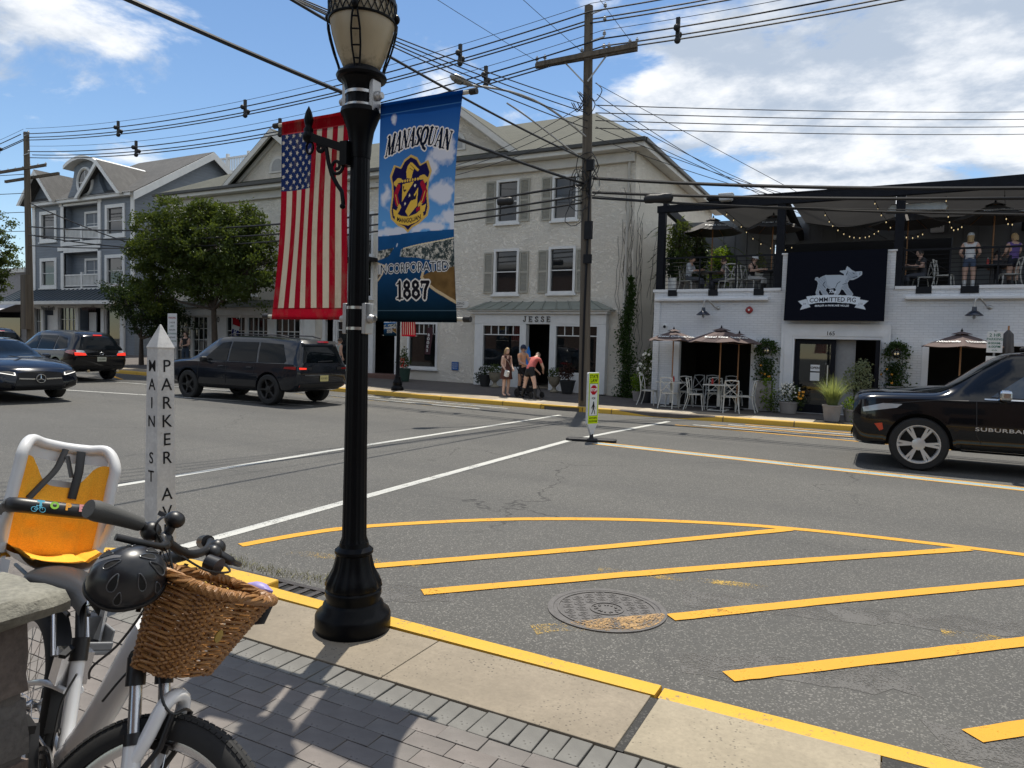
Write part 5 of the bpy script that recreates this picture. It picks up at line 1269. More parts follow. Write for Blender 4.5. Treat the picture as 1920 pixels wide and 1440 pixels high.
# railings
def railing(x0,x1):
    r = MB().bx(x0,x1,TY + .10,TY + .15,4.60,4.65).build('top_rail',m_black,ter,world=True)
    n = max(2,int((x1 - x0)/1.0))
    for i in range(n + 1): x = x0 + .02 + (x1 - x0 - .04)*i/n; MB().bx(x - .02,x + .02,TY + .105,TY + .145,3.585,4.60).build('rail_post',m_black,r,world=True)
    for k in range(8): MB().tube([(x0,TY + .125,3.70 + k*.112),(x1,TY + .125,3.70 + k*.112)],.007,5).build('rail_bar',m_black,r,world=True)
railing(-6.18,-2.94); railing(.30,3.48); railing(3.72,7)
# heater / flood light boxes under the beam
for x,y,z,nm,lb in ((-4.35,TY - .15,6.32,'flood_light','pale flood light box on the black terrace beam'),):
    p = thing(nm,lb,'light',(x,y,z)); mb = MB(); mb.prism([(-.22,.1),(-.17,-.12),(.17,-.12),(.22,.1)],-.12,.14); mb.build('housing',M('light_grey_housing',(.45,.46,.46),.5),p,bevel=.03)
p = thing('patio_heater','pale tubular heater hung under the canopy beside the middle post','heater',(.55,TY + 1.0,5.88)); mb = MB(); mb.prism([(-.75,-.1),(-.62,.12),(.62,.12),(.75,.0),(.70,-.12)],-.18,.18); mb.build('housing',M('heater_shell',(.50,.51,.51),.35,metal=.3),p,bevel=.03)
# string lights
m_bulb = NT('warm_bulb'); e = m_bulb.new('ShaderNodeEmission'); e.inputs[0].default_value = (1,.78,.42,1); e.inputs[1].default_value = .55; m_bulb.link(e.outputs[0],m_bulb.out.inputs[0]); m_bulb = m_bulb.m
bulb_me = MB().lathe([(.002,-.05),(.011,-.038),(.013,-.02),(.007,0)],8).mesh('bulb'); bulb_me.materials.append(m_bulb); bulb_me.shade_smooth()
sock_me = MB().lathe([(.014,-.005),(.014,.04),(.004,.05)],8).mesh('socket'); sock_me.materials.append(m_black)
def festoon(label,pts,n):
    p = thing('string_lights',label,'string lights',pts[0],0,'string lights under the terrace canopy')
    c = catmull(pts,12); o = Vector(pts[0]); mb = MB(); mb.tube([q - o for q in c],.006,5); mb.build('cable',m_black,p)
    for i in range(n):
        q = c[int((i + .5)/n*(len(c) - 1))] - o
        b = link('bulb',bulb_me,p); b.location = (q.x,q.y,q.z - .05); s_ = link('socket',sock_me,p); s_.location = (q.x,q.y,q.z - .05)
festoon('string of warm bulbs sagging between middle posts above the pig sign',[(-1.9,23.2,6.2),(-1.6,23.6,5.75),(-1.15,24.2,5.5),(-.7,24.8,5.55),(-.35,25.2,5.8)],13)
festoon('string of warm bulbs hanging behind the middle terrace post',[(-.5,22.6,6.2),(-.25,23.0,5.8),(.1,23.4,5.42),(.5,23.8,5.32),(.85,24.2,5.5)],11)
festoon('string of warm bulbs dangling near the exit sign',[(1.25,22.8,6.2),(1.35,23.0,5.7),(1.5,23.2,5.4),(1.75,23.5,5.55)],8)
festoon('string of warm bulbs over the left terrace tables',[(-4.6,22.6,6.15),(-4.2,23.2,5.8),(-3.9,24.5,5.5),(-3.4,26,5.4),(-3.0,26.6,5.6)],10)
festoon('string of warm bulbs at the right edge of the terrace',[(2.55,22.6,6.2),(2.65,23.0,5.7),(2.8,23.4,5.5),(3.1,23.8,5.7)],6)
# exit signs
for x,lb in ((1.28,'lit EXIT sign on grey boards right of the middle post'),(-3.55,'rounded EXIT sign partly hidden by a terrace umbrella')):
    p = thing('exit_sign',lb,'exit sign',(x,26.85,6.0)); MB().bx(-.19,.19,-.06,.05,-.17,.15).build('box',M('exit_white',(.72,.72,.72),.4),p,bevel=.04)
    lettering('word','EXIT',.17,m_letter,p,(0,-.063,.04),extrude=.002,bold=.003)
# wall things: gooseneck lamps, bell, camera
m_navy = M('navy_enamel',(.012,.016,.03),.3,coat=.3)
m_clear = glassy('clear_bulb_glass',(.2,.2,.18),.8)
def gooseneck(x,label):
    p = thing('wall_lamp',label,'wall lamp',(x,TY,2.95),0,'gooseneck wall lamps')
    mb = MB(); mb.tube(catmull([(.28,-.01,.14),(.2,-.10,.16),(.12,-.2,.26),(.03,-.28,.36),(-.06,-.33,.33),(-.08,-.33,.2),(-.08,-.33,.1)],5),.018,8); mb.lathe([(.06,0),(.055,.02),(.02,.03)],14,(.28,-.003,.14),Matrix.Rotation(R(90),4,'X')); mb.build('arm',m_steel,p,smooth=60)
    MB().lathe([(.05,.14),(.055,.08),(.06,.04),(.10,.02),(.20,-.07),(.205,-.085),(.19,-.08),(.09,.0)],24,(-.08,-.33,0)).build('shade',m_navy,p,smooth=40)
    mb = MB(); mb.lathe([(.055,-.03),(.06,-.09),(.05,-.15),(.01,-.17)],12,(-.08,-.33,0)); mb.build('bulb_jar',m_clear,p,smooth=60)
    mb = MB()
    for k in range(6): a = k*PI/3; mb.tube([(-.08 + .066*math.cos(a),-.33 + .066*math.sin(a),-.04),(-.08 + .066*math.cos(a),-.33 + .066*math.sin(a),-.12),(-.08,-.33,-.18)],.004,4)
    mb.build('guard',m_steel,p)
gooseneck(-4.75,'navy gooseneck wall lamp left of the pig sign'); gooseneck(2.0,'navy gooseneck wall lamp right of the pig sign')
p = thing('alarm_bell','round red alarm bell on the white brick left of the pig sign','alarm bell',(-3.58,TY,3.03)); MB().lathe([(.10,0),(.105,.03),(.085,.06),(.04,.075),(.002,.08)],12,(0,0,0),Matrix.Rotation(R(90),4,'X'),flute=lambda r,z,a: r*(1 + .06*math.cos(8*a))).build('gong',M('alarm_red',(.30,.012,.012),.35,coat=.3),p,smooth=30)
MB().lathe([(.03,.081),(.028,.09)],10,(0,0,0),Matrix.Rotation(R(90),4,'X')).build('boss',m_trim,p)
p = thing('security_camera','small white dome security camera above the left terrace tables','camera',(-6.05,TY,2.52)); mb = MB(); mb.lathe([(.06,0),(.06,.05),(.05,.07)],16,(0,0,.02),Matrix.Rotation(R(90),4,'X')); mb.build('housing',m_trim,p,smooth=40); MB().ball((0,-.09,0),.045,12,8).build('lens',m_black,p,smooth=60)
# ============================================================ UTILITY POLES AND WIRES
m_pole = M('pole_wood',(.10,.082,.062),.9,var=.45,vs=9,stretch=(1,1,.04),bump=.6,bs=30)
m_wire = M('cable_black',(.008,.008,.009),.5)
m_galv = M('galvanised',(.34,.34,.33),.45,metal=.6,var=.12)
m_porc = M('grey_porcelain',(.30,.31,.32),.3,coat=.3)
def insulator(mb,c,s_=1): mb.lathe([(.02,0),(.02,.05),(.05,.06),(.05,.08),(.025,.09),(.045,.10),(.045,.12),(.02,.14),(.015,.17)],10,c)
def pole(label,x,y,top,lean=(0,0)):
    z0 = zf(x,y); p = thing('utility_pole',label,'utility pole',(x,y,z0))
    h = top - z0; MB().tube([(lean[0]*t,lean[1]*t,h*t) for t in (0,.25,.5,.75,1)],[.165,.155,.145,.135,.12],14).build('shaft',m_pole,p,smooth=50)
    return p
PX,PYY = -7.6,18.98
up = pole('weathered wooden utility pole with a crossarm beside the shop corner',PX,PYY,11.35,(-.22,-.05)); zb_ = wloc(up).z
def ups(fn,name,mat,parent=None,smooth=None):
    mb = MB(); fn(mb); return mb.build(name,mat,parent or up,world=True,smooth=smooth)
ca = ups(lambda m: (m.bar((-9.45,18.98,9.98),(-6.35,18.88,9.93),.10,.13)),'crossarm',m_pole)
ca2 = ups(lambda m: (m.bar((-9.25,18.62,9.86),(-6.25,18.55,9.88),.10,.13)),'crossarm',m_pole)
for sg in (-1,1): ups(lambda m: m.bar((PX - .18 + sg*.62,18.72,9.82),(PX - .16 + sg*.06,18.72,9.2),.02,.04),'brace',m_galv)
for x in (-9.35,-9.1,-7.95,-7.15,-6.55,-6.35): ups(lambda m: insulator(m,(x,18.85,10.04)),'insulator',m_porc,smooth=40)
for z in (11.1,10.35): ups(lambda m: (m.bar((PX - .2,18.9,z),(PX + .3,18.85,z + .05),.03,.03),insulator(m,(PX + .3,18.85,z + .05)),insulator(m,(PX + .3,18.85,z - .3))),'spacer_bracket',m_galv,smooth=40)
for z,h_ in ((6.9,.3),(5.1,.5),(4.3,.25)): ups(lambda m: m.bx(PX - .06,PX + .16,18.72,18.82,z - h_/2,z + h_/2),'cable_box',m_black)
ups(lambda m: m.tube([(PX + .05,18.8,7.0),(PX + .02,18.79,4.6),(PX,18.78,2.5),(PX,18.8,.3)],.03,6),'riser_conduit',m_black,smooth=60)
rw = random.Random(5)
def tangle(m):
    for i in range(9):
        c = Vector((PX - .15 + rw.uniform(-.3,.3),18.75,rw.uniform(5.6,6.9))); r = rw.uniform(.15,.35)
        m.tube([c + Vector((r*math.cos(a)*rw.uniform(.7,1.1),rw.uniform(-.1,.1),r*math.sin(a)*1.2)) for a in [2*PI*k/10 for k in range(11)]],.013,5)
    for i in range(7):
        c = Vector((PX - .3 + rw.uniform(-.3,.3),18.75,rw.uniform(8.2,9.0)))
        m.tube(catmull([c,c + Vector((.2,-.1,-.25)),c + Vector((.35,0,.05)),c + Vector((.15,.05,.3))],5),.014,5)
ups(tangle,'cable_coils',m_wire)['kind'] = 'stuff'
# street light on a long arm
la = thing('street_light','grey cobra head street light on a long arm from the utility pole','street light',(PX,PYY,7.6))
tip = Vector((-9.55,15.6,8.32)) - Vector((PX,PYY,7.6))
def arm_pts(z0,bow): return [Vector((-.12,-.1,z0)).lerp(tip,t) + Vector((0,0,bow*math.sin(PI*t))) for t in [i/10 for i in range(11)]]
MB().tube(arm_pts(.1,.35),.03,8).build('arm',m_galv,la,smooth=60)
MB().tube([Vector((-.12,-.1,-.55)).lerp(tip,t) + Vector((0,0,.25*math.sin(PI*t)*t)) for t in [i/8*.72 for i in range(9)]],.022,8).build('brace',m_galv,la,smooth=60)
dd = tip.normalized(); hd = MB(); hd.mx = Matrix.Translation(tip) @ dd.to_track_quat('X','Z').to_matrix().to_4x4()
hd.lathe([(.002,-.05),(.06,0),(.10,.15),(.15,.35),(.14,.52),(.05,.62),(.002,.63)],16,(0,0,0),Matrix.Rotation(R(90),4,'Y') @ Matrix.Diagonal((.55,1,1,1)))
hd.build('head',m_galv,la,smooth=60)
hd = MB(); hd.mx = Matrix.Translation(tip) @ dd.to_track_quat('X','Z').to_matrix().to_4x4(); hd.ball((.38,0,-.05),.13,14,8,(1.2,.9,.5)); hd.build('lens',m_clear,la,smooth=60)

lp = pole('distant wooden utility pole with double crossarm at the left',-36.6,19.6,11.4,(-.25,0))
def lps(fn,name,mat,smooth=None):
    mb = MB(); fn(mb); return mb.build(name,mat,lp,world=True,smooth=smooth)
for z,y in ((9.55,19.3),(9.30,19.9)): lps(lambda m: m.bar((-38.5,y - .4,z - .12),(-35.1,y + .2,z + .12),.1,.12),'crossarm',m_pole)
for i in range(7): lps(lambda m: insulator(m,(-38.3 + i*.5,19.2 + i*.07,9.5 + i*.03)),'insulator',m_porc)
for z in (11.2,10.3): lps(lambda m: (m.bar((-36.9,19.5,z),(-36.3,19.4,z),.04,.04),insulator(m,(-36.3,19.4,z))),'spacer_bracket',m_galv)
lps(lambda m: m.bx(-36.7,-36.3,19.2,19.45,2.0,4.6),'cable_guard',m_pole)

def wire(name,label,p0,p1,sag,r=.012,parent=None,group=None,n=26,wrap=0,cat='wire'):
    p0,p1 = Vector(p0),Vector(p1); pts = [p0.lerp(p1,i/n) - Vector((0,0,sag*4*(i/n)*(1 - i/n))) for i in range(n + 1)]
    o = Vector((0,0,0)) if parent is not None else p0
    mb = MB(); mb.tube([q - o for q in pts],r,6)
    ob = mb.build(name,m_wire,parent)
    if parent is None: ob.location = p0; tag(ob,label,cat,group)
    return pts
def spacer_bundle(label,p0,p1,sag,spacers,group):
    """covered conductors hung with spacers from a thin messenger"""
    b = thing('aerial_cable',label,'wire',p0,0,group); o = Vector(p0); n = 30
    p0,p1 = Vector(p0),Vector(p1)
    at = lambda t,dz,dy: p0.lerp(p1,t) - Vector((0,0,sag*4*t*(1 - t))) + Vector((0,dy,dz)) - o
    for dz,dy,r in ((.28,0,.008),(.0,-.12,.02),(-.10,.12,.02),(-.26,0,.02)):
        MB().tube([at(i/n,dz,dy) for i in range(n + 1)],r,6).build('conductor',m_wire,b)
    for t in spacers:
        c = at(t,0,0); mb = MB(); mb.bx(c.x - .05,c.x + .05,c.y - .04,c.y + .04,c.z - .30,c.z + .30); mb.ball((c.x,c.y - .12,c.z),.09,8,6); mb.ball((c.x,c.y + .12,c.z - .1),.09,8,6); mb.ball((c.x,c.y,c.z - .28),.09,8,6); mb.build('spacer',m_rubber,b,smooth=60)
g_ = 'overhead spacer cables'
spacer_bundle('upper spacer cable bundle running from the far pole top to the crossarm pole',(-36.7,19.5,11.25),(PX - .1,18.85,11.1),.75,(.25,.52,.85),g_)
spacer_bundle('lower spacer cable bundle running from the far pole to the crossarm pole',(-36.2,19.4,10.35),(PX + .25,18.85,10.3),.85,(.28,.57,.87),g_)
spacer_bundle('upper spacer cable bundle leaving the crossarm pole to the upper right',(PX - .1,18.85,11.1),(14,18.0,11.7),.5,(.6,),g_)
spacer_bundle('lower spacer cable bundle leaving the crossarm pole to the upper right',(PX + .25,18.85,10.3),(14,17.8,10.9),.5,(.10,),g_)
spacer_bundle('spacer cable bundle leaving the far pole to the left',(-36.9,19.5,11.25),(-62,21,11.0),.6,(.1,),g_)
g2 = 'service wires fanning from the crossarm pole'
# low-voltage lines from the near side of the street over the lamp to the pole, and on to the right
for k in range(4):
    z = 8.58 - k*.21
    wire('service_wire',('topmost','second','third','lowest')[k] + ' of four parallel wires coming over the lamp to the pole',(-12.5 + k*.55,-3.5,8.3 - .05*k),(PX - .1,18.86,z),.55,.013,group='four wires above the lamp')
    wire('service_wire',('topmost','second','third','lowest')[k] + ' of four parallel wires running right from the pole across the sky',(PX + .1,18.9,z),(26 + .0,65,19.2 - k*.45),.6,.014,group='four wires in the right sky')
for k,(a,b,r,s_) in enumerate((((-9.9,-2.0,6.6),(PX - .15,18.85,6.42),.035,.35),((-8.2,-2.0,7.15),(PX - .15,18.85,7.1),.024,.35))):
    wire('trunk_cable',('thick lower black cable crossing behind the lamp from upper left','thinner upper black cable crossing behind the lamp from upper left')[k],a,b,s_,r)
for k,(a,b) in enumerate((((-9.4,18.9,10.1),(-14.2,-3,12.6)),((-7.95,18.9,10.1),(-10.6,-3,13.0)),((-6.5,18.9,10.1),(-7.2,-3,13.2)))):
    wire('service_wire',('thin wire from the left end of the crossarm toward the viewer','thin wire from the crossarm middle toward the viewer','thin wire from the right end of the crossarm toward the viewer')[k],a,b,.4,.007)
wire('guy_wire','thin guy wire slanting down from the pole to behind the restaurant',(PX + .05,18.9,9.2),(5.5,33,3.2),.1,.008)
for k,(z,ex,ey,ez,s_,r) in enumerate(((6.54,14,19.2,5.3,.45,.045),(6.15,14,19.2,5.0,.32,.04),(6.0,14,19.3,4.5,.35,.03),(6.05,14,19.2,5.2,.6,.012))):
    wire('trunk_cable',('topmost thick cable crossing in front of the terrace roof','second thick cable crossing in front of the terrace canopy','third thick cable crossing the terrace umbrellas','thin lashed wire crossing in front of the terrace')[k],(PX + .12,18.8,z),(ex,ey,ez),s_,r)
for k,(z,ez,s_,r) in enumerate(((6.42,6.9,.62,.035),(6.1,6.5,.62,.03),(5.9,6.0,.55,.028))):
    wire('trunk_cable',('upper thick cable from the pole leftward past the shuttered windows','middle thick cable from the pole leftward past the shuttered windows','lower thick cable from the pole leftward past the shuttered windows')[k],(PX - .12,18.85,z),(-36.5,19.5,ez),s_,r)
for k in range(5):
    wire('service_wire',('topmost','second','middle','fourth','lowest')[k] + ' of five service drops fanning from the pole behind the terrace',(PX + .1,18.95,8.9 - k*.3),(-2.6 + k*.5,29.5,6.9 + .25*(k % 2)),.25,.010,group=g2)
for k in range(3):
    wire('service_wire',('upper','middle','lower')[k] + ' of three service drops sagging from the pole onto the stucco front',(PX - .12,18.9,8.7 - k*.35),(-17.5 - k,SY - .3,8.4 - .15*k),.45,.010,group=g2 + ' left')
for k in range(4):
    wire('service_wire',('topmost','second','third','lowest')[k] + ' of four wires leaving the far pole toward the left edge',(-36.8,19.5,9.4 - k*.9),(-60,14 - k,10.5 - k*1.0),.4,.016,group='wires left of the far pole')
for k in range(2):
    wire('trunk_cable',('cable from the far pole sloping to the blue building','lower cable from the far pole toward the tree')[k],(-36.4,19.5,8.0 - k*1.5),(-30 + 2*k,22.9,5.6 + k*.3),.2,.03)
m_ = 0
for c,L,lb in (((-10.3,18.9,6.12),.55,'black splice case on the cable in front of the shuttered windows'),((-12.6,18.9,5.42),.62,'black splice case on the cable right of the town banner'),((-5.6,18.85,5.86),.8,'black splice case on the cable right of the pole')):
    p = thing('splice_case',lb,'splice case',c); MB().lathe([(.03,-L/2),(.11,-L/2 + .04),(.125,-L/4),(.11,0),(.125,L/4),(.11,L/2 - .04),(.03,L/2)],12,(0,0,0),Matrix.Rotation(R(90),4,'Y')).build('case',m_rubber,p,smooth=60)
# ============================================================ VEHICLES
def pchip(xk,yk,x):
    """monotone cubic through the knots"""
    n = len(xk); h = [xk[i + 1] - xk[i] for i in range(n - 1)]; d = [(yk[i + 1] - yk[i])/h[i] for i in range(n - 1)]
    m = [d[0]] + [0 if d[i - 1]*d[i] <= 0 else 2*d[i - 1]*d[i]/(d[i - 1] + d[i]) for i in range(1,n - 1)] + [d[-1]]
    i = max(0,min(n - 2,next((k for k in range(n - 1) if x <= xk[k + 1]),n - 2))); t = (x - xk[i])/h[i]
    return (2*t ** 3 - 3*t ** 2 + 1)*yk[i] + (t ** 3 - 2*t ** 2 + t)*h[i]*m[i] + (-2*t ** 3 + 3*t ** 2)*yk[i + 1] + (t ** 3 - t ** 2)*h[i]*m[i + 1]
def paint(name,col,rough=.22): return M(name,col,rough,metal=0,var=.06,vs=1.5,coat=.55,spec=.25)
m_tyre = M('tyre',(.014,.014,.014),.75,var=.2,vs=30)
m_plast = M('black_plastic',(.012,.012,.013),.55,var=.15)
m_chrome = M('chrome',(.62,.63,.64),.12,metal=1.0,var=.04)
m_autoglass = M('car_glass',(.004,.006,.008),.05,spec=.14,var=.2)
m_rimsil = M('bright_alloy_wheel',(.62,.62,.62),.3,metal=.55,var=.05)
m_lens = M('lamp_lens',(.40,.42,.44),.08,spec=.9,coat=1)
m_red = M('tail_lens',(.28,.008,.010),.12,coat=1)
def emis(name,col,s_):
    t = NT(name); e = t.new('ShaderNodeEmission'); e.inputs[0].default_value = (*col,1); e.inputs[1].default_value = s_; t.link(e.outputs[0],t.out.inputs[0]); return t.m
m_redlit = emis('lit_tail_lamp',(1,.05,.03),.9)
m_whitelit = emis('lit_head_lamp',(1,.97,.9),1.3)

class Car:
    """body lofted from cross-sections, wheel wells cut out, panels pressed onto its surface"""
    def __init__(s,name,label,cat,loc,heading,knots,mat,wheels,rw,scale=1.0,group=None):
        s.root = thing(name,label,cat,loc,heading,group); s.root.scale = (scale,)*3
        xk = [k[0] for k in knots]; cols = list(zip(*knots)); L0,L1 = xk[0],xk[-1]; n = 90
        P_ = lambda j,x: pchip(xk,cols[j],x)
        rings = []; K = None
        for i in range(n + 1):
            x = L0 + (L1 - L0)*i/n
            zb,zs,zt,wb,wm,ws,wt = [P_(j,x) for j in range(1,8)]
            zm = zb + (zs - zb)*.48
            half = [(0,zb),(wb*.8,zb),(wb,zb + .05),((wb + wm)/2 + .01,zb + (zm - zb)*.4),(wm,zm),((wm*.55 + ws*.45) + .004,zm + (zs - zm)*.6),(ws,zs),(ws - .02,zs + min(.02,(zt - zs)*.2)),(ws + (wt - ws)*.5,zs + (zt - zs)*.5),(wt,zt - min(.07,(zt - zs)*.3)),(wt - .05,zt - min(.018,(zt - zs)*.08)),(wt*.72,zt + .012),(wt*.36,zt + .028),(0,zt + .033)]
            rings.append([(x,y,z) for y,z in half] + [(x,-y,z) for y,z in reversed(half[1:-1])])
        m = len(rings[0]); vs = [v for r in rings for v in r]
        fs = [(i*m + k,i*m + (k + 1) % m,(i + 1)*m + (k + 1) % m,(i + 1)*m + k) for i in range(n) for k in range(m)] + [tuple(range(m - 1,-1,-1)),tuple(n*m + k for k in range(m))]
        me = bpy.data.meshes.new('body'); me.from_pydata(vs,[],fs)
        bm = bmesh.new(); bm.from_mesh(me); bmesh.ops.recalc_face_normals(bm,faces=bm.faces); s.bvh = BVHTree.FromBMesh(bm); bm.to_mesh(me); bm.free()
        body = bpy.data.objects.new('body',me); COL.objects.link(body)
        cut = MB()
        for wx in wheels:
            for sg in (-1,1):
                cut.lathe([(rw + .055,0),(rw + .055,.42)],28,(wx,sg*.62,rw + .01),Matrix.Rotation(R(-90)*sg,4,'X'))
        co = cut.build('cutter',m_plast,fix=True)
        md = body.modifiers.new('cut','BOOLEAN'); md.operation = 'DIFFERENCE'; md.object = co; md.solver = 'EXACT'
        me2 = bpy.data.meshes.new_from_object(body.evaluated_get(bpy.context.evaluated_depsgraph_get()))
        bpy.data.objects.remove(body); bpy.data.objects.remove(co); bpy.data.meshes.remove(me)
        me2.materials.clear(); me2.materials.append(mat); me2.materials.append(m_plast)
        for p in me2.polygons:
            c = p.center
            if any(math.hypot(c.x - wx,c.z - rw - .01) < rw + .052 and abs(c.y) > .6 for wx in wheels) and (abs(p.normal.y) < .5 or abs(abs(c.y) - .62) < .02): p.material_index = 1
        smooth_mesh(me2,32); s.body = link('body',me2,s.root); s.L0,s.L1 = L0,L1
    def panel(s,name,poly,side,mat,off=.006,cell=.09,parent=None,two=True):
        """polygon pressed onto the body: side 'y' (x,z) both flanks, 'f'/'b' (y,z) front/back, 't' (x,y) top"""
        for sg in ((1,-1) if side == 'y' and two else (1,)):
            me = bpy.data.meshes.new(name); bm = bmesh.new()
            pts = {'y': lambda a,b: (a,0,b),'f': lambda a,b: (0,a,b),'b': lambda a,b: (0,a,b),'t': lambda a,b: (a,b,0)}[side]
            bm.faces.new([bm.verts.new(pts(*q)) for q in poly]); ax = {'y': ((1,0,0),(0,0,1)),'f': ((0,1,0),(0,0,1)),'b': ((0,1,0),(0,0,1)),'t': ((1,0,0),(0,1,0))}[side]
            for a in ax:
                a = Vector(a); ds = [v.co.dot(a) for v in bm.verts]; lo,hi = min(ds),max(ds); n = int((hi - lo)/cell)
                for i in range(1,n + 1):
                    d = lo + (hi - lo)*i/(n + 1); bmesh.ops.bisect_plane(bm,geom=bm.verts[:] + bm.edges[:] + bm.faces[:],plane_co=a*d,plane_no=a)
            for v in bm.verts:
                if side == 'y': o,d = Vector((v.co.x,sg*3,v.co.z)),Vector((0,-sg,0))
                elif side == 'f': o,d = Vector((6,v.co.y,v.co.z)),Vector((-1,0,0))
                elif side == 'b': o,d = Vector((-6,v.co.y,v.co.z)),Vector((1,0,0))
                else: o,d = Vector((v.co.x,v.co.y,6)),Vector((0,0,-1))
                hit,nr,_,_ = s.bvh.ray_cast(o,d)
                if hit is None: hit,nr,_,_ = s.bvh.find_nearest(Vector((v.co.x,v.co.y,v.co.z)) + (-d*1.2))
                v.co = hit + (-d*off) + nr*off*.4
            ref = {'y': Vector((0,sg,0)),'f': Vector((1,0,0)),'b': Vector((-1,0,0)),'t': Vector((0,0,1))}[side]
            for f in bm.faces:
                f.normal_update()
                if f.normal.dot(ref) < 0: f.normal_flip()
            bm.to_mesh(me); bm.free(); me.materials.append(mat); me.shade_smooth(); o_ = link(name,me,parent or s.root)
        return o_
    def seam(s,pts,side='y',w=.012,mat=None,off=.004,name='panel_gap'):
        for a,b in zip(pts[:-1],pts[1:]):
            dx,dz = b[0] - a[0],b[1] - a[1]; L = math.hypot(dx,dz) or 1; nx,nz = -dz/L*w/2,dx/L*w/2
            s.panel(name,[(a[0] + nx,a[1] + nz),(b[0] + nx,b[1] + nz),(b[0] - nx,b[1] - nz),(a[0] - nx,a[1] - nz)],side,mat or m_plast,off,.12)
    def wheel(s,x,y,r,w,rim_r,rim_mat,spokes,twin=True):
        for sg in (-1,1):
            p = bpy.data.objects.new('wheel',None); COL.objects.link(p); p.parent = s.root; p.location = (x,sg*y,r); p.empty_display_size = .1
            mx = Matrix.Rotation(R(90)*-sg,4,'X')
            MB().lathe([(rim_r,-w/2),(r - .03,-w/2),(r,-w/2 + .03),(r,w/2 - .03),(r - .03,w/2),(rim_r + .01,w/2),(rim_r - .005,w/2 - .02),(rim_r - .02,-w/2)],40,(0,0,0),mx,caps=False).build('tyre',m_tyre,p,smooth=40)
            mb = MB(); mb.lathe([(rim_r - .03,-w/4),(rim_r - .012,w/2 - .03),(rim_r + .008,w/2 - .012),(rim_r + .01,w/2 - .004),(rim_r - .008,w/2 - .004),(rim_r - .03,w/2 - .035)],40,(0,0,0),mx,caps=False)
            mb.lathe([(.10,w/2 - .06),(.095,w/2 - .03),(.06,w/2 - .022),(.002,w/2 - .02)],20,(0,0,0),mx)
            for k in range(spokes):
                for dd in ((-.085,.085) if twin else (0,)):
                    a = 2*PI*k/spokes; q = lambda rr,an,zz: mx @ Vector((rr*math.cos(an),rr*math.sin(an),zz))
                    mb.bar(q(.06,a,w/2 - .045),q(rim_r - .01,a + dd*1.3,w/2 - .028),.052 if not twin else .038,.03,up=(0,1,0))
            mb.build('rim',rim_mat,p,smooth=40)
            MB().lathe([(rim_r - .02,-.035),(.001,-.034)],24,(0,0,0),mx,caps=False).build('brake_disc',m_plast,p)
    def box(s,name,c,d,mat,bevel=.02,parent=None): return MB().box(c,d).build(name,mat,parent or s.root,bevel=bevel)
    def mirrors(s,x,y,z,mat,d=(.16,.22,.17)):
        for sg in (-1,1):
            mb = MB(); mb.box((x,sg*(y + d[1]/2),z),d); o = mb.build('wing_mirror',mat,s.root,bevel=.05,segs=3); mb = MB(); mb.bar((x + .02,sg*(y - .06),z - .06),(x,sg*(y + .05),z - .05),.06,.04); mb.build('mirror_stalk',m_plast,o)
    def handles(s,xs_,y,z,mat):
        for x in xs_:
            for sg in (-1,1): MB().box((x,sg*y,z),(.2,.035,.03)).build('door_handle',mat,s.root,bevel=.01)

# ---- black full-size SUV passing on the right (heads left)
sub = Car('suv','glossy black full size SUV with chrome wheels lettered SUBURBAN driving at the right','car',(2.45,13.72,0),PI,[
    # x, zb, zside(belt), ztop, wb, wm, ws, wt
    (-2.86,.62,1.02,1.30,.72,.86,.84,.66),(-2.78,.45,1.10,1.70,.86,.96,.92,.70),(-2.5,.36,1.14,1.83,.93,1.01,.96,.72),(-1.2,.33,1.15,1.875,.96,1.02,.97,.74),(.0,.33,1.15,1.88,.96,1.02,.97,.74),(.72,.33,1.14,1.84,.96,1.02,.97,.72),
    (1.05,.33,1.13,1.66,.96,1.02,.97,.74),(1.45,.33,1.12,1.37,.96,1.02,.97,.80),(1.72,.33,1.125,1.225,.96,1.02,.97,.87),(2.2,.34,1.115,1.205,.95,1.01,.97,.87),(2.6,.34,1.10,1.19,.94,1.0,.965,.86),(2.80,.36,1.06,1.16,.90,.97,.95,.82),(2.87,.42,.99,1.10,.80,.92,.90,.74)],paint('suv_black',(.004,.0045,.006),.12),(1.93,-1.47),.415)
s = sub
m_glass_daylight = M('car_glass_painted_daylight',(.05,.068,.085),.03,spec=.7,var=.3,vs=2,coat=.8); s.panel('side_window',[(1.02,1.20),(.38,1.71),(.24,1.72),(.24,1.19)],'y',m_glass_daylight); s.panel('side_window',[(.16,1.19),(.16,1.73),(-.82,1.73),(-.82,1.19)],'y',m_autoglass); s.panel('side_window',[(-.92,1.19),(-.92,1.73),(-2.42,1.68),(-2.52,1.22)],'y',m_autoglass)  # front pane's lighter base colour stands in for sky light seen through the cabin
s.panel('windscreen',[(-.76,1.23),(-.62,1.76),(.62,1.76),(.76,1.23)],'f',m_autoglass); s.panel('rear_window',[(-.70,1.2),(-.6,1.68),(.6,1.68),(.7,1.2)],'b',m_autoglass)
s.seam([(1.1,1.165),(-2.5,1.175)],'y',.022,m_chrome,.012,'chrome_strip')
for pts in ([(1.2,1.12),(1.18,.62),(1.08,.42)],[(.2,1.14),(.2,.42)],[(-.86,1.14),(-.86,.95)],[(2.38,1.03),(1.7,1.12),(1.3,1.13)]): s.seam(pts)
s.panel('rocker',[(1.38,.36),(-.9,.36),(-.9,.46),(1.38,.46)],'y',m_plast); s.seam([(1.35,.35),(-.9,.35)],'y',.03,m_chrome,.02,'running_board')
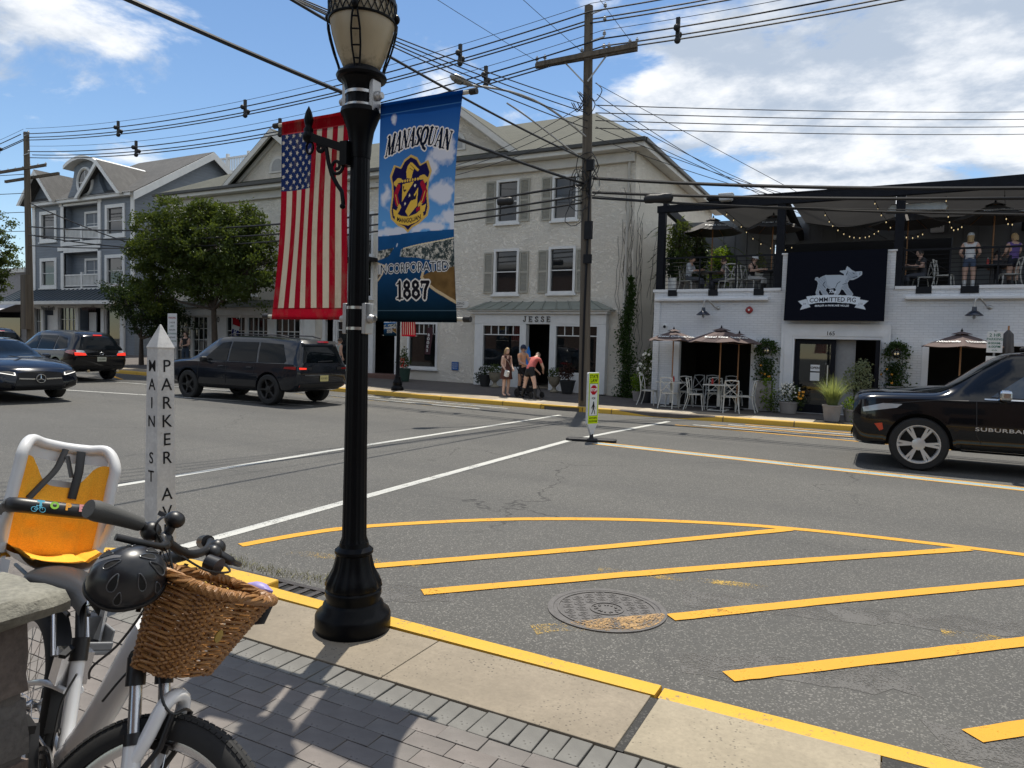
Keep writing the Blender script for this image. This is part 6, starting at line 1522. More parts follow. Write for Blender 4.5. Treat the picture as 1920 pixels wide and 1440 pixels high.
s.panel('head_lamp',[(2.72,.88),(2.25,.97),(2.18,1.03),(2.45,1.03),(2.74,.95)],'y',m_lens); s.panel('side_marker',[(2.56,.70),(2.45,.72),(2.43,.62),(2.48,.59)],'y',M('amber_marker',(.55,.05,.01),.2,coat=1))
for sg in (-1,1): s.panel('head_lamp',[(sg*.62,.90),(sg*.86,.92),(sg*.86,1.0),(sg*.62,.98)],'f',m_lens)
s.panel('grille',[(-.60,.55),(.60,.55),(.62,.98),(-.62,.98)],'f',m_plast)
for i in range(6): s.panel('grille_bar',[(-.58,.60 + i*.065),(.58,.60 + i*.065),(.58,.625 + i*.065),(-.58,.625 + i*.065)],'f',m_chrome,.02)
s.panel('bumper',[(-.8,.44),(.8,.44),(.82,.55),(-.82,.55)],'f',m_plast,.02); s.panel('tail_lamp',[(-2.84,.95),(-2.7,.95),(-2.66,1.55),(-2.76,1.55)],'y',m_red)
s.panel('arch_trim',[(1.93 + (.50 if k < 14 else .46)*math.cos(PI*(k if k < 14 else 27 - k)/13),.425 + (.52 if k < 14 else .475)*math.sin(PI*(k if k < 14 else 27 - k)/13)) for k in range(28)],'y',paint('suv_black',(.004,.0045,.006),.12),.012)
s.wheel(1.93,.87,.415,.28,.295,m_rimsil,6); s.wheel(-1.47,.87,.415,.28,.295,m_rimsil,6)
s.mirrors(.86,.97,1.24,m_chrome); s.handles((.36,-.72),1.015,1.02,m_chrome); s.box('roof_antenna',(.45,0,1.94),(.24,.1,.06),m_plast,.02)
me = text_mesh('SUBURBAN',.075,.002,.0015,xs=1.7,spacing=1.1); me.materials.append(m_rimsil); me.transform(Matrix.Translation((.86,1.03,.71)) @ Matrix.Rotation(PI,4,'Z') @ Matrix.Rotation(R(90),4,'X')); link('badge',me,s.root)
drv = MB(); 
# ---- dark grey SUV in the middle distance
jeep = Car('suv','dark graphite SUV with black wheels seen from behind, waiting left of the lamp','car',(-15.75,14.35,zr(-15.75)),R(180),[
    (-2.58,.60,.98,1.08,.74,.86,.84,.72),(-2.52,.46,1.04,1.32,.86,.94,.90,.70),(-2.36,.38,1.07,1.67,.90,.97,.92,.67),(-2.1,.34,1.08,1.70,.92,.98,.93,.68),(-1.0,.32,1.07,1.755,.92,.98,.93,.70),(0,.32,1.06,1.765,.92,.98,.93,.70),(.5,.32,1.05,1.74,.92,.98,.93,.69),(.85,.32,1.05,1.60,.92,.98,.93,.70),(1.35,.32,1.05,1.30,.92,.98,.93,.76),(1.62,.32,1.04,1.14,.92,.98,.93,.82),(2.1,.34,1.01,1.10,.91,.97,.92,.80),(2.45,.40,.94,1.05,.84,.93,.90,.76),(2.60,.52,.86,.96,.72,.86,.84,.66)],paint('suv_graphite',(.012,.0145,.02),.16),(1.545,-1.545),.395)
s = jeep
s.panel('side_window',[(1.0,1.10),(.40,1.58),(.05,1.62),(.05,1.10)],'y',m_autoglass); s.panel('side_window',[(-.02,1.10),(-.02,1.62),(-.98,1.62),(-1.06,1.10)],'y',m_autoglass); s.panel('side_window',[(-1.14,1.10),(-1.06,1.62),(-1.86,1.58),(-2.12,1.16),(-2.05,1.10)],'y',m_autoglass)
s.panel('windscreen',[(-.74,1.16),(-.6,1.66),(.6,1.66),(.74,1.16)],'f',m_autoglass); s.panel('rear_window',[(-.74,1.12),(-.60,1.56),(.60,1.56),(.74,1.12)],'b',m_autoglass); s.panel('rear_spoiler',[(-.64,1.60),(.64,1.60),(.62,1.67),(-.62,1.67)],'b',m_plast,.09)
s.panel('brake_lamp',[(-.2,1.635),(.2,1.635),(.2,1.66),(-.2,1.66)],'b',m_red,.10)
for sg in (-1,1): s.panel('tail_lamp',[(sg*.48,.93),(sg*.89,.93),(sg*.90,1.02),(sg*.48,1.01)],'b',m_plast,.012); s.panel('lit_lamp',[(sg*.66,.95),(sg*.88,.95),(sg*.88,1.0),(sg*.66,.99)],'b',m_redlit if sg > 0 else m_red,.016); s.panel('reflector',[(sg*.6,.50),(sg*.85,.50),(sg*.85,.54),(sg*.6,.54)],'b',m_red,.01)
s.panel('tail_lamp',[(-2.50,.94),(-2.1,.96),(-2.14,1.01),(-2.50,1.02)],'y',m_red,.012); s.panel('bumper',[(-.86,.40),(.86,.40),(.86,.58),(-.86,.58)],'b',m_plast,.014)
for pts in ([(1.12,1.03),(1.12,.42)],[(.02,1.04),(.02,.42)],[(-1.05,1.05),(-1.02,.8)],[(1.15,.42),(-1.05,.42)]): s.seam(pts)
s.panel('cladding',[(1.1,.34),(-1.1,.34),(-1.1,.44),(1.1,.44)],'y',m_plast); s.seam([(1.02,1.075),(-2.1,1.085)],'y',.018,m_plast,.01,'window_strip')
s.seam([(-.7,.80),(.7,.80)],'b',.02,m_chrome,.01,'tailgate_trim')
pl = s.panel('number_plate',[(-.155,.63),(.155,.63),(.155,.79),(-.155,.79)],'b',M('plate_yellow',(.60,.52,.22),.5),.014)
lettering('plate_text','K59 MEV',.075,m_letter,s.root,(-2.600,0,.705),face='-x',extrude=.001,xs=.9)
s.wheel(1.545,.85,.395,.26,.275,m_plast,5,False); s.wheel(-1.545,.85,.395,.26,.275,m_plast,5,False)
s.mirrors(.82,.93,1.12,m_plast,(.14,.2,.15)); s.handles((.2,-.86),.965,.95,paint('suv_graphite',(.012,.0145,.02),.16))
for sg in (-1,1): MB().tube([(.3,sg*.60,1.785),(.1,sg*.61,1.835),(-1.6,sg*.60,1.82),(-1.9,sg*.58,1.76)],.018,6).build('roof_rail',m_plast,s.root,smooth=60)
s.seam([(-.3,1.17),(.25,1.15)],'b',.03,m_plast,.03,'rear_wiper')
# ---- black saloon facing us at the left edge
mer = Car('saloon_car','black saloon with a star emblem on the grille facing right at the left edge','car',(-20.5,9.95,zr(-20.5)),R(-4),[
    (-2.5,.50,.80,.98,.60,.80,.78,.58),(-2.3,.34,.90,1.05,.82,.90,.86,.60),(-1.6,.24,.93,1.22,.88,.935,.90,.60),(-.8,.22,.93,1.38,.88,.94,.90,.60),(0,.22,.93,1.41,.88,.94,.90,.60),(.35,.22,.92,1.36,.88,.94,.90,.61),(.9,.22,.91,1.13,.88,.94,.90,.68),(1.2,.22,.90,.985,.88,.94,.90,.76),(1.7,.22,.86,.93,.88,.93,.89,.76),(2.15,.24,.78,.84,.84,.91,.86,.72),(2.40,.27,.66,.74,.74,.86,.78,.64),(2.50,.34,.56,.66,.56,.74,.66,.50)],paint('saloon_black',(.006,.008,.014),.12),(1.45,-1.45),.345,1.06)
s = mer
s.panel('windscreen',[(-.70,.98),(-.56,1.345),(.56,1.345),(.70,.98)],'f',m_autoglass); s.panel('side_window',[(.95,.96),(.25,1.31),(-.2,1.33),(-.2,.97)],'y',m_autoglass); s.panel('side_window',[(-.28,.97),(-.28,1.33),(-.9,1.30),(-1.5,1.05),(-1.4,.97)],'y',m_autoglass)
s.panel('grille',[(-.50,.38),(.50,.38),(.44,.66),(-.44,.66)],'f',m_plast,.008); s.seam([(-.44,.535),(-.12,.52)],'f',.03,m_chrome,.03,'grille_bar'); s.seam([(.12,.52),(.44,.535)],'f',.03,m_chrome,.03,'grille_bar')
mb = MB(); mb.mx = Matrix.Translation((2.545,0,.53)); mb.tube([(0,.095*math.cos(a),.095*math.sin(a)) for a in [2*PI*i/24 for i in range(24)]],.011,6,closed=True)
for k in range(3): a = PI/2 + 2*PI*k/3; mb.tube([(0,0,0),(0,.09*math.cos(a),.09*math.sin(a))],[.016,.004],5)
mb.build('star_emblem',m_chrome,s.root,smooth=60)
for sg in (-1,1):
    s.panel('head_lamp',[(sg*.52,.60),(sg*.80,.66),(sg*.85,.70),(sg*.60,.695),(sg*.50,.67)],'f',m_plast,.010); s.panel('running_light',[(sg*.52,.60),(sg*.80,.66),(sg*.80,.672),(sg*.52,.615)],'f',m_whitelit,.02); s.panel('running_light',[(sg*.50,.605),(sg*.525,.605),(sg*.53,.665),(sg*.505,.665)],'f',m_whitelit,.02)
    s.panel('air_intake',[(sg*.56,.32),(sg*.80,.36),(sg*.80,.48),(sg*.60,.42)],'f',m_plast,.01)
s.panel('lower_intake',[(-.5,.29),(.5,.29),(.5,.36),(-.5,.36)],'f',m_plast,.01); s.panel('splitter',[(-.62,.275),(.62,.275),(.62,.288),(-.62,.288)],'f',m_chrome,.03)
for pts in ([(1.05,.9),(1.05,.35)],[(-.24,.92),(-.24,.35)]): s.seam(pts)
s.wheel(1.45,.81,.345,.25,.25,m_alu,5); s.wheel(-1.45,.81,.345,.25,.25,m_alu,5); s.mirrors(.62,.88,.98,paint('saloon_black',(.006,.008,.014),.12),(.14,.22,.13)); s.handles((.1,-.8),.935,.82,m_chrome)
s.seam([(1.1,.945),(-1.4,.955)],'y',.014,m_chrome,.008,'chrome_strip')
# ---- black crossover from behind, beyond the saloon
maz = Car('crossover_car','black crossover with red tail lamps seen from behind, beyond the saloon','car',(-26.3,15.1,zr(-26.3)),R(178),[
    (-2.52,.60,.92,1.0,.66,.82,.80,.66),(-2.42,.42,1.0,1.25,.82,.92,.88,.64),(-2.22,.34,1.03,1.54,.88,.96,.91,.60),(-1.9,.30,1.03,1.65,.90,.965,.92,.62),(-1.0,.28,1.01,1.70,.90,.965,.92,.64),(-.1,.28,.99,1.70,.90,.965,.92,.64),(.3,.28,.98,1.64,.90,.965,.92,.64),(.8,.28,.98,1.40,.90,.965,.92,.68),(1.3,.28,.98,1.12,.90,.965,.92,.76),(1.7,.28,.96,1.04,.90,.96,.91,.78),(2.2,.32,.86,.96,.86,.93,.88,.74),(2.5,.44,.72,.82,.66,.82,.78,.58)],paint('crossover_black',(.006,.006,.007),.14),(1.44,-1.44),.375,1.0)
s = maz
s.panel('side_window',[(.95,1.04),(.25,1.50),(-.15,1.54),(-.15,1.04)],'y',m_autoglass); s.panel('side_window',[(-.22,1.04),(-.22,1.54),(-1.2,1.53),(-1.2,1.05)],'y',m_autoglass); s.panel('side_window',[(-1.28,1.06),(-1.26,1.53),(-1.75,1.46),(-2.0,1.14)],'y',m_autoglass); s.panel('rear_window',[(-.72,1.08),(-.55,1.50),(.55,1.50),(.72,1.08)],'b',m_autoglass); s.panel('windscreen',[(-.7,1.06),(-.58,1.6),(.58,1.6),(.7,1.06)],'f',m_autoglass)
s.seam([(1.0,1.025),(-1.95,1.05)],'y',.02,m_chrome,.008,'chrome_strip')
for sg in (-1,1): s.panel('tail_lamp',[(sg*.50,.90),(sg*.86,.94),(sg*.88,1.07),(sg*.60,1.04)],'b',m_lens,.010); s.panel('lit_lamp',[(sg*.52,.88),(sg*.87,.88),(sg*.87,.985),(sg*.56,.96)],'b',m_redlit,.016)
s.panel('tail_lamp',[(-2.44,.90),(-2.0,.98),(-2.1,1.05),(-2.44,1.06)],'y',m_red,.012); s.panel('brake_lamp',[(-.15,1.55),(.15,1.55),(.15,1.575),(-.15,1.575)],'b',m_redlit,.03); s.seam([(-.5,.87),(.5,.87)],'b',.025,m_chrome,.012,'tailgate_trim')
s.panel('number_plate',[(-.155,.68),(.155,.68),(.155,.83),(-.155,.83)],'b',M('plate_pale',(.50,.50,.40),.5),.012); lettering('plate_text','MJG 8294',.065,m_letter,s.root,(-2.548,0,.755),face='-x',extrude=.001,xs=.85)
mb = MB(); mb.tube([(-2.53,.06*math.cos(a),.95 + .045*math.sin(a)) for a in [2*PI*i/20 for i in range(20)]],.008,5,closed=True); mb.tube([(-2.53,-.05,.97),(-2.53,-.02,.95),(-2.53,0,.93),(-2.53,.02,.95),(-2.53,.05,.97)],.007,5); mb.build('emblem',m_chrome,s.root)
s.panel('bumper',[(-.86,.36),(.86,.36),(.86,.52),(-.86,.52)],'b',m_plast,.012); s.wheel(1.44,.84,.375,.25,.26,m_alu,5); s.wheel(-1.44,.84,.375,.25,.26,m_alu,5); s.mirrors(.7,.91,1.06,m_plast)
for sg in (-1,1): MB().tube([(-2.5,sg*.5,.36),(-2.62,sg*.5,.36)],[.05,.05],12).build('exhaust',m_chrome,s.root,smooth=60)
# ---- roof of a further parked car behind
far = copy_tree(maz.root); far.location = (-33.2,15.6,zr(-33.2)); far.rotation_euler = (0,0,R(176)); 
for ch in far.children:
    if ch.name.startswith(('lit_lamp','brake_lamp')): ch.data = ch.data.copy(); ch.data.materials[0] = m_red
tag(far,'dark parked car only its roof showing behind the crossover','car')
# ============================================================ CORNER POST, STONE PILLAR, BICYCLE
m_postw = concrete('white_painted_concrete',(.60,.60,.59),.08,6)
post = thing('street_name_post','white concrete obelisk post lettered MAIN ST and PARKER AVE by the kerb','post',(-4.22,3.06,.10),R(-28.5))
PW0,PW1 = .074,.058
mb = MB(); h0,h1 = 1.59,1.74
lv = [(PW0,0),(PW1,h0 - .012),(PW1 + .004,h0),(.004,h1)]
vs = []
for w_,z in lv: vs += [(w_,-w_,z),(w_,w_,z),(-w_,w_,z),(-w_,-w_,z)]
mb.add(vs,[(i*4 + k,i*4 + (k + 1) % 4,(i + 1)*4 + (k + 1) % 4,(i + 1)*4 + k) for i in range(3) for k in range(4)] + [(12,13,14,15)])
mb.build('shaft',m_postw,post,bevel=.004)
post.rotation_euler = (0,0,R(-3))
def post_text(word,face,z0,dz,size):
    for i,ch in enumerate(word):
        z = z0 - i*dz
        if ch == ' ': continue
        w_ = PW0 + (PW1 - PW0)*z/h0 + .0012; tilt = math.atan((PW0 - PW1)/h0)
        me = text_mesh(ch,size,.0008,.0003); me.materials.append(m_black)
        rot = Matrix.Rotation(R(90) - 0*tilt,4,'X'); t = Matrix.Translation((.004,-w_,z)) @ rot
        if face == '+x': t = Matrix.Rotation(R(90),4,'Z') @ t
        me.transform(t); link('painted_letter',me,post)
post_text('PARKER AVE','+x',1.465,.1205,.116); post_text('MAIN ST','-y',1.465,.1205,.106)

# stone pillar at the very left
def stone_mat(name,c1,c2):
    t = NT(name); v = t.map(); a = t.noise(v,7,7,.7); b = t.noise(v,60,4,.6)
    c = t.mix(t.rng(a,.3,.7),c1,c2); c = t.mix(t.rng(b,.4,.75,0,.5),c,tuple(x*.45 for x in c1)); t.link(c,t.p.inputs['Base Color']); t.p.inputs['Roughness'].default_value = .9
    t.bump(t.math('ADD',a,t.math('MULTIPLY',b,.5)),.8,.012); return t.m
m_cap = stone_mat('bluestone',(.15,.146,.122),(.26,.25,.205)); m_st = [stone_mat('pillar_stone_%d' % i,c,d) for i,(c,d) in enumerate((((.13,.11,.10),(.21,.175,.15)),((.15,.115,.10),(.23,.175,.145)),((.11,.105,.10),(.18,.17,.16))))]
pil = thing('stone_pillar','low stone pillar with a rough bluestone cap at the left edge','pillar',(-2.115,.77,.128),R(1))
rp = random.Random(4)
def rough_block(name,x0,x1,y0,y1,z0,z1,mat,j=.006,cell=.035,rad=.012):
    """chiselled stone: a box remeshed into small cells with uneven faces"""
    mb = MB(); mb.bx(x0,x1,y0,y1,z0,z1); me = mb.mesh(name); bm = bmesh.new(); bm.from_mesh(me)
    for ax,lo,hi in (((1,0,0),x0,x1),((0,1,0),y0,y1),((0,0,1),z0,z1)):
        n = max(1,int((hi - lo)/cell))
        for i in range(1,n): bmesh.ops.bisect_plane(bm,geom=bm.verts[:] + bm.edges[:] + bm.faces[:],plane_co=Vector(ax)*(lo + (hi - lo)*i/n),plane_no=Vector(ax))
    from mathutils import noise as mn
    c = Vector(((x0 + x1)/2,(y0 + y1)/2,(z0 + z1)/2)); hs = Vector(((x1 - x0)/2,(y1 - y0)/2,(z1 - z0)/2))
    for v in bm.verts:
        d = v.co - c; on = [abs(abs(d[k]) - hs[k]) < 1e-5 for k in range(3)]; f = mn.noise(v.co*17 + Vector((x0*9,z0*7,0))) + .6*mn.noise(v.co*45)
        for k in range(3):
            if on[k]:
                s_ = 1 if d[k] > 0 else -1; edge = sum(on) > 1; v.co[k] += s_*(f*j - (rad if edge else 0)*(.6 + .6*abs(f)))
    bm.to_mesh(me); bm.free(); me.materials.append(mat); smooth_mesh(me,35); return link(name,me,pil)
rough_block('cap_stone',-.75,.238,-.40,.342,.885,.952,m_cap,.007,.03,.014)
zc_ = 0.0; k = 0
for h_ in (.155,.15,.20,.17,.21):
    cuts = [-.62,-.30 + .1*(k % 2),-.02 - .07*(k % 2),.165]
    for a,b in zip(cuts[:-1],cuts[1:]):
        rough_block('stone',a + .004,b - .004,-.33,.27,zc_ + .004,zc_ + h_ - .004,m_st[(k + int(a*50)) % 3],.008,.045,.008)
    zc_ += h_; k += 1
MB().bx(-.60,.15,-.31,.25,0,.88).build('mortar_core',M('mortar',(.13,.12,.11),.95,bump=.4,bs=90),pil)

# ---- bicycle
th_,Ln,St = .7556,.2622,.575
hv = R0*math.cos(th_) - fh*math.sin(th_); lv_ = Vector((-hv.y,hv.x,0)); up_ = Vector((0,0,1))
BX = hv; BYv = lv_*math.cos(Ln) - up_*math.sin(Ln); BZ = lv_*math.sin(Ln) + up_*math.cos(Ln)
BO = Vector((-1.584,.968,.128)) - hv*1.08
bike = thing('bicycle','white city bicycle with wicker basket and orange child seat leaning by the pillar','bicycle')
bike.matrix_world = Matrix(((BX.x,BYv.x,BZ.x,BO.x),(BX.y,BYv.y,BZ.y,BO.y),(BX.z,BYv.z,BZ.z,BO.z),(0,0,0,1)))
AX = Vector((1.03,0,.35)); rk = R(19)
SM = Matrix.Translation(AX) @ Matrix.Rotation(St,4,Vector((-math.sin(rk),0,math.cos(rk)))) @ Matrix.Translation(-AX)
m_bwhite = M('bike_white',(.74,.745,.75),.2,var=.03,coat=.7); m_bblk = M('bike_black',(.010,.010,.011),.4,var=.2); m_grip = M('rubber_grip',(.055,.055,.052),.7,bump=.15,bs=300)
m_sil = M('alloy',(.55,.55,.56),.25,metal=1,var=.08); m_fender = M('mudguard_black',(.012,.012,.013),.5)
def bp(name,fn,mat,parent=None,smooth=50,steer=False,bevel=0):
    mb = MB(); mb.mx = SM if steer else None; fn(mb); return mb.build(name,mat,parent or bike,smooth=smooth,bevel=bevel)
def wheel(cx,steer,knobs=110):
    mx = Matrix.Translation((cx,0,.345)) @ Matrix.Rotation(R(90),4,'X')
    w = bp('wheel',lambda m: m.lathe([(.285,-.022),(.300,-.026),(.318,-.025),(.335,-.018),(.344,-.006),(.344,.006),(.335,.018),(.318,.025),(.300,.026),(.285,.022)],72,(0,0,0),mx,caps=False),m_tyre,steer=steer)
    def tread(m):
        for i in range(knobs):
            a = 2*PI*i/knobs
            for sd in (-1,1):
                c = mx @ Vector((.3385*math.cos(a + sd*.02),.3385*math.sin(a + sd*.02),sd*.0135)); rt = Matrix.Rotation(-a,3,'Y') @ Matrix.Rotation(sd*.5,3,'Z')
                m.box(c,(.0075,.012,.016),rt)
    bp('tread',tread,m_tyre,w,steer=steer,smooth=None)
    bp('rim',lambda m: m.lathe([(.287,-.012),(.275,-.011),(.262,-.006),(.262,.006),(.275,.011),(.287,.012)],72,(0,0,0),mx,caps=False),m_sil,w,steer=steer)
    bp('hub',lambda m: m.lathe([(.008,-.055),(.024,-.035),(.014,-.02),(.014,.02),(.024,.035),(.008,.055)],16,(0,0,0),mx),m_sil,w,steer=steer)
    def spokes(m):
        for i in range(32):
            a = 2*PI*i/32; sd = 1 if i % 2 else -1; a2 = a + (1.1 if (i // 2) % 2 else -1.1)
            m.tube([mx @ Vector((.024*math.cos(a2),.024*math.sin(a2),sd*.03)),mx @ Vector((.265*math.cos(a),.265*math.sin(a),sd*.002))],.0012,4,caps=False)
    bp('spokes',spokes,m_sil,w,steer=steer,smooth=None)
wheel(0,False); wheel(1.08,True)
fr = bp('frame',lambda m: (m.tube(catmull([(.835,0,.86),(.77,0,.74),(.70,0,.61),(.63,0,.50),(.575,0,.435),(.525,0,.385)],5),[.042]*20 + [.038]*6,16),m.tube([(.385,0,.665),(.515,0,.32)],.021,14),m.tube([(.525,0,.385),(.515,0,.31)],.032,14),m.tube([(.888,0,.77),(.825,0,.955)],.027,16)),m_bwhite)
for sg in (-1,1):
    bp('chain_stay',lambda m: m.tube(catmull([(.515,sg*.03,.31),(.35,sg*.05,.315),(.0,sg*.062,.345)],6),.011,10),m_bwhite,fr)
    bp('seat_stay',lambda m: m.tube(catmull([(.43,sg*.02,.545),(.30,sg*.05,.53),(.14,sg*.06,.46),(.0,sg*.062,.345)],6),.010,10),m_bwhite,fr)
bp('seat_clamp',lambda m: (m.tube([(.40,0,.625),(.375,0,.69)],.026,14),m.bar((.385,-.02,.665),(.43,-.06,.65),.02,.012)),m_bblk)
bp('seat_post',lambda m: m.tube([(.385,0,.665),(.29,0,.775)],.0155,12),m_bblk)
bp('bottom_bracket',lambda m: m.lathe([(.024,-.05),(.024,.05)],16,(.515,0,.31),Matrix.Rotation(R(90),4,'X')),m_sil)
bp('number_sticker',lambda m: m.lathe([(.012,0),(.0125,.001)],16,(.47,-.0215,.44),Matrix.Rotation(R(90),4,'X')),m_bblk)
lettering('sticker_text','14',.014,m_trim,bike,(.47,-.0232,.44),extrude=.0003)
def chainring(m):
    mx = Matrix.Translation((.515,-.055,.31)) @ Matrix.Rotation(R(90),4,'X'); n = 44
    for r_ in (.092,.070): m.lathe([(r_,-.003),(r_ + .012,-.003),(r_ + .012,.003),(r_,.003),(r_,-.003)],44,(0,0,0),mx,caps=False)
    for k in range(4): a = PI/4 + k*PI/2; m.bar(mx @ Vector((0,0,0)),mx @ Vector((.095*math.cos(a),.095*math.sin(a),0)),.02,.006,up=(0,1,0))
cr = bp('chainring',chainring,m_bblk)
bp('crank',lambda m: (m.bar((.515,-.075,.31),(.43,-.085,.455),.018,.028,up=(0,1,0)),m.box((.43,-.13,.455),(.09,.08,.024))),m_bblk)
bp('chain',lambda m: m.tube(catmull([(.53,-.055,.407),(.3,-.05,.40),(.0,-.045,.382)],8),.0045,5),m_sil)
bp('mudguard',lambda m: m.grid(lambda u,v: (.372*math.cos(R(8) + v*R(140)),-.028 + .056*u,.345 + (.372 - .004*math.cos((u - .5)*3))*math.sin(R(8) + v*R(140))),4,40),m_fender,smooth=180)
# fork (suspension), brake, front parts turn with the handlebar
def leg(m,sg): m.tube([(.972,sg*.062,.60),(1.06,sg*.062,.36),(1.078,sg*.058,.335)],[.023,.021,.016],14)
for sg in (-1,1):
    bp('fork_leg',lambda m: leg(m,sg),m_bwhite,steer=True); bp('stanchion',lambda m: m.tube([(.90,sg*.062,.755),(.975,sg*.062,.595)],.0155,14),m_sil,steer=True); bp('fork_boot',lambda m: m.tube([(.885,sg*.062,.79),(.912,sg*.062,.725)],.024,14),m_bblk,steer=True)
    bp('fork_seal',lambda m: m.tube([(.962,sg*.062,.625),(.974,sg*.062,.60)],.025,14),m_bblk,steer=True)
bp('fork_crown',lambda m: (m.tube([(.886,-.062,.785),(.882,0,.80),(.886,.062,.785)],.026,12),m.tube([(.885,0,.79),(.868,0,.835)],.026,14)),m_bblk,steer=True)
bp('fork_arch',lambda m: m.tube(catmull([(.985,-.064,.555),(.998,-.060,.62),(1.0,-.045,.70),(1.0,0,.725),(1.0,.045,.70),(.998,.060,.62),(.985,.064,.555)],6),.019,10),m_bwhite,steer=True)
bp('brake',lambda m: ([m.tube([(1.01,sg*.05,.54),(1.035,sg*.045,.61),(1.03,sg*.04,.69)],.008,8) for sg in (-1,1)],m.tube(catmull([(1.03,.04,.69),(1.035,.0,.70),(1.03,-.04,.69),(1.0,-.06,.715),(.95,-.05,.78)],5),.004,6),[m.box((1.02,sg*.022,.605),(.05,.012,.02)) for sg in (-1,1)]),m_bblk,steer=True)
stem = bp('stem',lambda m: (m.tube([(.868,0,.835),(.80,0,1.03)],.017,14),m.tube([(.80,0,1.03),(.86,0,1.065)],.018,12)),m_bblk,steer=True)
bp('handlebar',lambda m: m.tube(catmull([(.70,.31,1.10),(.78,.22,1.11),(.85,.10,1.085),(.862,0,1.065),(.85,-.10,1.085),(.815,-.21,1.112),(.775,-.31,1.112)],6),.0125,12),m_bblk,steer=True)
bp('grip',lambda m: m.tube([(.825,-.195,1.11),(.80,-.25,1.112),(.778,-.305,1.112),(.77,-.325,1.112)],[.022,.026,.031,.027],14,flat=.85),m_grip,steer=True); bp('grip',lambda m: m.tube([(.775,.215,1.108),(.74,.26,1.105),(.70,.31,1.10),(.69,.325,1.10)],[.02,.021,.022,.02],14),m_bblk,steer=True)
for sg in (-1,1):
    bp('brake_lever',lambda m: (m.tube(catmull([(.85,sg*.13,1.09),(.90,sg*.17,1.075),(.885,sg*.25,1.07),(.855,sg*.30,1.068)],5),[.014]*6 + [.009]*10,8),m.ball((.862,sg*.125,1.085),.024,12,8),m.ball((.842,sg*.165,1.10),.026,12,8)),m_bblk,steer=True)
bp('bell',lambda m: (m.ball((.86,-.115,1.145),.027,16,10,(1,1,.85)),m.tube([(.855,-.115,1.09),(.86,-.115,1.14)],.012,10),m.bar((.84,-.115,1.145),(.80,-.10,1.15),.014,.012)),m_bblk,steer=True)
bp('light',lambda m: m.tube([(.90,.05,1.06),(.94,.05,1.055)],[.022,.026],14),m_bblk,steer=True)
bp('cable',lambda m: (m.tube(catmull([(.89,-.13,1.07),(.93,-.10,.98),(.91,-.03,.88),(.88,-.028,.79),(.86,-.05,.73),(.83,-.045,.66)],7),.0032,6),m.tube(catmull([(.89,-.16,1.06),(.91,-.15,.95),(.86,-.12,.82),(.80,-.10,.74),(.77,-.05,.70)],7),.0032,6),m.tube(catmull([(.89,.13,1.07),(.95,.1,1.05),(.94,0,1.04),(.90,-.08,1.06)],6),.0032,6)),m_bblk,steer=True)
bp('rear_cable',lambda m: m.tube(catmull([(.50,-.03,.62),(.46,-.035,.52),(.47,-.03,.40),(.49,-.03,.34)],6),.0035,6),m_bblk)
# saddle
sd = MB()
def sadf(u,v):
    x = .385 - .40*v; w_ = .030 + .085*max(0,min(1,(v - .25)/.6)) ** 1.3*(1 - .25*max(0,v - .9)*10); a = (u - .5)*PI*1.15
    return (x,w_*math.sin(a),.775 + .018*math.sin(v*3) + (.055*math.cos(a) if abs(a) < PI/2 else -.02)*(.75 + .25*v))
sd.grid(sadf,14,16); sd.build('saddle',M('saddle_vinyl',(.030,.031,.034),.38,var=.1,bump=.1,bs=200),bike,smooth=180,fix=True)
bp('saddle_rails',lambda m: [m.tube([(.31,sg*.022,.775),(.23,sg*.025,.75),(.05,sg*.05,.775)],.004,6) for sg in (-1,1)],m_sil)
# wicker basket on the handlebar
m_wick = wicker_like('wicker',(.19,.082,.022),(.37,.185,.06)); m_wick2 = wicker_like('wicker_dark',(.13,.055,.018),(.22,.10,.035))
def bpath(t,n=120,grow_=0.0):
    """D-shaped ring at height fraction t (0 bottom .. 1 top)"""
    x0,x1,hw = .885 - .005*t + .02*(1 - t),1.012 + .080*t,.122 + .058*t; z = .775 + .225*t; out = []
    for i in range(n):
        a = 2*PI*i/n; c_,s_ = math.cos(a),math.sin(a); e = .42
        px = (x0 + x1)/2 + ((x1 - x0)/2 + grow_)*(abs(c_) ** e)*(1 if c_ > 0 else -1); py = (hw + grow_)*(abs(s_) ** e)*(1 if s_ > 0 else -1)
        out.append(Vector((px,py,z + .015*(1 - (px - x0)/(x1 - x0))*t)))
    return out
bk = bp('basket',lambda m: m.add([v for v in bpath(.0,48,-.006)] + [Vector((.98,0,.775))],[(i,(i + 1) % 48,48) for i in range(48)]),m_wick2,steer=True,smooth=None)
NST = 28
def weave(m):
    for r_ in range(33):
        t = .02 + .94*r_/32; ring = bpath(t,NST*5)
        c = sum(ring,Vector())/len(ring); pts = []
        for i,q in enumerate(ring):
            d = (q - c); d.z = 0; d.normalize(); ph = (i/5)*PI + (r_ % 2)*PI; pts.append(q + d*.0052*math.cos(ph) + Vector((0,0,.0015*math.sin(i*.9 + r_*2))))
        m.tube(pts,.0038,5,closed=True)
bp('weave',weave,m_wick,bk,steer=True)
def stakes(m):
    rings = [bpath(t,NST) for t in (0,.5,1)]
    for i in range(NST): m.tube([rings[0][i],rings[1][i],rings[2][i]],.0042,5)
bp('stakes',stakes,m_wick2,bk,steer=True)
def rim_braid(m):
    ring = bpath(1.0,160,.004); c = sum(ring,Vector())/len(ring)
    for k in range(5):
        pts = []
        for i,q in enumerate(ring):
            d = (q - c); d.z = 0; d.normalize(); a = i/160*2*PI*26 + k*2*PI/5; pts.append(q + d*.0125*math.cos(a) + Vector((0,0,.006 + .0105*math.sin(a))))
        m.tube(pts,.0058,5,closed=True)
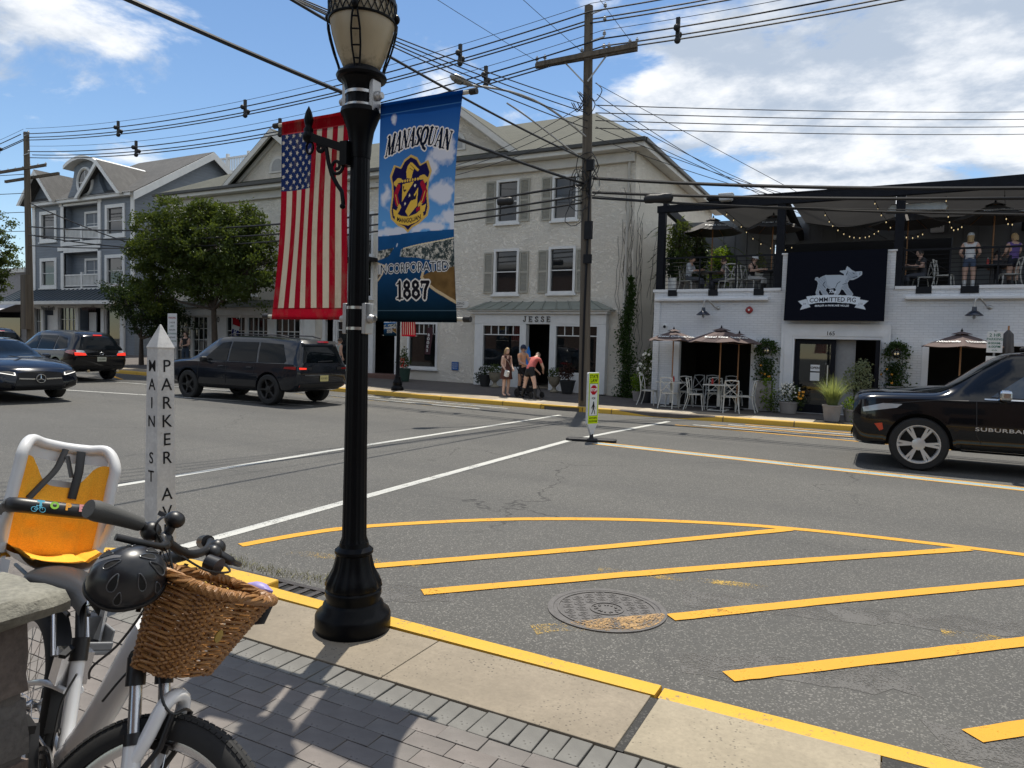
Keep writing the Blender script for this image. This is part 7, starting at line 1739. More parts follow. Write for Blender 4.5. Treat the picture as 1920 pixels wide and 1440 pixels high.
bp('rim',rim_braid,m_wick,bk,steer=True)
bp('basket_badge',lambda m: m.lathe([(.016,0),(.0165,.004),(.002,.005)],16,(1.078,-.06,.90),Matrix.Rotation(R(90),4,'Y')),M('brass_badge',(.35,.25,.06),.4,metal=.6),bk,steer=True)
for y in (-.12,.0): bp('strap',lambda m: m.tube([(.872,y,1.04),(.866,y,.98),(.872,y,.90)],.011,6,flat=.3),m_bblk,bk,steer=True)
# child seat on the rear
m_shell = M('seat_shell_grey',(.60,.605,.61),.4,var=.05); m_dgrey = M('seat_dark_grey',(.075,.078,.082),.5)
def orange_mat():
    t = NT('orange_mesh_fabric'); v = t.map(); ch = t.new('ShaderNodeTexVoronoi'); t.link(v,ch.inputs['Vector']); ch.inputs['Scale'].default_value = 330
    c = t.mix(t.rng(t.noise(v,6,4),.3,.7),(.92,.40,.018),(.95,.50,.035)); c = t.mix(t.rng(ch.outputs[0],.25,.6,.35,0),c,(.36,.11,.004)); t.link(c,t.p.inputs['Base Color']); t.p.inputs['Roughness'].default_value = .8; t.bump(ch.outputs[0],.3,.002); return t.m
m_orange = orange_mat()
SXo = -.235
def seat_surf(u,v,off=0.0):
    """u -1..1 across, v 0 (seat front) .. .35 (crease) .. 1 (top of back)"""
    wd = .139 + .018*v + .011*math.sin(PI*v)
    if v < .36:
        t = v/.36; x,z = SXo + .25 - .235*t,.800 + .022*(1 - t) ** 2 + .012*t
    else:
        t = (v - .36)/.64; x,z = SXo + .015 - .085*t,.812 + .415*t
    wrap = abs(u) ** 3*(.075 if v >= .36 else .0)
    rise = abs(u) ** 3*(.055 if v < .36 else .0)
    return Vector((x + wrap + off*(1 if v > .36 else .2),wd*u,z + rise + off*(.2 if v > .36 else 1)))
cs = bp('child_seat',lambda m: m.grid(lambda u,v: seat_surf(-1 + 2*u,v*.80,-.012),16,24),m_shell,smooth=180)
def pad(m):
    def f(u,v):
        U_ = -1 + 2*u; top = .925 - .165*math.exp(-(U_/.60) ** 4); vv = .03 + v*(top - .03); b = .012 + .010*math.sin(PI*u) ** .5
        dim = .012*math.exp(-((U_ - .42)/.16) ** 2 - ((vv - .52)/.03) ** 2) + .012*math.exp(-((U_ + .42)/.16) ** 2 - ((vv - .52)/.03) ** 2) + .014*math.exp(-((U_)/.3) ** 2 - ((vv - .34)/.06) ** 2) + .008*math.exp(-((abs(U_) - .66)/.05) ** 2)
        return seat_surf(U_*.97,vv,b - dim)
    m.grid(f,40,56)
bp('pad',pad,m_orange,cs,smooth=180)
def hoop(z_lo=.0):
    L_ = [seat_surf(-1.02,v,.004) for v in (.40,.55,.7,.85,.95)]; T_ = [seat_surf(u,1.02,0) + Vector((-.004,0,-.018*(1 - u*u))) for u in (-.86,-.5,0,.5,.86)]; R_ = [seat_surf(1.02,v,.004) for v in (.93,.82,.7,.55,.40)]
    return catmull(L_ + T_ + R_,6)
bp('shell_rim',lambda m: m.tube(hoop(),.0205,12),m_shell,cs,smooth=60)
bp('top_panel',lambda m: m.grid(lambda u,v: seat_surf(-.9 + 1.8*u,.925 + .085*v,-.003) + Vector((0,0,-.012*math.sin(PI*u))),12,3),m_shell,cs,smooth=180)
for sg in (-1,1):
    bp('side_wing',lambda m: m.grid(lambda u,v: seat_surf(sg*1.0,.36 + .60*v) + Vector((-.055*u*(1 - .3*v),sg*.006*u,-.004*u)),3,14),m_shell,cs,smooth=180)
    bp('leg_guard',lambda m: m.grid(lambda u,v: (SXo + .24 + .07*(u - .5) + .05*v,sg*(.165 + .02*math.sin(PI*u)),.85 - .27*v),8,10),m_shell,cs,smooth=180)
    bp('foot_cup',lambda m: (m.bx(SXo + .245,SXo + .37,sg*.155 - .045,sg*.155 + .045,.555,.572),m.bx(SXo + .245,SXo + .258,sg*.155 - .045,sg*.155 + .045,.572,.66),m.bx(SXo + .358,SXo + .37,sg*.155 - .045,sg*.155 + .045,.572,.60),m.bx(SXo + .258,SXo + .358,sg*.155 + sg*.036,sg*.155 + sg*.045,.572,.64) if sg > 0 else m.bx(SXo + .258,SXo + .358,-.2,-.191,.572,.64)),M('foot_cup_grey',(.20,.205,.215),.5),cs,smooth=None,bevel=.008)
    bp('arm',lambda m: m.tube(catmull([seat_surf(sg*1.0,.40),Vector((SXo + .10,sg*.172,.93)),Vector((SXo + .125,sg*.172,1.0))],5),.017,10),m_shell,cs); bp('arm_joint',lambda m: m.tube([(SXo + .08,sg*.182,.985),(SXo + .15,sg*.182,1.02)],.022,10),m_dgrey,cs)
bar_ = bp('safety_bar',lambda m: m.tube(catmull([(SXo + .13,-.178,1.01),(SXo + .165,-.155,1.018),(SXo + .19,0,1.02),(SXo + .165,.155,1.018),(SXo + .13,.178,1.01)],6),.0265,14),m_bblk,cs)
sp_ = Matrix.Translation((SXo + .218,0,1.030)) @ Matrix.Rotation(R(90),4,'Z') @ Matrix.Rotation(R(64),4,'X')
for i,(ch,c) in enumerate(zip('TOPEAK',((.10,.45,.62),(.25,.55,.05),(.80,.35,.03),(.75,.30,.30),(.65,.55,.03),(.10,.45,.62)))):
    me = text_mesh(ch,.034,.0006,.002); me.materials.append(M('print_colour_%d' % i,c,.6)); me.transform(sp_ @ Matrix.Translation((-.11 + i*.044,.006,.0))); link('printed_letter',me,cs)
def tiny_bike(m,cx,s_):
    q = lambda x,y: sp_ @ Vector((cx + x*s_,-.014 + y*s_,.0015))
    for wx in (-.5,.5): m.tube([q(wx + .34*math.cos(a),.34*math.sin(a)) for a in [2*PI*i/14 for i in range(14)]],.0009,4,closed=True)
    for a,b in (((-.5,0),(-.1,0)),((-.1,0),(-.25,.5)),((-.25,.5),(.3,.5)),((-.1,0),(.3,.5)),((.5,0),(.3,.6)),((-.5,0),(-.25,.5)),((.2,.65),(.4,.62)),((-.32,.56),(-.16,.56))): m.tube([q(*a),q(*b)],.0009,4)
for cx,s_,c in ((-.115,.026,0),(.055,.02,4),(.12,.024,0)): bp('printed_bicycle',lambda m: tiny_bike(m,cx,s_),MATS['print_colour_%d' % c],cs,smooth=None)
bp('harness',lambda m: (m.tube([seat_surf(.30,.98,.02),seat_surf(.32,.86,.03),seat_surf(.30,.70,.025)],.016,6,flat=.25),m.tube(catmull([seat_surf(-.05,.98,.02),seat_surf(-.18,.86,.035),seat_surf(-.42,.76,.035),seat_surf(-.62,.68,.025)],5),.012,6,flat=.3),m.tube([seat_surf(.0,.94,.03),seat_surf(.16,.82,.045)],.014,6,flat=.4)),m_bblk,cs)
bp('rack',lambda m: ([m.tube([(-.32,sg*.05,.76),(.12,sg*.05,.76),(.30,sg*.03,.74)],.007,6) for sg in (-1,1)],[m.tube([(-.12,sg*.06,.76),(.0,sg*.066,.36)],.006,6) for sg in (-1,1)]),m_bblk)
bp('seat_bracket',lambda m: (m.box((.36,0,.60),(.07,.09,.10)),m.tube([(.33,-.05,.62),(.15,-.05,.80)],.008,8),m.tube([(.33,.05,.62),(.15,.05,.80)],.008,8)),m_sil)

# helmet hung on the near grip
hel = thing('helmet','black bicycle helmet with grey stripe and vents hanging from the handlebar','helmet')
hc = bike.matrix_world @ (SM @ Vector((.885,-.255,.985)))
axd = (Vector((0,0,CAM_H)) - hc).normalized(); rt_ = axd.cross(Vector((0,0,1))).normalized()*-1
zx = (axd*.72 + Vector((0,0,.62)) + rt_*.10).normalized(); xx = (rt_*.90 + Vector((0,0,.26))); xx = (xx - zx*xx.dot(zx)).normalized(); yy = zx.cross(xx)
hel.matrix_world = Matrix.Translation(Rv*.012) @ Matrix(((xx.x,yy.x,zx.x,hc.x),(xx.y,yy.y,zx.y,hc.y),(xx.z,yy.z,zx.z,hc.z),(0,0,0,1))) @ Matrix.Diagonal((.82,.86,.86,1))
def hsurf(a,e,k=1.0): # a azimuth, e elevation
    r_ = 1 + .012*math.cos(6*a)*math.cos(e); return Vector((.108*k*r_*math.cos(e)*math.cos(a),.088*k*r_*math.cos(e)*math.sin(a),.098*k*math.sin(e) - .01))
def dome(m): m.grid(lambda u,v: hsurf(2*PI*u,-.28 + (PI/2 + .28)*v),44,18)
mb = MB(); dome(mb); mb.build('shell',M('helmet_black',(.009,.010,.013),.34,coat=.15,var=.1),hel,smooth=180,fix=True)
for a,e,w_,h_ in ((.5,.75,.015,.036),(-.5,.75,.015,.036),(1.35,.72,.014,.030),(-1.35,.72,.014,.03),(2.3,.75,.016,.03),(-2.3,.75,.016,.03),(.0,1.12,.013,.028),(PI,1.1,.013,.028),(.9,.25,.013,.026),(-.9,.25,.013,.026),(2.0,.28,.013,.026),(-2.0,.28,.013,.026)):
    c = hsurf(a,e,1.0); n_ = Vector((c.x/.108 ** 2,c.y/.088 ** 2,(c.z + .01)/.098 ** 2)).normalized(); t_ = Vector((math.cos(a),math.sin(a),0)); t_ = (Vector((0,0,1))*.6 + t_*-.8); t_ = (t_ - n_*t_.dot(n_)).normalized(); b_ = n_.cross(t_)
    E_l = lambda q: Vector((q.x,q.y,q.z + .01))*(1.016/math.sqrt((q.x/.108) ** 2 + (q.y/.088) ** 2 + ((q.z + .01)/.098) ** 2)) - Vector((0,0,.01))
    mb = MB(); mb.add([E_l(c + t_*h_*.9*math.cos(q) + b_*w_*.72*math.sin(q)*(1 - .45*math.cos(q))) for q in [2*PI*i/16 for i in range(16)]] + [E_l(c)],[(i,(i + 1) % 16,16) for i in range(16)]); rim_ = [Vector(q) for q in mb.v[:16]]; mb.build('vent',MATS['pit_black'],hel,smooth=None); MB().tube(rim_,.0019,5,closed=True).build('vent_rim',M('helmet_rim',(.055,.058,.065),.3,coat=.4),hel,smooth=60)
mb = MB(); mb.tube([hsurf(2*PI*i/40,-.22,1.012) for i in range(40)],.008,6,closed=True); mb.build('edge_band',m_bblk,hel,smooth=60)
mb = MB(); mb.grid(lambda u,v: hsurf(2.55 + .28*(v - .5),-.2 + 1.5*u,1.006),14,3); mb.build('stripe',M('helmet_grey',(.10,.10,.105),.5),hel,smooth=180)
mb = MB(); mb.tube([hsurf(2.05 + .02*math.cos(a),.55 + .02*math.sin(a),1.012) + Vector((.006*math.cos(a),0,.006*math.sin(a))) for a in [2*PI*i/14 for i in range(15)]],.0012,5); mb.build('red_logo',M('logo_red',(.55,.02,.04),.5),hel)
gp = hel.matrix_world.inverted() @ (bike.matrix_world @ (SM @ Vector((.86,-.17,1.10))))
mb = MB(); mb.tube(catmull([hsurf(.2,-.2),hsurf(.2,-.2) + Vector((.02,.0,.03)),gp,hsurf(-.4,-.2) + Vector((.02,.0,.02)),hsurf(-.4,-.2)],6),.006,5,flat=.35); mb.tube(catmull([gp,gp + Vector((.0,.01,.03)),gp + Vector((.02,.02,.045)),gp + Vector((.035,.02,.03))],5),.007,5,flat=.3); mb.build('strap',m_bblk,hel)
# black pouch with a lilac lid in the basket's far side
pouch = thing('pouch','dark pouch with a lilac flap hanging behind the basket','bag')
pouch.matrix_world = bike.matrix_world @ SM @ Matrix.Translation((1.0,.215,.985)) @ Matrix.Diagonal((.7,.7,.7,1))
MB().lathe([(.03,-.09),(.062,-.075),(.068,0),(.06,.045),(.03,.06)],20,(0,0,0),Matrix.Diagonal((1.25,.7,1,1))).build('bag',M('pouch_fabric',(.018,.019,.022),.8,bump=.2,bs=200),pouch,smooth=60)
MB().lathe([(.05,.048),(.052,.062),(.02,.08),(.002,.082)],18,(0,0,0),Matrix.Diagonal((1.2,.7,1,1))).build('flap',M('lilac',(.26,.22,.48),.5),pouch,smooth=60)

pil['kind'] = 'thing'; post['kind'] = 'thing'
# ============================================================ PEOPLE
SKIN = M('skin_light',(.62,.40,.30),.55,var=.06); SKIN_T = M('skin_tan',(.50,.30,.21),.55,var=.06)
def cloth_m(name,c): return M(name,c,.85,var=.1,vs=20,bump=.15,bs=120)
STAND = dict(pelvis=(0,0,.93),spine=(0,0,1.12),chest=(0,0,1.30),neck=(0,.01,1.43),head=(0,-.01,1.56))
def limbs(arm_l,arm_r,leg_l,leg_r): return dict(la=arm_l,ra=arm_r,ll=leg_l,rl=leg_r)
def person(label,loc,rz,height,core,arms,legs,top,bottom,skin,hair,hair_len=0,shoe=None,sleeve=0,cap=None,shorts=True,skirt=None,bra=False,shirt_hem=0,group=None):
    """one continuous skinned body; core joints, arms/legs = ((shoulder, elbow, wrist), ...) / ((hip, knee, ankle, toe), ...)"""
    p = thing('person',label,'person',loc,rz,group); k = height/1.70; p.scale = (k,k,k)
    V = []; E_ = []; Rr = []; tagb = []
    def add(q,r,par,tg):
        V.append(Vector(q)); Rr.append(r); tagb.append(tg)
        if par is not None: E_.append((par,len(V) - 1))
        return len(V) - 1
    pel = add(core['pelvis'],(.135,.105),None,'bot'); sp = add(core['spine'],(.115,.085),pel,'top'); ch = add(core['chest'],(.135,.095),sp,'top'); nk = add(core['neck'],(.052,.052),ch,'skin'); hb = add(Vector(core['neck']).lerp(Vector(core['head']),.55),(.048,.05),nk,'skin')
    for arm in arms:
        sh,el,wr = [Vector(q) for q in arm]
        a = add(sh,(.056,.056),ch,'top'); m1 = add(sh.lerp(el,.5),(.046,.046),a,'top' if sleeve > 0 else 'skin'); b = add(el,(.039,.039),m1,'top' if sleeve > 1 else 'skin'); m2 = add(el.lerp(wr,.4),(.037,.037),b,'top' if sleeve > 1 else 'skin'); c = add(wr,(.025,.025),m2,'skin')
        d = (wr - el).normalized(); s_ = d.orthogonal().normalized(); pm = add(wr + d*.05,(.032,.022),c,'skin')
        for i,(off,L) in enumerate(((-.030,.07),(-.010,.085),(.010,.08),(.028,.065))):
            f1 = add(wr + d*.09 + s_*off,(.0095,.0095),pm,'skin'); add(wr + d*(.09 + L*.7) + s_*off*1.1 + d.cross(s_)*.015,(.0075,.0075),f1,'skin')
        add(wr + d*.07 + s_*-.055 + d.cross(s_)*.012,(.009,.009),pm,'skin')
    for lg in legs:
        hp,kn,an,to = [Vector(q) for q in lg]
        a = add(hp,(.092,.092),pel,'bot'); m1 = add(hp.lerp(kn,.45),(.078,.078),a,'bot' if shorts is not None else 'skin'); b = add(kn,(.055,.055),m1,'skin' if shorts else 'bot'); m2 = add(kn.lerp(an,.35),(.053,.053),b,'skin' if shorts else 'bot'); c = add(an,(.036,.036),m2,'shoe'); add(to,(.036,.028),c,'shoe')
    me = bpy.data.meshes.new('body'); me.from_pydata(V,E_,[]); o = bpy.data.objects.new('body',me); COL.objects.link(o)
    md = o.modifiers.new('skin','SKIN'); md.use_smooth_shade = True; md.branch_smoothing = .3
    for i,sv in enumerate(me.skin_vertices[0].data): sv.radius = (Rr[i][0]*(1.13 if Rr[i][0] > .03 else 1),Rr[i][1]*(1.13 if Rr[i][0] > .03 else 1)); sv.use_root = (i == 0)
    o.modifiers.new('sub','SUBSURF').levels = 1
    ev = bpy.data.meshes.new_from_object(o.evaluated_get(bpy.context.evaluated_depsgraph_get())); bpy.data.objects.remove(o); bpy.data.meshes.remove(me)
    # head with face joined into the same mesh
    hd = Vector(core['head']); up = (hd - Vector(core['neck'])).normalized(); fw = Vector(core.get('face',(0,-1,0))); fw = (fw - up*fw.dot(up)).normalized(); rt = fw.cross(up)
    bm = bmesh.new(); bm.from_mesh(ev); hv = []; nu,nv = 16,12
    for j in range(nv + 1):
        e = PI*j/nv
        for i in range(nu):
            a = 2*PI*i/nu; x,y,z = math.sin(e)*math.cos(a),math.sin(e)*math.sin(a),-math.cos(e)
            w_ = .072*(1 - .16*max(0,-z)); d_ = .092; fy = y*d_*(1 + .05*(z < -.3))
            if y > .75 and -.25 < z < .12: fy += .016*(1 - abs(x)*2)          # nose
            if y > .6 and .18 < z < .32 and abs(x) > .15: fy -= .006               # eye sockets
            hv.append(bm.verts.new(hd + rt*x*w_ + fw*fy + up*z*.115))
    for j in range(nv):
        for i in range(nu):
            q = [hv[j*nu + i],hv[j*nu + (i + 1) % nu],hv[(j + 1)*nu + (i + 1) % nu],hv[(j + 1)*nu + i]]
            try: bm.faces.new(q)
            except ValueError: pass
    bmesh.ops.recalc_face_normals(bm,faces=bm.faces); bm.to_mesh(ev); bm.free()
    mats = {'top': top,'bot': bottom,'skin': skin,'shoe': shoe or m_plast}; order = list(mats); ev.materials.clear()
    for q in order: ev.materials.append(mats[q])
    segs = [(V[a],V[b],tagb[b]) for a,b in E_]
    def near(c):
        best = (1e9,'skin')
        for a,b,tg in segs:
            ab = b - a; t = max(0,min(1,(c - a).dot(ab)/max(1e-9,ab.length_squared))); d = (a + ab*t - c).length
            if d < best[0]: best = (d,tg)
        return best[1]
    for f in ev.polygons:
        f.material_index = order.index('skin' if (f.center - hd).length < .145 else near(f.center))
    ev.shade_smooth(); link('body',ev,p)
    for sg in (-1,1):
        MB().ball(hd + rt*sg*.028 + fw*.079 + up*.022,.009,8,6).build('eye',m_black,p,smooth=60); MB().ball(hd + rt*sg*.074 - fw*.004 - up*.005,.02,8,6,(.5,1,1.4)).build('ear',skin,p,smooth=60)
    MB().ball(hd + fw*.083 - up*.048,.014,8,5,(1.2,.4,.35)).build('mouth',M('lip',(.32,.12,.10),.5),p,smooth=60)
    # hair: cap over the skull, falling behind when long
    mb = MB()
    def hs(u,v):
        a = R(-205) + R(410)*0 + 2*PI*u; e = PI/2*v*1.18
        x,y,z = math.sin(e)*math.cos(a),math.sin(e)*math.sin(a),math.cos(e); front = max(0,y)
        if e > .9 and front > .45: e2 = .9; x,y,z = math.sin(e2)*math.cos(a),math.sin(e2)*math.sin(a),math.cos(e2)
        return hd + rt*x*.084 + fw*y*.103 + up*(z*.125 + .004)
    mb.grid(hs,22,9); mb.build('hair',hair,p,smooth=180,fix=True)
    if hair_len: 
        mb = MB(); mb.grid(lambda u,v: hd + rt*(.085 - .012*v)*math.cos(PI*(1 + u))*-1 + fw*(-.035 - .075*math.sin(PI*u)*(1 + .1*v)) + up*(.03 - hair_len*v),12,8); mb.build('long_hair',hair,p,smooth=180)
    if cap:
        mb = MB(); mb.grid(lambda u,v: hd + rt*math.sin(PI/2*v*1.05)*math.cos(2*PI*u)*.090 + fw*math.sin(PI/2*v*1.05)*math.sin(2*PI*u)*.110 + up*(math.cos(PI/2*v*1.05)*.115 + .03),20,7); c_ = mb.build('cap',cap,p,smooth=180,fix=True)
        mb = MB(); mb.grid(lambda u,v: hd + rt*(.07*math.sin(PI*(u - .5))) + fw*(.09 + .09*v*math.cos(PI*(u - .5))) + up*(.03 - .015*v),10,4); mb.build('cap_peak',cap,c_,smooth=180)
    if skirt:
        z0,z1,r0,r1,mt = skirt; pv = Vector(core['pelvis']); mb = MB(); mb.grid(lambda u,v: (pv.x + (r0 + (r1 - r0)*v)*math.cos(2*PI*u)*1.15,pv.y + (r0 + (r1 - r0)*v)*math.sin(2*PI*u),z0 + (z1 - z0)*v),24,8); mb.build('skirt',mt,p,smooth=180)
    return p
def legs_std(dx=.0,step=0.0): return (((.09,0,.90),(.10,-.01 - step*.5,.50),(.10,.03 - step,.08),(.105,-.11 - step,.035)),((-.09,0,.90),(-.10,-.01 + step*.5,.50),(-.10,.03 + step,.08),(-.105,-.11 + step,.035)))
arms_down = (((.17,0,1.38),(.215,.02,1.12),(.21,-.05,.90)),((-.17,0,1.38),(-.215,.02,1.12),(-.21,-.05,.90)))
arms_fwd = (((.17,0,1.38),(.20,-.05,1.13),(.10,-.24,1.08)),((-.17,0,1.38),(-.20,-.05,1.13),(-.10,-.24,1.08)))
hair_bl = M('hair_blonde',(.42,.28,.13),.6,var=.25,vs=60); hair_br = M('hair_brown',(.055,.03,.018),.6,var=.3,vs=60); hair_dk = M('hair_dark',(.018,.013,.01),.55,var=.3,vs=60); hair_gr = M('hair_grey',(.28,.27,.26),.7,var=.2,vs=60)
brown_dress = cloth_m('brown_dress',(.085,.03,.022))
w1 = person('woman in a short brown dress with blonde hair standing by the stroller',(-10.62,19.85,zf(-10.6,19.85)),R(70),1.56,STAND,(((.16,0,1.38),(.20,-.02,1.12),(.14,-.16,.98)),((-.16,0,1.38),(-.20,.02,1.12),(-.17,-.12,.93))),legs_std(),brown_dress,brown_dress,SKIN,hair_bl,.17,sleeve=-1,skirt=(1.02,.60,.15,.205,brown_dress),shoe=SKIN)
mb = MB(); mb.tube([(-.17,-.03,1.36),(-.02,-.12,1.2),(.13,-.10,1.0),(.16,-.02,.96),(.05,.11,1.15),(-.16,.05,1.38)],.008,6); mb.box((.18,-.08,.92),(.05,.14,.12)); mb.build('shoulder_bag',M('bag_cream',(.5,.45,.36),.7),w1)
MB().box((-.18,-.22,.80),(.1,.14,.2),Matrix.Rotation(.3,3,'X')).build('paper_bag',m_trim,w1)
m1_ = person('man in a peach tank top and navy cap holding the stroller handle',(-10.28,20.3,zf(-10,20.35)),R(70),1.66,STAND,(((.18,0,1.38),(.22,-.08,1.13),(.14,-.34,1.02)),((-.18,0,1.38),(-.22,-.08,1.13),(-.12,-.34,1.02))),legs_std(0,.03),cloth_m('peach_cotton',(.66,.34,.19)),cloth_m('black_shorts',(.012,.012,.014)),SKIN_T,hair_br,0,sleeve=1,cap=cloth_m('navy_cap',(.012,.02,.05)))
BEND = dict(pelvis=(0,.08,.92),spine=(0,.0,1.09),chest=(.03,-.15,1.25),neck=(.07,-.27,1.34),head=(.12,-.36,1.38),face=(.2,-.8,-.8))
m2_ = person('man in a coral red T shirt and black shorts bending over the stroller',(-9.68,19.75,zf(-9.7,19.75)),R(158),1.66,BEND,(((.22,-.17,1.27),(.27,-.26,1.02),(.18,-.42,.86)),((-.17,-.17,1.27),(-.22,-.28,1.02),(-.06,-.44,.88))),(((.10,.08,.89),(.22,.06,.49),(.30,.12,.08),(.34,-.02,.035)),((-.10,.08,.89),(-.20,.04,.49),(-.28,.06,.08),(-.32,-.08,.035))),cloth_m('coral_shirt',(.50,.115,.10)),MATS['black_shorts'],SKIN,hair_br,0,sleeve=1)
# stroller
st = thing('stroller','black folding stroller with dark wheels on the far footway between the adults','stroller',(-9.95,20.15,zf(-9.95,20.15)),R(65))
for x,y,r_ in ((.25,.30,.13),(-.25,.30,.13),(.22,-.38,.10),(-.22,-.38,.10)):
    mb = MB(); mb.lathe([(r_ - .03,-.02),(r_,-.018),(r_,.018),(r_ - .03,.02),(.02,.025),(.02,-.025),(r_ - .03,-.02)],20,(x,y,r_),Matrix.Rotation(R(90),4,'Y'),caps=False); mb.build('wheel',m_tyre,st,smooth=40)
mb = MB()
for x in (-.24,.24): mb.tube([(x,-.38,.1),(x,-.05,.5),(x,.42,.98),(x*.9,.50,1.0)],.014,8); mb.tube([(x,.30,.13),(x,.0,.48)],.013,8)
mb.tube([(-.22,.5,1.0),(.22,.5,1.0)],.017,8); mb.tube([(-.24,.3,.13),(.24,.3,.13)],.01,6); mb.build('frame',m_black,st,smooth=60)
mb = MB(); mb.grid(lambda u,v: (-.2 + .4*u,-.25 + .42*v,.42 + .05*math.cos(PI*u*2) + (.0 if v < .5 else (v - .5)*.75)),8,8); mb.build('seat',cloth_m('stroller_fabric',(.015,.015,.018)),st,smooth=180)
mb = MB(); mb.grid(lambda u,v: (-.22*math.cos(PI*u),.12 - .28*v,.62 + .28*math.sin(PI*u)*(.4 + .6*math.sin(PI/2*v))),12,8); mb.build('hood',MATS['stroller_fabric'],st,smooth=180)
mb = MB(); mb.box((0,.05,.24),(.36,.4,.12)); mb.build('basket',MATS['stroller_fabric'],st,bevel=.03)
person('woman in a black top and jeans holding a tan bag by the parking sign',(-26.5,20.4,zf(-26.5,20.4)),R(20),1.66,STAND,arms_fwd,legs_std(),cloth_m('black_top',(.012,.012,.013)),cloth_m('blue_jeans',(.03,.05,.08)),SKIN,hair_br,.22,sleeve=0,shorts=False)
w2 = person('woman in a pale vest and dark shorts walking away behind the lamp post',(-18.75,21.3,zf(-18.75,21.3)),R(150),1.62,STAND,arms_down,legs_std(0,.12),cloth_m('sage_vest',(.32,.38,.34)),cloth_m('navy_shorts',(.015,.02,.035)),SKIN_T,hair_br,.05,sleeve=-1)
MB().box((.17,-.02,.98),(.08,.2,.17)).build('pink_bag',M('pink_leather',(.52,.30,.30),.6),w2,bevel=.02)
TZ = 3.56
person('woman in a white tank top, denim shorts and pale cap standing on the terrace',(1.88,22.75,TZ),R(172),1.62,STAND,(((.16,0,1.38),(.24,.0,1.12),(.14,-.16,1.0)),((-.16,0,1.38),(-.24,.0,1.12),(-.14,-.16,1.0))),legs_std(),cloth_m('white_cotton',(.68,.68,.68)),cloth_m('denim_blue',(.07,.10,.16)),SKIN,hair_bl,.2,sleeve=-1,cap=cloth_m('pale_cap',(.5,.5,.48)),shoe=m_trim)
SIT = dict(pelvis=(0,.02,.52),spine=(0,.02,.70),chest=(0,-.02,.89),neck=(0,-.05,1.02),head=(0,-.08,1.14))
sit_legs = (((.09,.0,.50),(.10,-.42,.49),(.10,-.40,.08),(.10,-.53,.035)),((-.09,.0,.50),(-.10,-.42,.49),(-.10,-.40,.08),(-.10,-.53,.035)))
sit_arms = (((.17,-.02,.97),(.22,-.10,.74),(.10,-.36,.78)),((-.17,-.02,.97),(-.22,-.10,.74),(-.10,-.36,.78)))
person('man in a white shirt seated at the leftmost terrace table',(-5.62,22.6,TZ),R(80),1.68,SIT,sit_arms,sit_legs,cloth_m('white_shirt',(.55,.57,.60)),cloth_m('grey_trousers',(.08,.085,.10)),SKIN_T,hair_dk,0,sleeve=2,shorts=False)
person('person in grey seated with their back to the potted palms',(-4.55,22.9,TZ),R(-95),1.62,SIT,sit_arms,sit_legs,cloth_m('grey_tee',(.20,.19,.19)),MATS['grey_trousers'],SKIN,hair_br,.06,sleeve=1,shorts=False)
person('woman in a black vest and white cap seated left of the second terrace post',(-3.72,22.6,TZ),R(75),1.6,SIT,sit_arms,sit_legs,MATS['black_top'],cloth_m('striped_cloth',(.45,.44,.42)),SKIN,hair_br,.12,sleeve=-1,cap=MATS['white_cotton'],shorts=False)
person('man in dark grey seated in a cane chair right of the middle post',(.78,22.9,TZ),R(-70),1.66,SIT,sit_arms,sit_legs,cloth_m('charcoal_tee',(.06,.06,.065)),MATS['grey_trousers'],SKIN,hair_dk,0,sleeve=1,shorts=False)
person('woman in a purple top leaning at the right edge of the terrace',(2.86,22.8,TZ),R(-150),1.58,STAND,arms_fwd,legs_std(),cloth_m('purple_top',(.14,.09,.28)),MATS['navy_shorts'],SKIN,hair_bl,.15,sleeve=-1)
person('person in dark clothes seated under the right terrace umbrella',(2.55,23.3,TZ),R(170),1.6,SIT,sit_arms,sit_legs,MATS['charcoal_tee'],MATS['grey_trousers'],SKIN,hair_dk,0,sleeve=1,shorts=False)
person('driver in a dark shirt behind the wheel of the black SUV',(2.02,13.3,.30),R(-90),1.55,SIT,sit_arms,sit_legs,MATS['charcoal_tee'],MATS['grey_trousers'],SKIN,hair_dk,0,sleeve=1,shorts=False) if False else None
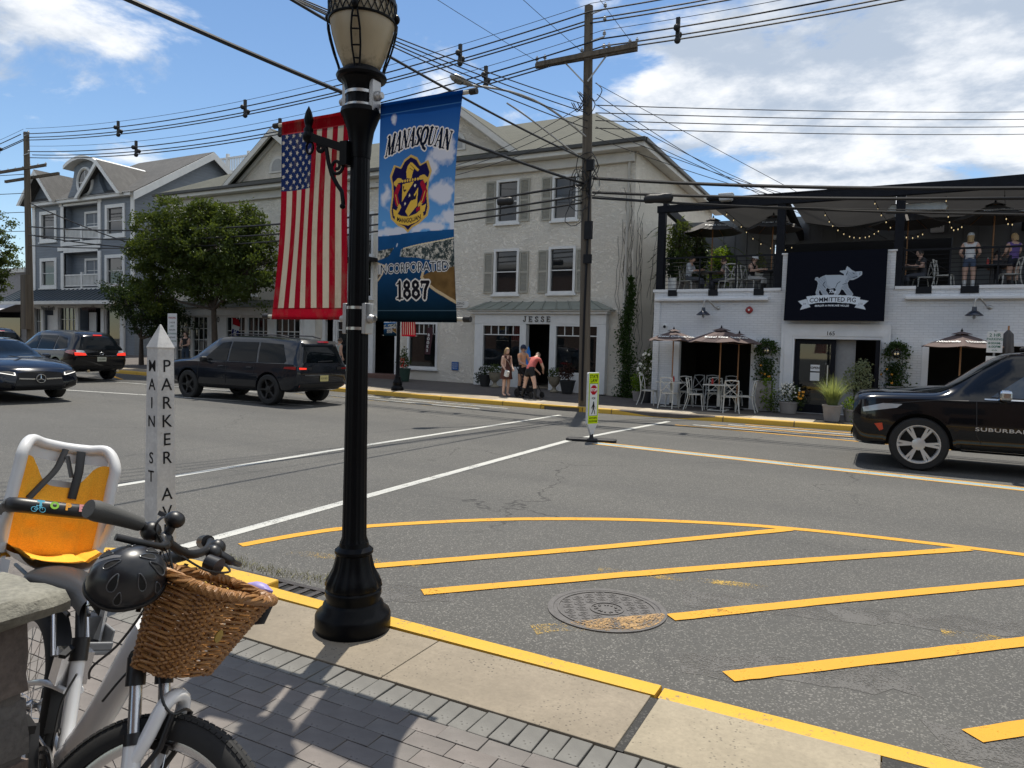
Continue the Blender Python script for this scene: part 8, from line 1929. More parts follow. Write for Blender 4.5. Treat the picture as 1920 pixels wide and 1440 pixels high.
# ============================================================ FURNITURE, UMBRELLAS, SIGNS, PLANTS
m_chair = M('cream_chair_paint',(.55,.54,.49),.5,var=.08)
def chair(label,loc,rz,group,mat=None):
    p = thing('chair',label,'chair',loc,rz,group); mat = mat or m_chair
    MB().grid(lambda u,v: (-.21 + .42*u + (.02*math.sin(PI*v) if 0 else 0),-.21 + .42*v,.46 + .008*math.sin(PI*u)*math.sin(PI*v)),4,4).build('seat',mat,p)
    MB().prism([(.21*math.copysign(abs(math.cos(a)) ** .5,math.cos(a)),.21*math.copysign(abs(math.sin(a)) ** .5,math.sin(a))) for a in [2*PI*i/20 for i in range(20)]],.425,.455,'z').build('seat_rim',mat,p)
    for x in (-1,1):
        MB().tube([(x*.18,-.18,.43),(x*.19,-.20,.22),(x*.20,-.23,0)],.015,8).build('leg',mat,p,smooth=60)
        MB().tube(catmull([(x*.215,.30,0),(x*.195,.22,.25),(x*.185,.19,.45),(x*.19,.21,.66),(x*.175,.25,.86),(x*.16,.255,.885)],4),.0155,8).build('leg',mat,p,smooth=60)
        MB().tube(catmull([(x*.19,-.195,.22),(x*.13,-.19,.36),(x*.05,-.18,.425)],4),.009,6).build('brace',mat,p,smooth=60)
    MB().tube(catmull([(-.17,.252,.865),(-.08,.275,.885),(0,.28,.89),(.08,.275,.885),(.17,.252,.865)],4),.017,8).build('top_rail',mat,p,smooth=60)
    for x in (-1,1): MB().tube(catmull([(x*.175,.25,.83),(x*.06,.245,.70),(-x*.06,.225,.58),(-x*.17,.195,.48)],4),.011,6).build('cross_bar',mat,p,smooth=60)
    return p
def table(label,loc,top,mat,s_=.36,h=.74,group=None):
    p = thing('table',label,'table',loc,0,group); MB().bx(-s_,s_,-s_,s_,h - .03,h).build('table_top',mat,p,bevel=.008); MB().lathe([(.055,.03),(.05,.1),(.045,h - .05),(.09,h - .03)],14).build('pedestal',mat,p,smooth=40); MB().bx(-.26,.26,-.26,.26,0,.03).build('foot',mat,p,bevel=.01); return p
m_umb = M('taupe_canvas',(.105,.072,.066),.85,var=.08,vs=5); m_umb_d = M('grey_canvas',(.085,.08,.078),.85,var=.08,vs=5); m_upole = M('varnished_pole',(.34,.16,.06),.45,var=.15,vs=20)
def umbrella(label,loc,rad,top,mat,text=None,drop=.30,rz=0,group=None,two=True):
    p = thing('patio_umbrella',label,'umbrella',loc,rz,group)
    def surf(a,t):
        k = 6; seg = 2*PI/k; f = ((a % seg)/seg - .5)*2; sag = (1 - f*f); r_ = rad*t*(math.cos(seg/2)/math.cos(f*seg/2)*.0 + 1 - .13*sag*1.0)
        return Vector((r_*math.cos(a),r_*math.sin(a),top - drop*(t ** 1.15) - .035*sag*t))
    mb = MB(); mb.grid(lambda u,v: surf(2*PI*u,.12 + .88*v),48,8); mb.build('canopy',mat,p,smooth=30,fix=True)
    mb = MB(); mb.grid(lambda u,v: surf(2*PI*u,.02 + .24*v) + Vector((0,0,.05)),48,3); mb.build('vent_cap',mat,p,smooth=30,fix=True)
    MB().tube([(0,0,.02),(0,0,top + .03)],.019,10).build('pole',m_upole,p,smooth=60); MB().lathe([(.02,top + .04),(.03,top + .07),(.012,top + .10),(.002,top + .13)],10).build('finial',m_black,p,smooth=60)
    for k in range(6): a = 2*PI*k/6; MB().tube([surf(a,.1) - Vector((0,0,.02)),surf(a,.98) - Vector((0,0,.02))],.008,5).build('rib',m_upole,p); 
    MB().lathe([(.22,0),(.22,.03),(.06,.06),(.04,.16)],20).build('base',m_black,p,smooth=40)
    if text:
        for ang in ((R(-90),R(-30)) if two else (R(-90),)):
            c = surf(ang,.70); e1 = Vector((-math.sin(ang),math.cos(ang),0)); e2 = (surf(ang,.5) - surf(ang,.9)).normalized(); n_ = e1.cross(e2)
            me = text_mesh(text,.15,.001,.004,xs=1.0); me.materials.append(m_trim); me.transform(Matrix.Translation(c + n_*.03) @ Matrix(((e1.x,e2.x,n_.x,0),(e1.y,e2.y,n_.y,0),(e1.z,e2.z,n_.z,0),(0,0,0,1)))); link('print',me,p)
    return p
GZ = .135
ug = 'taupe umbrellas on the footway'
umbrella('taupe umbrella over the table nearest the stucco building',(-5.55,20.75,GZ),.78,2.24,m_umb,'Ketel One',.27,R(0),ug); umbrella('larger taupe umbrella with pale lettering over the second table',(-4.12,20.45,GZ),1.02,2.28,m_umb,'Ketel One',.34,R(0),ug); umbrella('taupe umbrella behind the black SUV at the right opening',(1.62,20.5,GZ),.95,2.26,m_umb,'Nouvelle',.32,R(-30),ug)
umbrella('taupe umbrella mostly hidden behind the larger lettered one',(-3.75,21.15,GZ),.62,2.16,m_umb,None,.24,R(10),ug)
p = thing('patio_umbrella','closed dark umbrella beside the parking sign','umbrella',(2.55,20.4,GZ)); MB().lathe([(.02,2.35),(.09,2.25),(.11,1.9),(.15,1.4),(.12,1.3),(.02,1.25)],16,flute=lambda r,z,a: r*(1 + .18*math.cos(6*a))).build('folded_canopy',m_umb_d,p,smooth=50); MB().tube([(0,0,0),(0,0,2.45)],.02,8).build('pole',m_upole,p)
ut = 'grey umbrellas on the terrace'
umbrella('grey umbrella over the left terrace table beside the palms',(-5.03,23.0,TZ),.92,2.42,m_umb_d,'Ketel One',.42,R(20),ut); umbrella('grey umbrella partly hidden by the second terrace post',(-3.22,23.0,TZ),.86,2.40,m_umb_d,'Ketel One',.40,R(8),ut); umbrella('dark umbrella behind the middle terrace post',(.40,23.8,TZ),1.05,2.42,m_umb_d,None,.34,R(0),ut); umbrella('grey umbrella with white lettering at the right end of the terrace',(2.42,23.1,TZ),.98,2.40,m_umb_d,'Ketel One',.40,R(0),ut)
cg = 'cream cross-back chairs on the footway'
table('white square table under the left footway umbrella',(-5.55,20.75,GZ),None,m_chair,.38,group='footway tables'); table('white square table under the larger lettered umbrella',(-4.12,20.45,GZ),None,m_chair,.38,group='footway tables')
for x,y,rz,lb in ((-6.25,20.8,R(88),'cream cross-back chair at the left end of the first footway table'),(-5.45,20.15,R(172),'cream cross-back chair on the street side of the first footway table'),(-4.72,20.25,R(95),'cream cross-back chair left of the second footway table'),(-3.72,19.95,R(200),'cream cross-back chair on the street side of the second footway table'),(-3.38,20.45,R(-90),'cream cross-back chair right of the second footway table'),(-4.35,21.05,R(10),'cream cross-back chair behind the second footway table'),(-5.25,21.25,R(20),'cream cross-back chair just inside the left opening')): chair(lb,(x,y,GZ),rz,cg)
for x,y,rz,lb in ((-5.25,22.35,R(-20),'white spindle-style chair inside the left opening'),(-4.75,22.5,R(10),'white chair deeper inside the left opening, centre'),(-4.1,22.6,R(30),'white chair deeper inside the left opening, right')): chair(lb,(x,y,.16),rz,'chairs inside the dining room',m_trim)
tg_ = 'bistro chairs on the terrace'
for x,y,rz,lb in ((-5.66,22.62,R(80),'pale chair under the man in white on the terrace'),(-4.52,22.9,R(-95),'pale chair facing left at the left terrace table'),(-3.76,22.62,R(75),'pale chair under the woman in the white cap'),(.82,22.88,R(-70),'pale chair right of the middle terrace post'),(1.3,22.5,R(75),'empty pale chair beside the standing woman'),(2.75,22.5,R(-80),'empty pale chair at the right end of the terrace'),(-4.2,22.35,R(170),'empty pale chair on the street side of the left terrace')): chair(lb,(x,y,TZ),rz,tg_)
m_dtop = M('dark_table',(.05,.05,.052),.5)
for x,y,lb in ((-5.03,22.95,'dark table under the left terrace umbrella'),(-3.2,22.95,'dark table beside the second terrace post'),(.3,23.0,'dark table left of the seated man in grey'),(2.42,23.0,'dark table under the right terrace umbrella')): table(lb,(x,y,TZ),None,m_dtop,.40,group='terrace tables')
for x,y,z,lb in ((-4.3,20.4,GZ + .74,'red sauce bottle on the second footway table'),(-5.5,20.75,GZ + .74,'red sauce bottle on the first footway table'),(2.3,22.85,TZ + .74,'red sauce bottle on the right terrace table')):
    p = thing('bottle',lb,'bottle',(x,y,z)); MB().lathe([(.03,0),(.032,.11),(.02,.14),(.008,.18)],10).build('flask',M('sauce_red',(.45,.02,.01),.35),p,smooth=50); MB().lathe([(.012,.175),(.006,.205)],8).build('nozzle',m_trim,p)
# ---- in-street pedestrian sign
ss = thing('crosswalk_sign','yellow green STATE LAW stop for pedestrians sign on a black rubber base','sign',(-4.92,12.72,0),R(68))
MB().prism([(-.48,-.10),(-.42,-.14),(.42,-.14),(.48,-.10),(.48,.10),(.42,.14),(-.42,.14),(-.48,.10)],0,.055,'z').build('base',m_rubber,ss,bevel=.02).rotation_euler = (0,0,R(-52))
MB().lathe([(.05,.05),(.04,.09),(.03,.14)],12).build('spring_joint',m_rubber,ss,smooth=40)
MB().prism([(-.03,.12),(.03,.12),(.12,.30),(.15,.34),(.15,1.30),(.135,1.32),(-.135,1.32),(-.15,1.30),(-.15,.34),(-.12,.30)],-.022,.03,'y').build('panel',M('white_polymer',(.62,.62,.62),.5),ss,bevel=.008)
c = Canvas(.27,.98,54,196,(196,222,20)); c.put(c.poly([(.02,.20),(.25,.20),(.25,.83),(.02,.83)]),(20,24,20)); c.put(c.poly([(.027,.207),(.243,.207),(.243,.823),(.027,.823)]),(214,216,214))
c.put(c.text('STATE',.095,(.135,.065),bold=.003,xs=.85),(20,22,18)); c.put(c.text('LAW',.095,(.135,.145),bold=.003,xs=.9),(20,22,18)); c.put(c.text('WITHIN',.06,(.135,.875),bold=.002),(20,22,18)); c.put(c.text('CROSSWALK',.05,(.135,.935),bold=.002,xs=.85),(20,22,18))
c.put(c.poly([(.135 + .098*math.cos(PI/8 + k*PI/4),.325 + .098*math.sin(PI/8 + k*PI/4)) for k in range(8)]),(176,24,40)); c.put(c.text('STOP',.075,(.135,.325),bold=.003),(230,230,228)); c.put(c.text('FOR',.055,(.135,.49),bold=.002),(20,22,18))
bk_ = (20,22,20); c.put(c.disc((.14,.565),.018),bk_)
for l_,w_ in (([(.14,.60),(.135,.68)],.045),([(.14,.60),(.175,.65),(.185,.69)],.014),([(.13,.60),(.10,.65),(.085,.68)],.014),([(.138,.68),(.165,.73),(.18,.79)],.02),([(.132,.68),(.12,.74),(.095,.79)],.02)): c.put(c.line(l_,w_),bk_)
c.cloth('face',MATS['printed_sign'],ss,lambda u,v: (-.135 + .27*u,-.0235,1.305 - .965*v),smooth=False)
# ---- parking sign on its post
ps = thing('parking_sign','green on white 2 HR PARKING sign on a thin post behind the SUV','sign',(2.15,19.15,.13))
MB().bx(-.02,.02,.004,.03,0,2.3).build('post',m_galv,ps); MB().bx(-.15,.15,-.004,.004,1.80,2.27).build('plate',m_trim,ps,bevel=.002); MB().bx(-.15,.15,-.004,.004,1.42,1.72).build('plate',m_trim,ps,bevel=.002)
m_sgreen = M('sign_green',(.01,.14,.07),.5)
for tx,z,s_ in (('2 HR',2.19,.105),('PARKING',2.10,.075),('8:00AM-',2.01,.07),('6:00PM',1.93,.075),('<->',1.85,.07)): lettering('sign_text',tx,s_,m_sgreen,ps,(0,-.0052,z),extrude=.0008,bold=.001)
lettering('sign_text','5',.1,m_sgreen,ps,(0,-.0052,1.64),extrude=.0008); lettering('sign_text','MIN',.08,m_sgreen,ps,(0,-.0052,1.53),extrude=.0008)
p = thing('notice_board','tall white parking notice with red heading by the street tree','sign',(-25.75,19.2,zf(-25.75,19.2))); MB().bx(-.03,.03,.006,.05,0,2.4).build('post',m_galv,p); MB().bx(-.28,.28,-.006,.006,1.05,2.4).build('plate',m_trim,p)
lettering('heading','PARKING',.11,MATS['sign_red'],p,(0,-.0075,2.22),extrude=.001,bold=.002)
for i,tx in enumerate(('2 HOUR','LIMIT','9AM-6PM','NO PARKING','2AM-6AM','TOW ZONE')): lettering('line',tx,.095,m_sgreen if i % 2 else m_letter,p,(0,-.0075,2.03 - i*.15),extrude=.001)
# ---- OPEN flag, books flag, surfboards
p = thing('shop_flag','red white and blue OPEN flag slanting from the white shopfront','flag',(-25.7,22.6,2.85)); c = Canvas(.95,.55,57,33,(170,24,40)); c.put(c.U > .33,(205,204,200)); c.put(c.U > .52,(24,34,96)); c.put(c.text('OPEN',.28,(.72,.28),bold=.008,xs=.62),(225,225,225))
c.cloth('cloth',m_cloth,p,lambda u,v: (.1 + .42*v + .06*u,-.55 + .05*math.sin(6*u),-.1 - .9*u - .1*v),smooth=True); MB().tube([(0,.0,.1),(.55,-.55,-.18)],.012,6).build('pole',m_trim,p)
p = thing('shop_flag','dark vertical BOOKS flag at the gift shop window','flag',(-15.75,23.15,2.45)); MB().grid(lambda u,v: (-.14 + .26*u - .1*v,-.08 + .02*math.sin(5*v),-1.05*v),4,8).build('cloth',M('plum_cloth',(.05,.015,.02),.8),p,smooth=180); MB().tube([(-.2,.0,.1),(.25,-.12,-.35)],.01,6).build('pole',m_black,p)
for i,ch in enumerate('BOOKS'): lettering('letter',ch,.15,m_trim,p,(-.03 - .1*(.25 + i*.15),-.11,-.30 - i*.15),extrude=.002,bold=.004)
for x,lb,t_ in ((-11.5,'left bright blue bodyboard leaning by the shop door',.06),(-11.30,'right bright blue bodyboard leaning by the shop door',-.05)):
    p = thing('bodyboard',lb,'bodyboard',(x,22.75,zf(x,22.75) + .02),0,'blue bodyboards'); MB().prism([(-.10,.55),(-.11,.9),(-.07,1.3),(0,1.5),(.07,1.3),(.11,.9),(.10,.55),(.05,.3),(-.05,.3)],-.03,.03,'y').build('board',M('bright_blue_foam',(.02,.20,.62),.45),p,bevel=.02); MB().prism([(-.05,.0),(.05,.0),(.05,.32),(-.05,.32)],-.02,.025,'y').build('stand',m_black,p)
# ---- merchandise seen through the shop glass
rm = random.Random(12)
def display(label,x0,x1,z0,z1,y,n,loc):
    mb = MB(); mts = [M('goods_%d' % i,c,.7) for i,c in enumerate(((.5,.48,.42),(.35,.10,.08),(.08,.16,.30),(.45,.32,.12),(.12,.22,.14),(.55,.45,.40),(.10,.09,.09),(.42,.40,.44)))]
    for k in range(4):
        z = z0 + (z1 - z0)*k/4; mb.cur = 6; mb.bx(x0,x1,y,y + .35,z - .02,z)
        x = x0 + .03
        while x < x1 - .08:
            w_ = rm.uniform(.05,.2); h_ = rm.uniform(.08,(z1 - z0)/4*.9); mb.cur = rm.randrange(8)
            if rm.random() < .5: mb.bx(x,x + w_,y + .05,y + .2,z,z + h_)
            else: mb.lathe([(w_*.4,0),(w_*.5,h_*.4),(w_*.3,h_*.8),(w_*.35,h_)],8,(x + w_/2,y + .12,z))
            x += w_ + rm.uniform(.01,.12)
    tag(mb.build('merchandise',mts),label,'goods',kind='stuff')
display('dark shop goods hung and shelved behind the left JESSE window',-13.3,-11.9,1.05,2.2,SY + .25,0,None); display('goods and pictures behind the right JESSE window',-10.35,-8.9,.95,2.15,SY + .25,0,None); display('gifts and framed pictures filling the gift shop window',-16.9,-15.65,.95,2.35,SY + .12,0,None); display('gifts behind the narrow left gift shop window',-20.6,-19.6,.9,2.4,SY + .2,0,None); display('clothes and goods behind the small paned windows',-30.0,-22.3,.9,2.5,SY + .1,0,None)

# ============================================================ PLANTS
L_mid = leaf_mat('leaf_mid',(.034,.058,.012),(.080,.112,.024)); L_dark = leaf_mat('leaf_dark',(.012,.026,.010),(.03,.052,.016)); L_lime = leaf_mat('leaf_lime',(.10,.18,.015),(.20,.30,.03)); L_grey = leaf_mat('leaf_variegated',(.10,.14,.07),(.30,.33,.22)); L_vine = leaf_mat('leaf_vine',(.025,.055,.012),(.06,.11,.025)); L_blade = leaf_mat('grass_blade',(.12,.17,.06),(.30,.36,.17))
m_bark = M('bark',(.055,.04,.028),.9,var=.4,vs=12,bump=.6,bs=25)
m_petal = M('white_petal',(.72,.70,.62),.6); m_petal_y = M('yellow_petal',(.70,.30,.02),.6); m_petal_r = M('red_petal',(.55,.05,.03),.6)
def blob(rnd,c,r,n): 
    out = []
    while len(out) < n:
        v = Vector((rnd.uniform(-1,1),rnd.uniform(-1,1),rnd.uniform(-1,1)))
        if .25 < v.length < 1: out.append(Vector(c) + Vector((v.x*r[0],v.y*r[1],v.z*r[2])))
    return out
def flowers(mb,rnd,pts,r_):
    for q in pts:
        d = Vector((rnd.gauss(0,.5),-1,rnd.uniform(0,.8))).normalized(); u = d.orthogonal().normalized(); w_ = d.cross(u); b = len(mb.v)
        mb.add([q + u*r_*(1 if k % 2 == 0 else .55)*math.cos(k*PI/5) + w_*r_*(1 if k % 2 == 0 else .55)*math.sin(k*PI/5) for k in range(10)] + [q + d*r_*.3],[(k,(k + 1) % 10,10) for k in range(10)])
def pot(p,r0,r1,h,mat,n=24): MB().lathe([(r0,0),(r0*1.02,.02),(r1,h - .04),(r1*1.06,h - .035),(r1*1.06,h),(r1*.92,h),(r1*.9,h - .05)],n,caps=True).build('pot',mat,p,smooth=40)
m_potg = M('grey_pot',(.27,.25,.235),.8,var=.12,vs=6); m_potd = M('dark_pot',(.02,.021,.022),.6); m_urn = M('weathered_urn',(.25,.22,.16),.85,var=.25,vs=8)
def plant(name,label,loc,mat,clumps,size,pr=None,potm=None,fl=None,seed=0,group=None,cat='plant',stems=0,droop=0.0):
    p = thing(name,label,cat,loc,0,group); rnd = random.Random(seed + 31)
    if pr: pot(p,*pr,potm or m_potg)
    mb = MB()
    for c,r_,n in clumps: leaf_cloud(mb,blob(rnd,c,r_,n),size,rnd,droop=droop)
    mb.build('foliage',mat,p)
    if stems:
        mb = MB(); z0 = pr[2] - .05 if pr else 0
        for i in range(stems): c,r_,n = clumps[i % len(clumps)]; mb.tube([(rnd.uniform(-.05,.05),rnd.uniform(-.05,.05),z0),Vector(c) + Vector((rnd.uniform(-.5,.5)*r_[0],rnd.uniform(-.5,.5)*r_[1],rnd.uniform(-.3,.6)*r_[2]))],.006,5)
        mb.build('stems',m_bark,p)
    if fl:
        mb = MB(); flowers(mb,rnd,[q for c,r_,n in fl[1] for q in blob(rnd,c,r_,n)],fl[2]); mb.build('blossoms',fl[0],p)
    return p
plant('potted_plant','lime green bushy potted plant by the stucco corner',(-6.95,22.0,.14),L_lime,[((0,0,.62),(.26,.22,.32),520)],.075,(.15,.2,.32),m_potg,seed=1)
plant('potted_plant','white flowering shrub in a pot left of the footway tables',(-6.62,21.75,.14),L_mid,[((0,0,1.0),(.28,.2,.55),420),((.05,0,1.45),(.2,.15,.25),160)],.08,(.15,.2,.4),m_potd,(m_petal,[((0,-.1,1.2),(.32,.2,.45),26)],.055),seed=2,stems=6)
plant('potted_plant','round planter of white and orange flowers beside the entrance',(-2.32,20.95,.14),L_mid,[((0,0,.58),(.30,.28,.26),620),((-.36,0,.30),(.16,.2,.3),260),((.3,0,.35),(.14,.2,.25),160)],.055,(.2,.25,.32),m_potg,(m_petal,[((0,-.1,.66),(.3,.22,.26),60)],.032),seed=3)
mb = MB(); flowers(mb,random.Random(3),[Vector((-2.32 + .32 + random.Random(i).uniform(-.08,.08),20.8,.14 + .52 + random.Random(i + 50).uniform(-.1,.1))) for i in range(8)],.04)
o_ = mb.build('orange_blossoms',m_petal_y); pf = [o for o in COL.objects if o.get('label') == 'round planter of white and orange flowers beside the entrance'][0]; o_.data.transform(Matrix.Translation(-pf.location)); o_.parent = pf
plant('shrub','silvery variegated shrub in a pot right of the entrance',(-.62,20.35,.14),L_grey,[((0,0,1.0),(.38,.3,.42),800),((.1,0,1.35),(.22,.2,.2),240)],.07,(.16,.22,.42),m_potg,seed=4,stems=8,cat='shrub')
# ornamental grass
og = thing('ornamental_grass','tufted striped grass spilling over a grey planter at the kerb','plant',(-1.12,19.35,.14)); pot(og,.17,.22,.40,m_potg); rg = random.Random(8); mb = MB()
for i in range(620):
    a = rg.uniform(0,2*PI); L = rg.uniform(.45,.95); lean = rg.uniform(.15,.75); pts = []
    b0 = Vector((.12*math.cos(a)*rg.random(),.12*math.sin(a)*rg.random(),.38)); sd = Vector((-math.sin(a),math.cos(a),0))*.006
    for k in range(6): t = k/5; q = b0 + Vector((math.cos(a),math.sin(a),0))*L*lean*t ** 1.4*.9 + Vector((0,0,L*(t - .55*lean*t*t))); w_ = 1 - t*.9; pts += [q - sd*w_,q + sd*w_]
    mb.add(pts,[(2*k,2*k + 1,2*k + 3,2*k + 2) for k in range(5)])
mb.build('blades',L_blade,og)
plant('potted_plant','low lime trailing plant beside the striped grass',(-.72,19.6,.14),L_lime,[((0,0,.42),(.2,.2,.2),300),((.1,-.1,.2),(.15,.12,.2),120)],.055,(.12,.16,.3),m_potg,seed=5)
# lantern vines on the brick
def vine_arch(label,x,seed,lime=True):
    p = thing('vine_planter',label,'plant',(x,TY - .02,.14),0,'vine planters with lanterns'); rnd = random.Random(seed)
    MB().bx(-.20,.20,-.42,-.02,0,.86).build('planter_box',m_potg,p,bevel=.015)
    mb = MB(); pts = []
    for i in range(900):
        t = rnd.random(); a = PI*t*1.0
        if i % 3: c = Vector((.23*math.cos(a*1.15 - .2) + rnd.gauss(0,.05),-.12 + rnd.gauss(0,.06),1.72 + .25*math.sin(a*1.15 - .2) + rnd.gauss(0,.05)))
        else: c = Vector((rnd.choice((-1,1))*.16 + rnd.gauss(0,.10),-.14 + rnd.gauss(0,.07),rnd.uniform(.85,1.75)))
        pts.append(c)
    for i in range(700): pts.append(Vector((rnd.gauss(0,.13),-.16 + rnd.gauss(0,.08),rnd.uniform(.8,1.5))))
    leaf_cloud(mb,pts,.07,rnd,droop=.3); mb.build('vine',L_vine,p)
    if lime: mb = MB(); leaf_cloud(mb,[Vector((.1 + rnd.gauss(0,.09),-.36 + rnd.gauss(0,.07),rnd.uniform(.05,.95))) for _ in range(520)],.085,rnd,droop=.8); mb.build('trailing_leaves',L_lime,p)
    mb = MB()
    for sx in (-.15,.15): mb.tube([(sx,-.1,.8),(sx,-.08,1.7)],.006,5)
    mb.tube([(.15*math.cos(a),-.08,1.7 + .28*math.sin(a)) for a in [PI*i/12 for i in range(13)]],.006,5); mb.build('trellis',m_black,p)
    mb = MB(); flowers(mb,rnd,[Vector((rnd.gauss(-.05,.12),-.3,rnd.uniform(.9,1.4))) for _ in range(5)],.04); mb.build('blossoms',m_petal_y,p)
    ln = thing('lantern',label.replace('vine planter','caged globe lantern').replace('Vine','Lantern'),'lantern',(x,TY - .14,1.86),0,'caged globe lanterns'); gl = NT('lantern_glass_%d' % seed)
    MB().ball((0,0,0),.105,16,10).build('globe',m_clear,ln,smooth=60); MB().ball((-.03,0,0),.022,8,6).build('bulb',m_bulb,ln); MB().ball((.035,0,.005),.022,8,6).build('bulb',m_bulb,ln)
    mb = MB()
    for k in range(4): a = PI*k/4; mb.tube([(.11*math.cos(q)*math.cos(a),.11*math.cos(q)*math.sin(a),.11*math.sin(q)) for q in [2*PI*i/16 for i in range(16)]],.005,5,closed=True)
    mb.tube([(0,0,.1),(0,.03,.2),(0,.13,.2)],.008,6); mb.build('cage',m_black,ln)
vine_arch('leafy vine planter framing the wall left of the entrance',-3.03,21); vine_arch('leafy vine planter framing the wall right of the entrance',.25,22,False)
# urns and pots in front of JESSE
def urn(label,x,y,seed):
    p = thing('urn_planter',label,'planter',(x,y,zf(x,y)),0,'stone urns'); MB().lathe([(.15,0),(.15,.05),(.08,.09),(.06,.17),(.10,.22),(.18,.30),(.21,.42),(.24,.50),(.25,.53),(.21,.53),(.2,.48)],24).build('urn',m_urn,p,smooth=40)
    mb = MB(); leaf_cloud(mb,blob(random.Random(seed),(0,0,.66),(.26,.24,.19),420),.06,random.Random(seed)); mb.build('foliage',L_mid,p)
urn('stone urn with clipped foliage left of the brown-dressed woman',-12.45,22.4,5); urn('stone urn with clipped foliage right of the shop door',-10.1,22.4,6)
plant('potted_plant','dark pot with trailing leaves left of the left urn',(-12.95,22.55,zf(-13,22.5)),L_dark,[((0,0,.55),(.24,.22,.25),300),((-.25,-.1,.3),(.12,.1,.25),110)],.075,(.16,.24,.42),m_potd,seed=11); plant('potted_plant','dark pot with reddish leaves under the right JESSE window',(-9.6,22.4,zf(-9.6,22.4)),leaf_mat('leaf_burgundy',(.03,.012,.012),(.07,.03,.02)),[((-.05,0,.72),(.28,.24,.3),380)],.085,(.18,.27,.45),m_potd,seed=12)
plant('potted_plant','green tub of mixed flowers at the gift shop door',(-16.35,22.2,zf(-16.35,22.2)),L_mid,[((0,0,.75),(.3,.25,.25),360),((.0,0,1.05),(.12,.12,.3),120)],.08,(.2,.26,.5),M('green_tub',(.02,.05,.035),.6),(m_petal_r,[((0,-.15,.72),(.3,.15,.2),26)],.045),seed=13)
# vine on the stucco corner
vc = thing('climbing_vine','climbing vine covering the lower corner of the stucco building','plant',(-7.72,SY,.15)); rv = random.Random(17); pts = []
for i in range(3400):
    z = 4.1*rv.random() ** 1.25; w_ = .42*(1 - (z/4.3) ** 1.5) + .06; pts.append(Vector((-.05 + rv.gauss(0,w_*.42) + .08*math.sin(z*2.2),-.1 - abs(rv.gauss(0,.10))*(1 - z/5),z)))
mb = MB(); leaf_cloud(mb,pts,.095,rv,droop=.5); mb.build('foliage',L_vine,vc)
mb = MB()
for k in range(16):
    x0 = rv.uniform(-.35,.1); q = [Vector((x0,-.02,rv.uniform(.3,3)))]
    for j in range(14): q.append(q[-1] + Vector((rv.gauss(0,.05),0,rv.uniform(.2,.42))))
    mb.tube([v for v in q if v.z < 8.2],.006,4)
for k in range(18):
    q = [Vector((.02,rv.uniform(.2,3.5),rv.uniform(.5,4)))]
    for j in range(10): q.append(q[-1] + Vector((0,rv.gauss(.05,.15),rv.uniform(.15,.45))))
    mb.tube(q,.006,4)
mb.build('stems',m_bark,vc)
# terrace palms
def palm(label,loc,h,mat,seed,n=26,L=.9):
    p = thing('potted_palm',label,'plant',loc,0,'terrace palms'); rnd = random.Random(seed); pot(p,.17,.2,.5,m_potg); mb = MB(); ms = MB()
    for i in range(n):
        a = rnd.uniform(0,2*PI); top = Vector((rnd.gauss(0,.12),rnd.gauss(0,.12),rnd.uniform(.5,h))); d = Vector((math.cos(a),math.sin(a),0)); rach = [top + d*L*t + Vector((0,0,.45*t - .75*t*t)) for t in [k/8 for k in range(9)]]
        ms.tube(rach,.006,4); 
        for k in range(1,9):
            for sg in (-1,1): q = rach[k]; s_ = Vector((-d.y,d.x,0))*sg; e = q + s_*.22*(1 - .3*k/8) + d*.12 + Vector((0,0,-.06)); w_ = d*.018; mb.add([q - w_,q + w_,e],[(0,1,2)])
    ms.tube([(0,0,.4),(0,0,h)],.03,6); leaf_cloud(mb,blob(rnd,(0,0,h*.62),(.42,.4,h*.42),900),.17,rnd,aspect=.3,droop=.6); mb.build('fronds',mat,p); ms.build('stems',m_bark,p)
palm('tall potted palm at the left corner of the terrace',(-6.05,22.9,TZ),2.4,L_mid,41,46,.75); palm('bright potted palm behind the left terrace umbrella',(-5.0,24.4,TZ),1.75,L_lime,42,34,.8); palm('dark potted palm between the left terrace plants',(-5.7,23.8,TZ),2.0,L_dark,43,36,.8)
plant('potted_plant','pale ribbed planter with a spiky plant beside the corner post',(-6.02,22.1,TZ),L_dark,[((0,0,.9),(.2,.2,.5),260)],.12,(.13,.13,.5),m_trim,seed=15)
plant('potted_plant','spiky plant in a white bowl against the grey boards',(-4.1,26.4,TZ + .9),L_grey,[((0,0,.55),(.2,.2,.3),160)],.12,(.1,.2,.3),m_trim,seed=16)

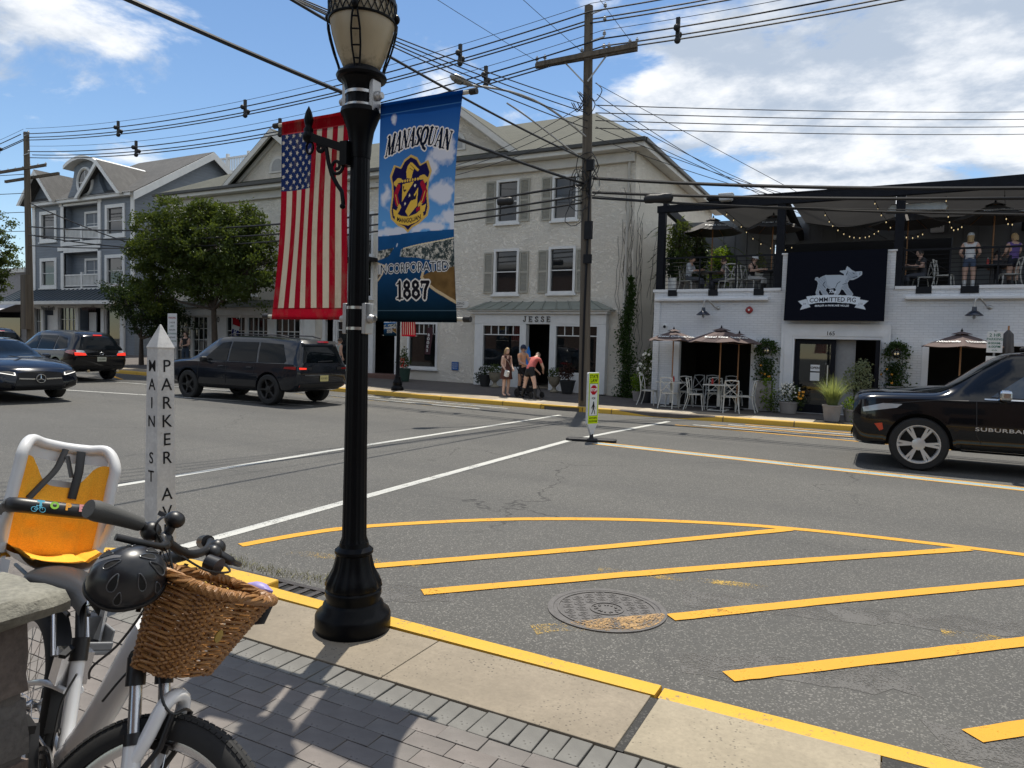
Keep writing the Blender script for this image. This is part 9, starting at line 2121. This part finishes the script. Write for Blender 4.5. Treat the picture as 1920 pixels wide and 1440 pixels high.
# ============================================================ TREES
def tree(label,loc,crown,trunk_h,seed,mat,n,leaf,lean=(0,0),group=None,tr=.11):
    """trunk and limbs, then leaves gathered in clumps round the twig ends"""
    p = thing('tree',label,'tree',loc,0,group); rnd = random.Random(seed); tw = MB(); ends = []
    top = Vector((lean[0],lean[1],trunk_h)); tw.tube([(0,0,0),(lean[0]*.3,lean[1]*.3,trunk_h*.5),top],[tr,tr*.8,tr*.65],10)
    for c,r_ in crown:
        c = Vector(c); mid = top.lerp(c,.5) + Vector((rnd.gauss(0,.1),rnd.gauss(0,.1),-.1)); tw.tube([top,mid,c],[tr*.45,tr*.3,.02],6)
        k = max(5,int(n*r_[0]*r_[1]*r_[2]/sum(q[1][0]*q[1][1]*q[1][2] for q in crown)/70))
        for i in range(k):
            v = Vector((rnd.gauss(0,1),rnd.gauss(0,1),rnd.gauss(0,1))).normalized()*rnd.uniform(.45,1.05); e = c + Vector((v.x*r_[0],v.y*r_[1],v.z*r_[2])); ends.append(e); tw.tube([c.lerp(e,.1),c.lerp(e,.6) + Vector((0,0,.05)),e],[.018,.011,.005],4)
    tw.build('trunk',m_bark,p,smooth=60); mb = MB(); pts = []
    for e in ends:
        rr = rnd.uniform(.16,.34)
        for i in range(70): v = Vector((rnd.gauss(0,1),rnd.gauss(0,1),rnd.gauss(0,.75))); pts.append(e + v*rr*.55)
    leaf_cloud(mb,pts,leaf,rnd,droop=.3); mb.build('crown',mat,p); return p
tree('broad leafy street tree shading the small paned shopfront',(-24.3,20.1,zf(-24.3,20.1)),[((-3.4,.2,4.9),(1.9,1.5,1.35)),((-1.6,-.2,5.7),(2.0,1.7,1.5)),((.6,.1,5.2),(2.0,1.7,1.5)),((1.9,.0,4.2),(1.3,1.3,1.5)),((-.4,.3,4.0),(2.2,1.6,1.2)),((-3.6,0,3.4),(1.3,1.1,.9)),((-1.0,0,6.5),(1.2,1.0,.75)),((1.7,0,6.2),(.8,.8,.8))],2.6,5,L_mid,50000,.13,(-.1,0),'street trees',.15)
tree('dark low evergreen tree left of the street tree',(-30.6,21.2,zf(-30.6,21.2)),[((-.6,0,2.9),(1.5,1.0,.9)),((.8,0,2.2),(1.6,1.0,.9)),((2.0,0,1.9),(1.2,.9,.8)),((-1.7,0,3.7),(.7,.6,.55)),((.2,0,3.6),(.6,.6,.7))],1.2,6,L_dark,13000,.11,(0,0),'street trees',.12)
tree('leafy tree at the far left edge beyond the pole',(-42.5,21.0,zf(-42.5,21)),[((-1.2,0,5.8),(2.0,1.6,2.0)),((-2.4,0,4.2),(1.8,1.5,1.6)),((-.4,0,3.8),(.9,1.0,.9))],2.2,7,L_mid,11000,.14,(-.6,0),'street trees',.13)
